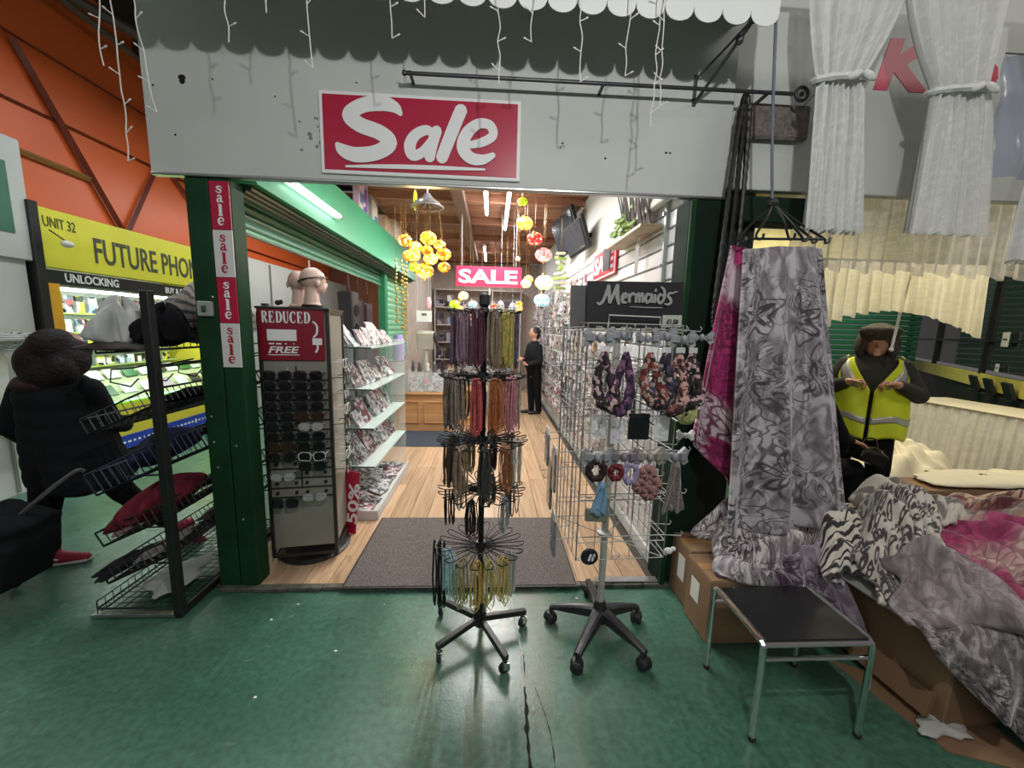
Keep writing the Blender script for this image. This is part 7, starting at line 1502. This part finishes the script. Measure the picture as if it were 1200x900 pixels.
pile_patch('blanket', 'maroon and tan blanket at the back right of the pile', redbr, ((2.16, 1.56, 0.60), (2.80, 1.24, 0.54), (3.3, 1.80, 0.56), (2.46, 1.94, 0.60)), 0.10, 4.5, 0.05, 39, su=1.2, sv=.8, dirang=0.5)
pile_patch('blanket', 'smooth grey lilac blanket fold in front of the magenta one', mat_floral('lilac_fold_plush', srgb(138, 124, 128), srgb(86, 72, 80), srgb(170, 156, 158), 1.4, 6.1, None, 0.5), ((1.58, 1.24, 0.46), (1.96, 1.08, 0.46), (1.96, 1.36, 0.56), (1.70, 1.46, 0.54)), 0.09, 2.4, 0.04, 41, su=.8, sv=.6, dirang=0.6)
# front blanket with scroll print hanging down over the carton to the right
def front(u, v):
    a, b = Vector((1.60, 1.235, 0.455)), Vector((2.50, 1.02, 0.47)); p = a.lerp(b, u); out = Vector((-0.28, -0.96, 0))
    drop = 0.03+0.46*min(1.0, u*1.9)**0.9
    if v < 0.35: k = v/0.35; q = p-out*(1-k)*0.22+V(0, 0, 0.045*sin(pi*(0.5+k*0.5))+0.02*sin(16*u+6*k))
    else:
        k = (v-0.35)/0.65; fold = (0.030*sin(9*u*pi+0.8)+0.014*sin(23*u+2))*k
        q = p+out*(0.03+0.05*sin(pi*min(1, k*1.5)*0.5)+fold)+V(0, 0, -drop*k)
    return (q.x, q.y, max(0.012, q.z))
one(MB().grid(front, 90, 60, True, 1.8, 1.0), 'blanket', grey_sc, 'grey blanket with bold scroll print hanging over the front of the carton', 'blanket', smooth=True, solid=0.014)
# table that carries the pile
t = thing('stall_table', 'low trestle table buried under the blanket pile', 'table', (2.6, 1.75, 0))
MB().box((3.08, 1.72, 0.42), (1.1, 0.9, 0.03)).build('top', cardboard, t)
for x in (2.60, 3.58):
    for y in (1.35, 2.1): MB().box((x, y, 0.20), (0.04, 0.04, 0.41)).build('leg', black_metal, t)
t = carton('pinkish cardboard box behind the maroon blanket', 3.05, 2.18, 0.436, 0.95, 0.22, 0.16)
heap('folded_linen', 'folded ivory linen stack on the pinkish box', 'linen', (3.15, 2.2, 0.60), (0.46, 0.14, 0.035), cream, 51, 0.5, 0, 16, 0.2)

# ---- net curtains, valances
lace = mat_lace('white_net', srgb(232, 232, 230), 0.86, 0.16, 90, 0.22)
lace2 = mat_lace('ivory_net', srgb(236, 230, 208), 0.93, 0.10, 60, 0.5)
sheer = mat_lace('sheer_net', srgb(214, 210, 202), 0.58, 0.25, 70, 0.40)
def tied_curtain(label, xc_t, wt, xc_k, wk, xc_b, wb_, y, zt, zk, zb, seed):
    rnd = random.Random(seed); ph = [rnd.uniform(0, 6) for _ in range(5)]
    t = thing('net_curtain', label, 'curtain', (xc_k, y, zb))
    def fn(u, v):
        z = zt+(zb-zt)*v; vk = (zt-zk)/(zt-zb)
        if v < vk: f = v/vk; e = f**1.6; xc = xc_t+(xc_k-xc_t)*e; w_ = wt+(wk-wt)*e
        else: f = (v-vk)/(1-vk); e = f**0.6; xc = xc_k+(xc_b-xc_k)*e; w_ = wk+(wb_-wk)*e
        fold = 0.026*(0.5+0.5*w_/wt)*sin(2*pi*9*u+ph[0]+0.7*sin(4*v+ph[1]))+0.010*sin(2*pi*23*u+ph[2])
        return (xc+w_*(u-0.5)+0.004*sin(40*u), y+fold, z+0.008*sin(2*pi*9*u)*(v > 0.97))
    MB().grid(fn, 110, 50, True, 2.0, 2.4).build('net', lace, t, smooth=True)
    MB().tube([(xc_k+wk*0.56*cos(a*pi/10), y+0.045*sin(a*pi/10), zk+0.012*sin(a*pi/10*1+0.8)) for a in range(20)], [0.012+0.004*(a % 2) for a in range(20)], 6, closed=True).build('tie_band', mat('white_net_band', srgb(216, 216, 214), 0.8, var=0.1, scale=60), t)
    b = MB()
    for s in (-1, 1): b.ball((xc_k+wk*0.25+s*0.03, y-0.06, zk-0.012), (0.036, 0.012, 0.016), 8, 6, rot=Matrix.Rotation(s*0.5, 3, 'Y'))
    b.build('bow', mat('white_net_band', srgb(216, 216, 214)), t, smooth=True)
tied_curtain('white net curtain tied in the middle, nearest to the belts', 1.52, 0.46, 1.475, 0.20, 1.53, 0.27, 1.76, 3.05, 2.60, 1.975, 61)
tied_curtain('white net curtain tied in the middle, over the crimson letter sign', 1.92, 0.44, 2.00, 0.22, 2.05, 0.36, 1.74, 3.05, 2.57, 1.98, 62)
tied_curtain('greyish net curtain at the right edge with a blue plastic sheet behind', 2.42, 0.40, 2.52, 0.24, 2.50, 0.32, 1.70, 3.05, 2.50, 1.86, 63)
t = thing('curtain_rail', 'thin rail carrying the tied net curtains', 'rail', (1.9, 1.75, 3.05)); MB().bar((1.2, 1.75, 3.06), (2.9, 1.70, 3.06), 0.010, 8).build('rod', grey_metal, t); MB().ball((1.19, 1.75, 3.06), 0.016, 8, 6).build('end_cap', grey_metal, t)
t = thing('plastic_cover', 'bluish clear plastic sheet hanging at the right edge', 'plastic sheet', (2.55, 1.90, 2.2))
MB().grid(lambda u, v: (2.42+0.26*u, 1.92+0.02*sin(9*u)+0.01*sin(13*v), 2.86-0.55*v), 16, 20).build('sheet', mat_glass('blue_plastic', srgb(150, 158, 190), 0.55, 0.2), t, smooth=True); MB().bar((2.42, 1.92, 2.86), (2.70, 1.92, 2.86), 0.004, 5).build('hem', grey_metal, t)
def valance(name, label, m, x0, x1, y, zt, zb_fn, folds, amp, seed, su=4):
    rnd = random.Random(seed); ph = rnd.uniform(0, 6)
    def fn(u, v):
        zb = zb_fn(u); return (x0+(x1-x0)*u, y+amp*(0.4+0.6*v)*(sin(2*pi*folds*u+ph)+0.4*sin(2*pi*folds*2.3*u)), zt+(zb-zt)*v+0.012*sin(2*pi*folds*u+ph)*(v > 0.95))
    return one(MB().grid(fn, int(folds*12), 16, True, su, 1), name, m, label, 'valance', smooth=True)
valance('net_valance', 'long sheer net valance gathered along the rail of the stall', sheer, 1.72, 3.6, 2.24, 2.36, lambda u: 1.90-0.03*u+0.012*sin(70*u), 22, 0.022, 71)
valance('net_valance', 'ivory pleated valance glowing in warm light with an arched hem', lace2, 1.66, 3.46, 2.60, 2.02, lambda u: 1.52+0.16*sin(pi*min(1, max(0, (u-0.30)*1.40)*1.06))**0.8+0.014*abs(sin(60*u)) if u > 0.3 else 1.56, 21, 0.030, 72)
t = thing('valance_rail', 'thin dark rail carrying the sheer valance', 'rail', (2.6, 2.24, 2.36)); MB().bar((1.34, 2.22, 2.365), (3.7, 2.24, 2.365), 0.006, 6).build('rod', black_metal, t); MB().ball((3.71, 2.24, 2.365), 0.012, 8, 6).build('end_cap', black_metal, t)
t = thing('valance_rail', 'thin rail carrying the ivory valance', 'rail', (2.8, 2.6, 2.02)); MB().bar((1.6, 2.6, 2.025), (3.6, 2.6, 2.025), 0.006, 6).build('rod', grey_metal, t); MB().ball((3.61, 2.6, 2.025), 0.012, 8, 6).build('end_cap', grey_metal, t)
t = thing('curtain_wand', 'white wand hanging from the ivory valance beside the hooded person', 'wand', (2.9, 2.62, 1.40)); MB().bar((2.90, 2.62, 2.0), (2.855, 2.62, 1.43), 0.008, 8).build('rod', paper_white, t); MB().ball((2.854, 2.62, 1.42), 0.014, 8, 6).build('tip', paper_white, t)

# ================================================================ behind the blanket stall
A_, B_ = Vector((4.7, 2.78, 0)), Vector((8.6, 7.57, 0)); dW = (B_-A_).normalized(); nW = Vector((-dW.y, dW.x, 0)); LW = (B_-A_).length; aW = atan2(dW.y, dW.x)
RW = Matrix.Rotation(aW, 3, 'Z')
def onwall(s, z, off=0.0): return A_+dW*s+nW*off+V(0, 0, z)
wd_ = MB().box(onwall(LW/2, 0.55, -0.03), (LW, 0.06, 1.1), rot=RW).build('wall_shopfront', mat('grey_black_panel', srgb(40, 38, 36), 0.5)); struct(wd_, 'dark shop front behind the blanket stall')
MB().box(onwall(LW/2, 1.02, 0.012), (LW, 0.02, 0.17), rot=RW).build('yellow_band', mat('pale_yellow_band', srgb(206, 196, 96), 0.5), wd_)
dg_ = mat_glass('dark_window_glass', (0.03, 0.035, 0.035), 0.96, 0.08)
for k in range(3):
    s0 = 0.1+k*LW/3; MB().box(onwall(s0+LW/6-0.05, 1.80, -0.02), (LW/3-0.06, 0.012, 1.30), rot=RW).build('window_pane', dg_, wd_)
for k in range(4): MB().box(onwall(0.05+k*LW/3, 1.80, 0.0), (0.05, 0.05, 1.4), rot=RW).build('mullion', black_metal, wd_)
MB().box(onwall(LW/2, 1.50, 0.0), (LW, 0.03, 0.03), rot=RW).build('transom', black_metal, wd_); MB().box(onwall(LW/2, 2.6, 0.0), (LW, 0.06, 0.3), rot=RW).build('window_head', black_metal, wd_)
for s, z, h_, lb in ((1.55, 1.52, .16, 'square white notice on the dark window behind the stall'), (1.62, 1.20, .09, 'small white card low on the dark window behind the stall')):
    t = thing('notice', lb, 'notice', onwall(s, z-h_/2, 0.02)); MB().box(onwall(s, z, 0.022), (h_*1.1, 0.004, h_), rot=RW).build('sheet', paper_white, t); MB().box(onwall(s, z, 0.0255), (h_*0.7, 0.002, h_*0.12), rot=RW).build('print', print_grey, t)
for k, s in enumerate((2.0, 1.55, 1.05)):
    t = thing('phone_stand', f'black angled stand on the yellow ledge, {("nearest the hooded person", "middle one", "rightmost")[k]}', 'stand', onwall(s, 0.90, 0.06)); MB().box(onwall(s, 0.99, 0.07), (0.20, 0.03, 0.18), rot=RW @ Matrix.Rotation(-0.3, 3, 'X'), bev=0.004).build('plate', black_plastic, t); MB().box(onwall(s, 0.90, 0.06), (0.16, 0.10, 0.02), rot=RW).build('foot', black_plastic, t)
t = thing('roller_shutter', 'closed dark green slatted shutter behind the hooded person', 'shutter', (0, 0, 0))
def slat_wall(par, x0, x1, y, z0, z1, m, pitch):
    ms = box_mesh('shutter_slat', (x1-x0, 0.03, pitch*0.86), m, 0.008); z = z0
    while z < z1: piece(ms, 'shutter_slat', ((x0+x1)/2, y, z+pitch/2), par); z += pitch
slat_wall(t, 4.2, 7.2, 6.2, 0.1, 2.4, mat('forest_shutter', srgb(50, 108, 78), 0.45), 0.085)
MB().box((4.16, 6.2, 1.25), (0.08, 0.08, 2.5)).build('guide_post', deep_green, t)
p = MB().box((4.0, 4.6, 2.45), (3.6, 0.06, 1.1)).build('wall_stall_back', mat('cream_stall_panel', srgb(216, 206, 150), 0.7)); struct(p, 'cream upper panel at the back of the stall')
p = MB().box((3.9, 3.5, 2.95), (4.2, 2.5, 0.06)).build('ceiling_stall', mat('stall_soffit', srgb(150, 146, 128), 0.8)); struct(p, 'soffit over the blanket stall')
p = MB().box((1.42, 5.6, 1.5), (0.06, 6.8, 3.0)).build('wall_stall_left', mat('stall_dark_side', srgb(58, 56, 48), 0.8)); struct(p, 'dark side partition of the blanket stall')
# draped counter at the right of the stall
t = thing('draped_counter', 'counter draped in gathered white net behind the blanket pile', 'counter', (4.75, 3.1, 0))
MB().box((4.78, 3.05, 0.42), (0.50, 1.75, 0.82)).build('counter', mat('counter_board', srgb(120, 112, 98)), t)
def cl(u, v): return (4.50-0.03*v+0.018*(0.3+0.7*v)*(sin(2*pi*20*u)+0.5*sin(2*pi*47*u+1)), 2.1+1.85*u, 0.86-0.60*v+0.02*sin(2*pi*6*u)*v)
MB().grid(cl, 240, 10, True, 4, 1).build('net_skirt', mat_lace('counter_net', srgb(226, 222, 210), 0.9, 0.2, 60, 0.2), t, smooth=True)
MB().box((4.76, 3.02, 0.862), (0.56, 1.86, 0.015), bev=0.004).build('cloth_top', cream, t)
def sheet_heap(name, label, c, R_, h_, m, seed):
    rnd = random.Random(seed); ph = [rnd.uniform(0, 6) for _ in range(6)]
    def fn(u, v):
        a = 2*pi*u; r = v*(1+0.12*sin(3*a+ph[0])); e = (1-v**2.4)
        f = 0.05*h_*(sin(9*a+ph[1]+8*v)+sin(13*a-11*v+ph[2])+0.8*sin(5*a+17*v+ph[3]))*min(1, 4*(1-v)+.25)
        return (c[0]+R_[0]*r*cos(a), c[1]+R_[1]*r*sin(a), max(c[2]+0.004, c[2]+h_*e+f))
    return one(MB().grid(fn, 80, 30), name, m, label, 'bedding', smooth=True, solid=0.01)
sheet_heap('bedding_heap', 'heap of crumpled white bedding behind the hooded person', (3.84, 3.38, 0.02), (0.62, 0.52), 0.50, cream, 81)
t = thing('bench', 'low bench of flat linen in front of the draped counter', 'bench', (3.9, 2.5, 0)); MB().box((4.0, 2.55, 0.22), (0.9, 0.5, 0.42)).build('body', cardboard, t); MB().box((4.0, 2.55, 0.44), (0.94, 0.54, 0.02)).build('cover', cream, t)
for k in range(3): heap('folded_linen', f'folded ivory linen on the bench, {("left", "middle", "right")[k]} stack', 'linen', (3.72+0.28*k, 2.52, 0.452), (0.15, 0.2, 0.05), cream, 90+k, 0.5, 0, 12, 0.25)

# ================================================================ person in the hi-vis vest
def hi_vis():
    t = thing('person', 'person in a furry dark hood and yellow hi-vis vest holding its front edges', 'person', (3.14, 3.0, 0), radians(-42))
    coat_m = mat('dark_olive_coat', srgb(42, 42, 36), 0.85, var=0.3, scale=12, bump=0.3, bscale=60); fur = mat('grey_brown_fur_hood', srgb(74, 68, 58), 0.95, var=0.45, scale=50, bump=1.0, bscale=90)
    legs = [('c', (-0.09, 0, 0.74), (-0.15, -0.03, 0.42), 0.085, 0.062), ('c', (-0.15, -0.03, 0.42), (-0.18, 0.0, 0.08), 0.058, 0.042), ('c', (0.09, 0, 0.74), (0.12, -0.03, 0.42), 0.085, 0.062), ('c', (0.12, -0.03, 0.42), (0.13, 0.0, 0.08), 0.058, 0.042)]
    arms = [('c', (-0.17, 0, 1.26), (-0.27, -0.03, 1.06), 0.055, 0.046), ('c', (-0.27, -0.03, 1.06), (-0.15, -0.20, 1.145), 0.044, 0.030), ('c', (0.17, 0, 1.26), (0.27, -0.03, 1.06), 0.055, 0.046), ('c', (0.27, -0.03, 1.06), (0.14, -0.20, 1.145), 0.044, 0.030)]
    body = [('e', (0, -0.01, 1.455), (0.078, 0.098, 0.112)), ('c', (0, 0, 1.37), (0, 0, 1.30), 0.055, 0.06), ('e', (0, 0, 1.12), (0.19, 0.125, 0.23)), ('e', (0, 0, 0.80), (0.17, 0.125, 0.14)), ('e', (0, -0.108, 1.445), (0.014, 0.020, 0.022)), ('e', (0, -0.094, 1.40), (0.026, 0.012, 0.008)), ('e', (-0.03, -0.098, 1.472), (0.014, 0.008, 0.008)), ('e', (0.03, -0.098, 1.472), (0.014, 0.008, 0.008)), ('e', (0, -0.085, 1.37), (0.028, 0.02, 0.018)), ('e', (-0.078, 0, 1.45), (0.01, 0.018, 0.028)), ('e', (0.078, 0, 1.45), (0.01, 0.018, 0.028))]
    body += legs+arms+hand((-0.145, -0.205, 1.15), (0.85, -0.15, 0.12), (0, -0.2, -1), 1.0, 1.1, -1)+hand((0.135, -0.205, 1.15), (-0.85, -0.15, 0.12), (0, -0.2, -1), 1.0, 1.1, 1)
    blob('body', skin, body, 0.007, t)
    blob('hood', fur, [('e', (0, 0.025, 1.515), (0.128, 0.138, 0.108)), ('e', (-0.098, 0.0, 1.44), (0.042, 0.095, 0.105)), ('e', (0.098, 0.0, 1.44), (0.042, 0.095, 0.105)), ('c', (-0.09, -0.085, 1.55), (0.09, -0.085, 1.55), 0.042, 0.042), ('e', (0, 0.08, 1.43), (0.11, 0.07, 0.11))], 0.011, t)
    blob('coat', coat_m, [('e', (0, 0, 1.14), (0.215, 0.15, 0.22)), ('e', (0, 0, 0.90), (0.205, 0.15, 0.20)), ('e', (0, 0, 1.31), (0.13, 0.11, 0.07)), ('c', (-0.165, 0, 1.27), (-0.28, -0.03, 1.06), 0.075, 0.064), ('c', (-0.28, -0.03, 1.06), (-0.175, -0.175, 1.13), 0.062, 0.048), ('c', (0.165, 0, 1.27), (0.28, -0.03, 1.06), 0.075, 0.064), ('c', (0.28, -0.03, 1.06), (0.17, -0.175, 1.13), 0.062, 0.048)], 0.012, t)
    blob('trousers', cloth_black, [('e', (0, 0, 0.76), (0.185, 0.14, 0.13)), ('c', (-0.09, 0, 0.74), (-0.15, -0.03, 0.42), 0.105, 0.082), ('c', (-0.15, -0.03, 0.42), (-0.18, 0.0, 0.06), 0.080, 0.066), ('c', (0.09, 0, 0.74), (0.12, -0.03, 0.42), 0.105, 0.082), ('c', (0.12, -0.03, 0.42), (0.13, 0.0, 0.06), 0.080, 0.066)], 0.012, t)
    for x in (-0.18, 0.13): blob('boot', black_plastic, [('c', (x, 0.02, 0.045), (x, -0.15, 0.038), 0.045, 0.036), ('c', (x, 0.01, 0.06), (x, 0.01, 0.12), 0.045, 0.045)], 0.012, t)
    # vest: wraps the coat, open V at the front, reflective bands
    yv = mat('hi_vis_yellow', srgb(206, 216, 40), 0.6, var=0.06, scale=8); ref = mat('reflective_band', srgb(176, 176, 168), 0.35, var=0.05, metal=0.3)
    def vest(sgn):
        def fn(u, v):
            z = 0.70+0.64*v; a = -pi/2+sgn*(0.05+0.42*max(0, (v-0.62)/0.38)**1.2*2.0+(pi*0.98-0.05-0.42*2.0*max(0, (v-0.62)/0.38)**1.2)*u)
            rx, ry = 0.232+0.02*(1-v), 0.172+0.018*(1-v)
            if v > 0.72: k = (v-0.72)/0.28; rx *= 1-0.26*k**2; ry *= 1-0.30*k**2
            w_ = 0.006*sin(7*a+9*v)
            return ((rx+w_)*cos(a), (ry+w_)*sin(a), z+0.015*sin(5*a))
        return fn
    for sgn in (-1, 1):
        pn = MB().grid(vest(sgn), 36, 30).build('vest_panel', yv, t, smooth=True, local=True, solid=0.006)
        f = vest(sgn)
        for v0, v1 in ((0.20, 0.28),):
            b = MB().grid(lambda u, w_: Vector(f(u, v0+(v1-v0)*w_))*1.0+Vector((cos(-pi/2+sgn*pi*u)*0.006, sin(-pi/2+sgn*pi*u)*0.006, 0)), 36, 3); b.build('reflective_band', ref, pn, smooth=True, local=True, solid=0.003)
        P = [f(0.10, q/10) for q in range(4, 11)]
        b = MB().grid(lambda u, w_: Vector(f(0.10+0.14*w_, 0.62+0.36*u))+Vector((0, -0.006, 0)), 12, 3); b.build('reflective_band', ref, pn, smooth=True, local=True, solid=0.003)
    MB().bar((0, -0.192, 0.70), (0, -0.180, 1.08), 0.005, 5).build('front_edging', cloth_black, t, local=True)
hi_vis()
# seated person partly hidden by the hanging blanket
t = thing('person', 'person in dark clothes seated behind the hanging grey blanket, hand on knee', 'person', (2.50, 2.78, 0))
blob('body', skin, [('e', (-0.12, 0, 1.20), (0.075, 0.09, 0.11)), ('c', (-0.12, 0, 1.10), (-0.11, 0, 1.04), 0.05, 0.05), ('e', (-0.10, 0, 0.82), (0.15, 0.17, 0.22)), ('c', (-0.05, -0.09, 0.52), (0.26, -0.10, 0.50), 0.075, 0.06), ('c', (0.26, -0.10, 0.50), (0.30, -0.10, 0.10), 0.055, 0.04), ('c', (-0.05, 0.09, 0.52), (0.26, 0.10, 0.50), 0.075, 0.06), ('c', (0.26, 0.10, 0.50), (0.28, 0.10, 0.10), 0.055, 0.04), ('c', (-0.10, -0.18, 0.98), (0.02, -0.20, 0.78), 0.05, 0.042), ('c', (0.02, -0.20, 0.78), (0.18, -0.14, 0.74), 0.04, 0.028), ('c', (-0.10, 0.18, 0.98), (0.02, 0.20, 0.78), 0.05, 0.042), ('c', (0.02, 0.20, 0.78), (0.18, 0.14, 0.72), 0.04, 0.028), ('e', (-0.035, 0, 1.19), (0.02, 0.014, 0.02))]
     + hand((0.18, -0.14, 0.74), (0.9, 0.0, -0.3), (0, 0, -1), 1.1, 0.6)+hand((0.18, 0.14, 0.72), (0.9, -0.2, -0.3), (0, 0, -1), 1.1, 0.6, -1), 0.008, t)
blob('hair', mat('black_hair', (0.012, 0.010, 0.010)), [('e', (-0.145, 0, 1.24), (0.085, 0.095, 0.085)), ('e', (-0.17, 0, 1.17), (0.06, 0.085, 0.09))], 0.012, t)
blob('coat', cloth_black, [('e', (-0.10, 0, 0.84), (0.19, 0.21, 0.24)), ('e', (-0.08, 0, 0.58), (0.19, 0.21, 0.12)), ('c', (-0.10, -0.18, 0.99), (0.02, -0.21, 0.78), 0.075, 0.062), ('c', (0.02, -0.21, 0.78), (0.14, -0.155, 0.745), 0.058, 0.046), ('c', (-0.10, 0.18, 0.99), (0.02, 0.21, 0.78), 0.075, 0.062), ('c', (0.02, 0.21, 0.78), (0.14, 0.155, 0.725), 0.058, 0.046)], 0.013, t)
blob('trousers', cloth_black, [('c', (-0.05, -0.09, 0.52), (0.26, -0.10, 0.50), 0.095, 0.08), ('c', (0.26, -0.10, 0.50), (0.30, -0.10, 0.10), 0.078, 0.062), ('c', (-0.05, 0.09, 0.52), (0.26, 0.10, 0.50), 0.095, 0.08), ('c', (0.26, 0.10, 0.50), (0.28, 0.10, 0.10), 0.078, 0.062)], 0.013, t)
for y in (-0.10, 0.10): blob('boot', mat('shiny_black_leather', (0.012, 0.012, 0.012), 0.2), [('c', (0.28, y, 0.05), (0.44, y, 0.04), 0.045, 0.036)], 0.012, t)
t = thing('crate', 'dark crate under the seated person', 'crate', (2.42, 2.78, 0)); MB().box((2.40, 2.78, 0.21), (0.36, 0.40, 0.40), bev=0.01).build('box', black_plastic, t)
for z in (0.1, 0.2, 0.3): MB().box((2.40, 2.575, z), (0.34, 0.02, 0.05)).build('slat', black_metal, t)
t = thing('handbag', 'shiny black handbag on the knees of the seated person', 'bag', (2.80, 2.62, 0.58))
blob('bag', mat('shiny_black_leather', (0.012, 0.012, 0.012), 0.2), [('b', (0.0, 0, 0.05), (0.22, 0.12, 0.10), (20, 'Y')), ('e', (0.02, 0, 0.07), (0.10, 0.05, 0.05))], 0.012, t); MB().tube(catmull([(-0.07, 0, 0.11), (-0.03, 0, 0.18), (0.05, 0, 0.17), (0.08, 0, 0.06)], 5), 0.006, 6).build('strap', mat('shiny_black_leather', (0.012, 0.012, 0.012)), t, local=True)
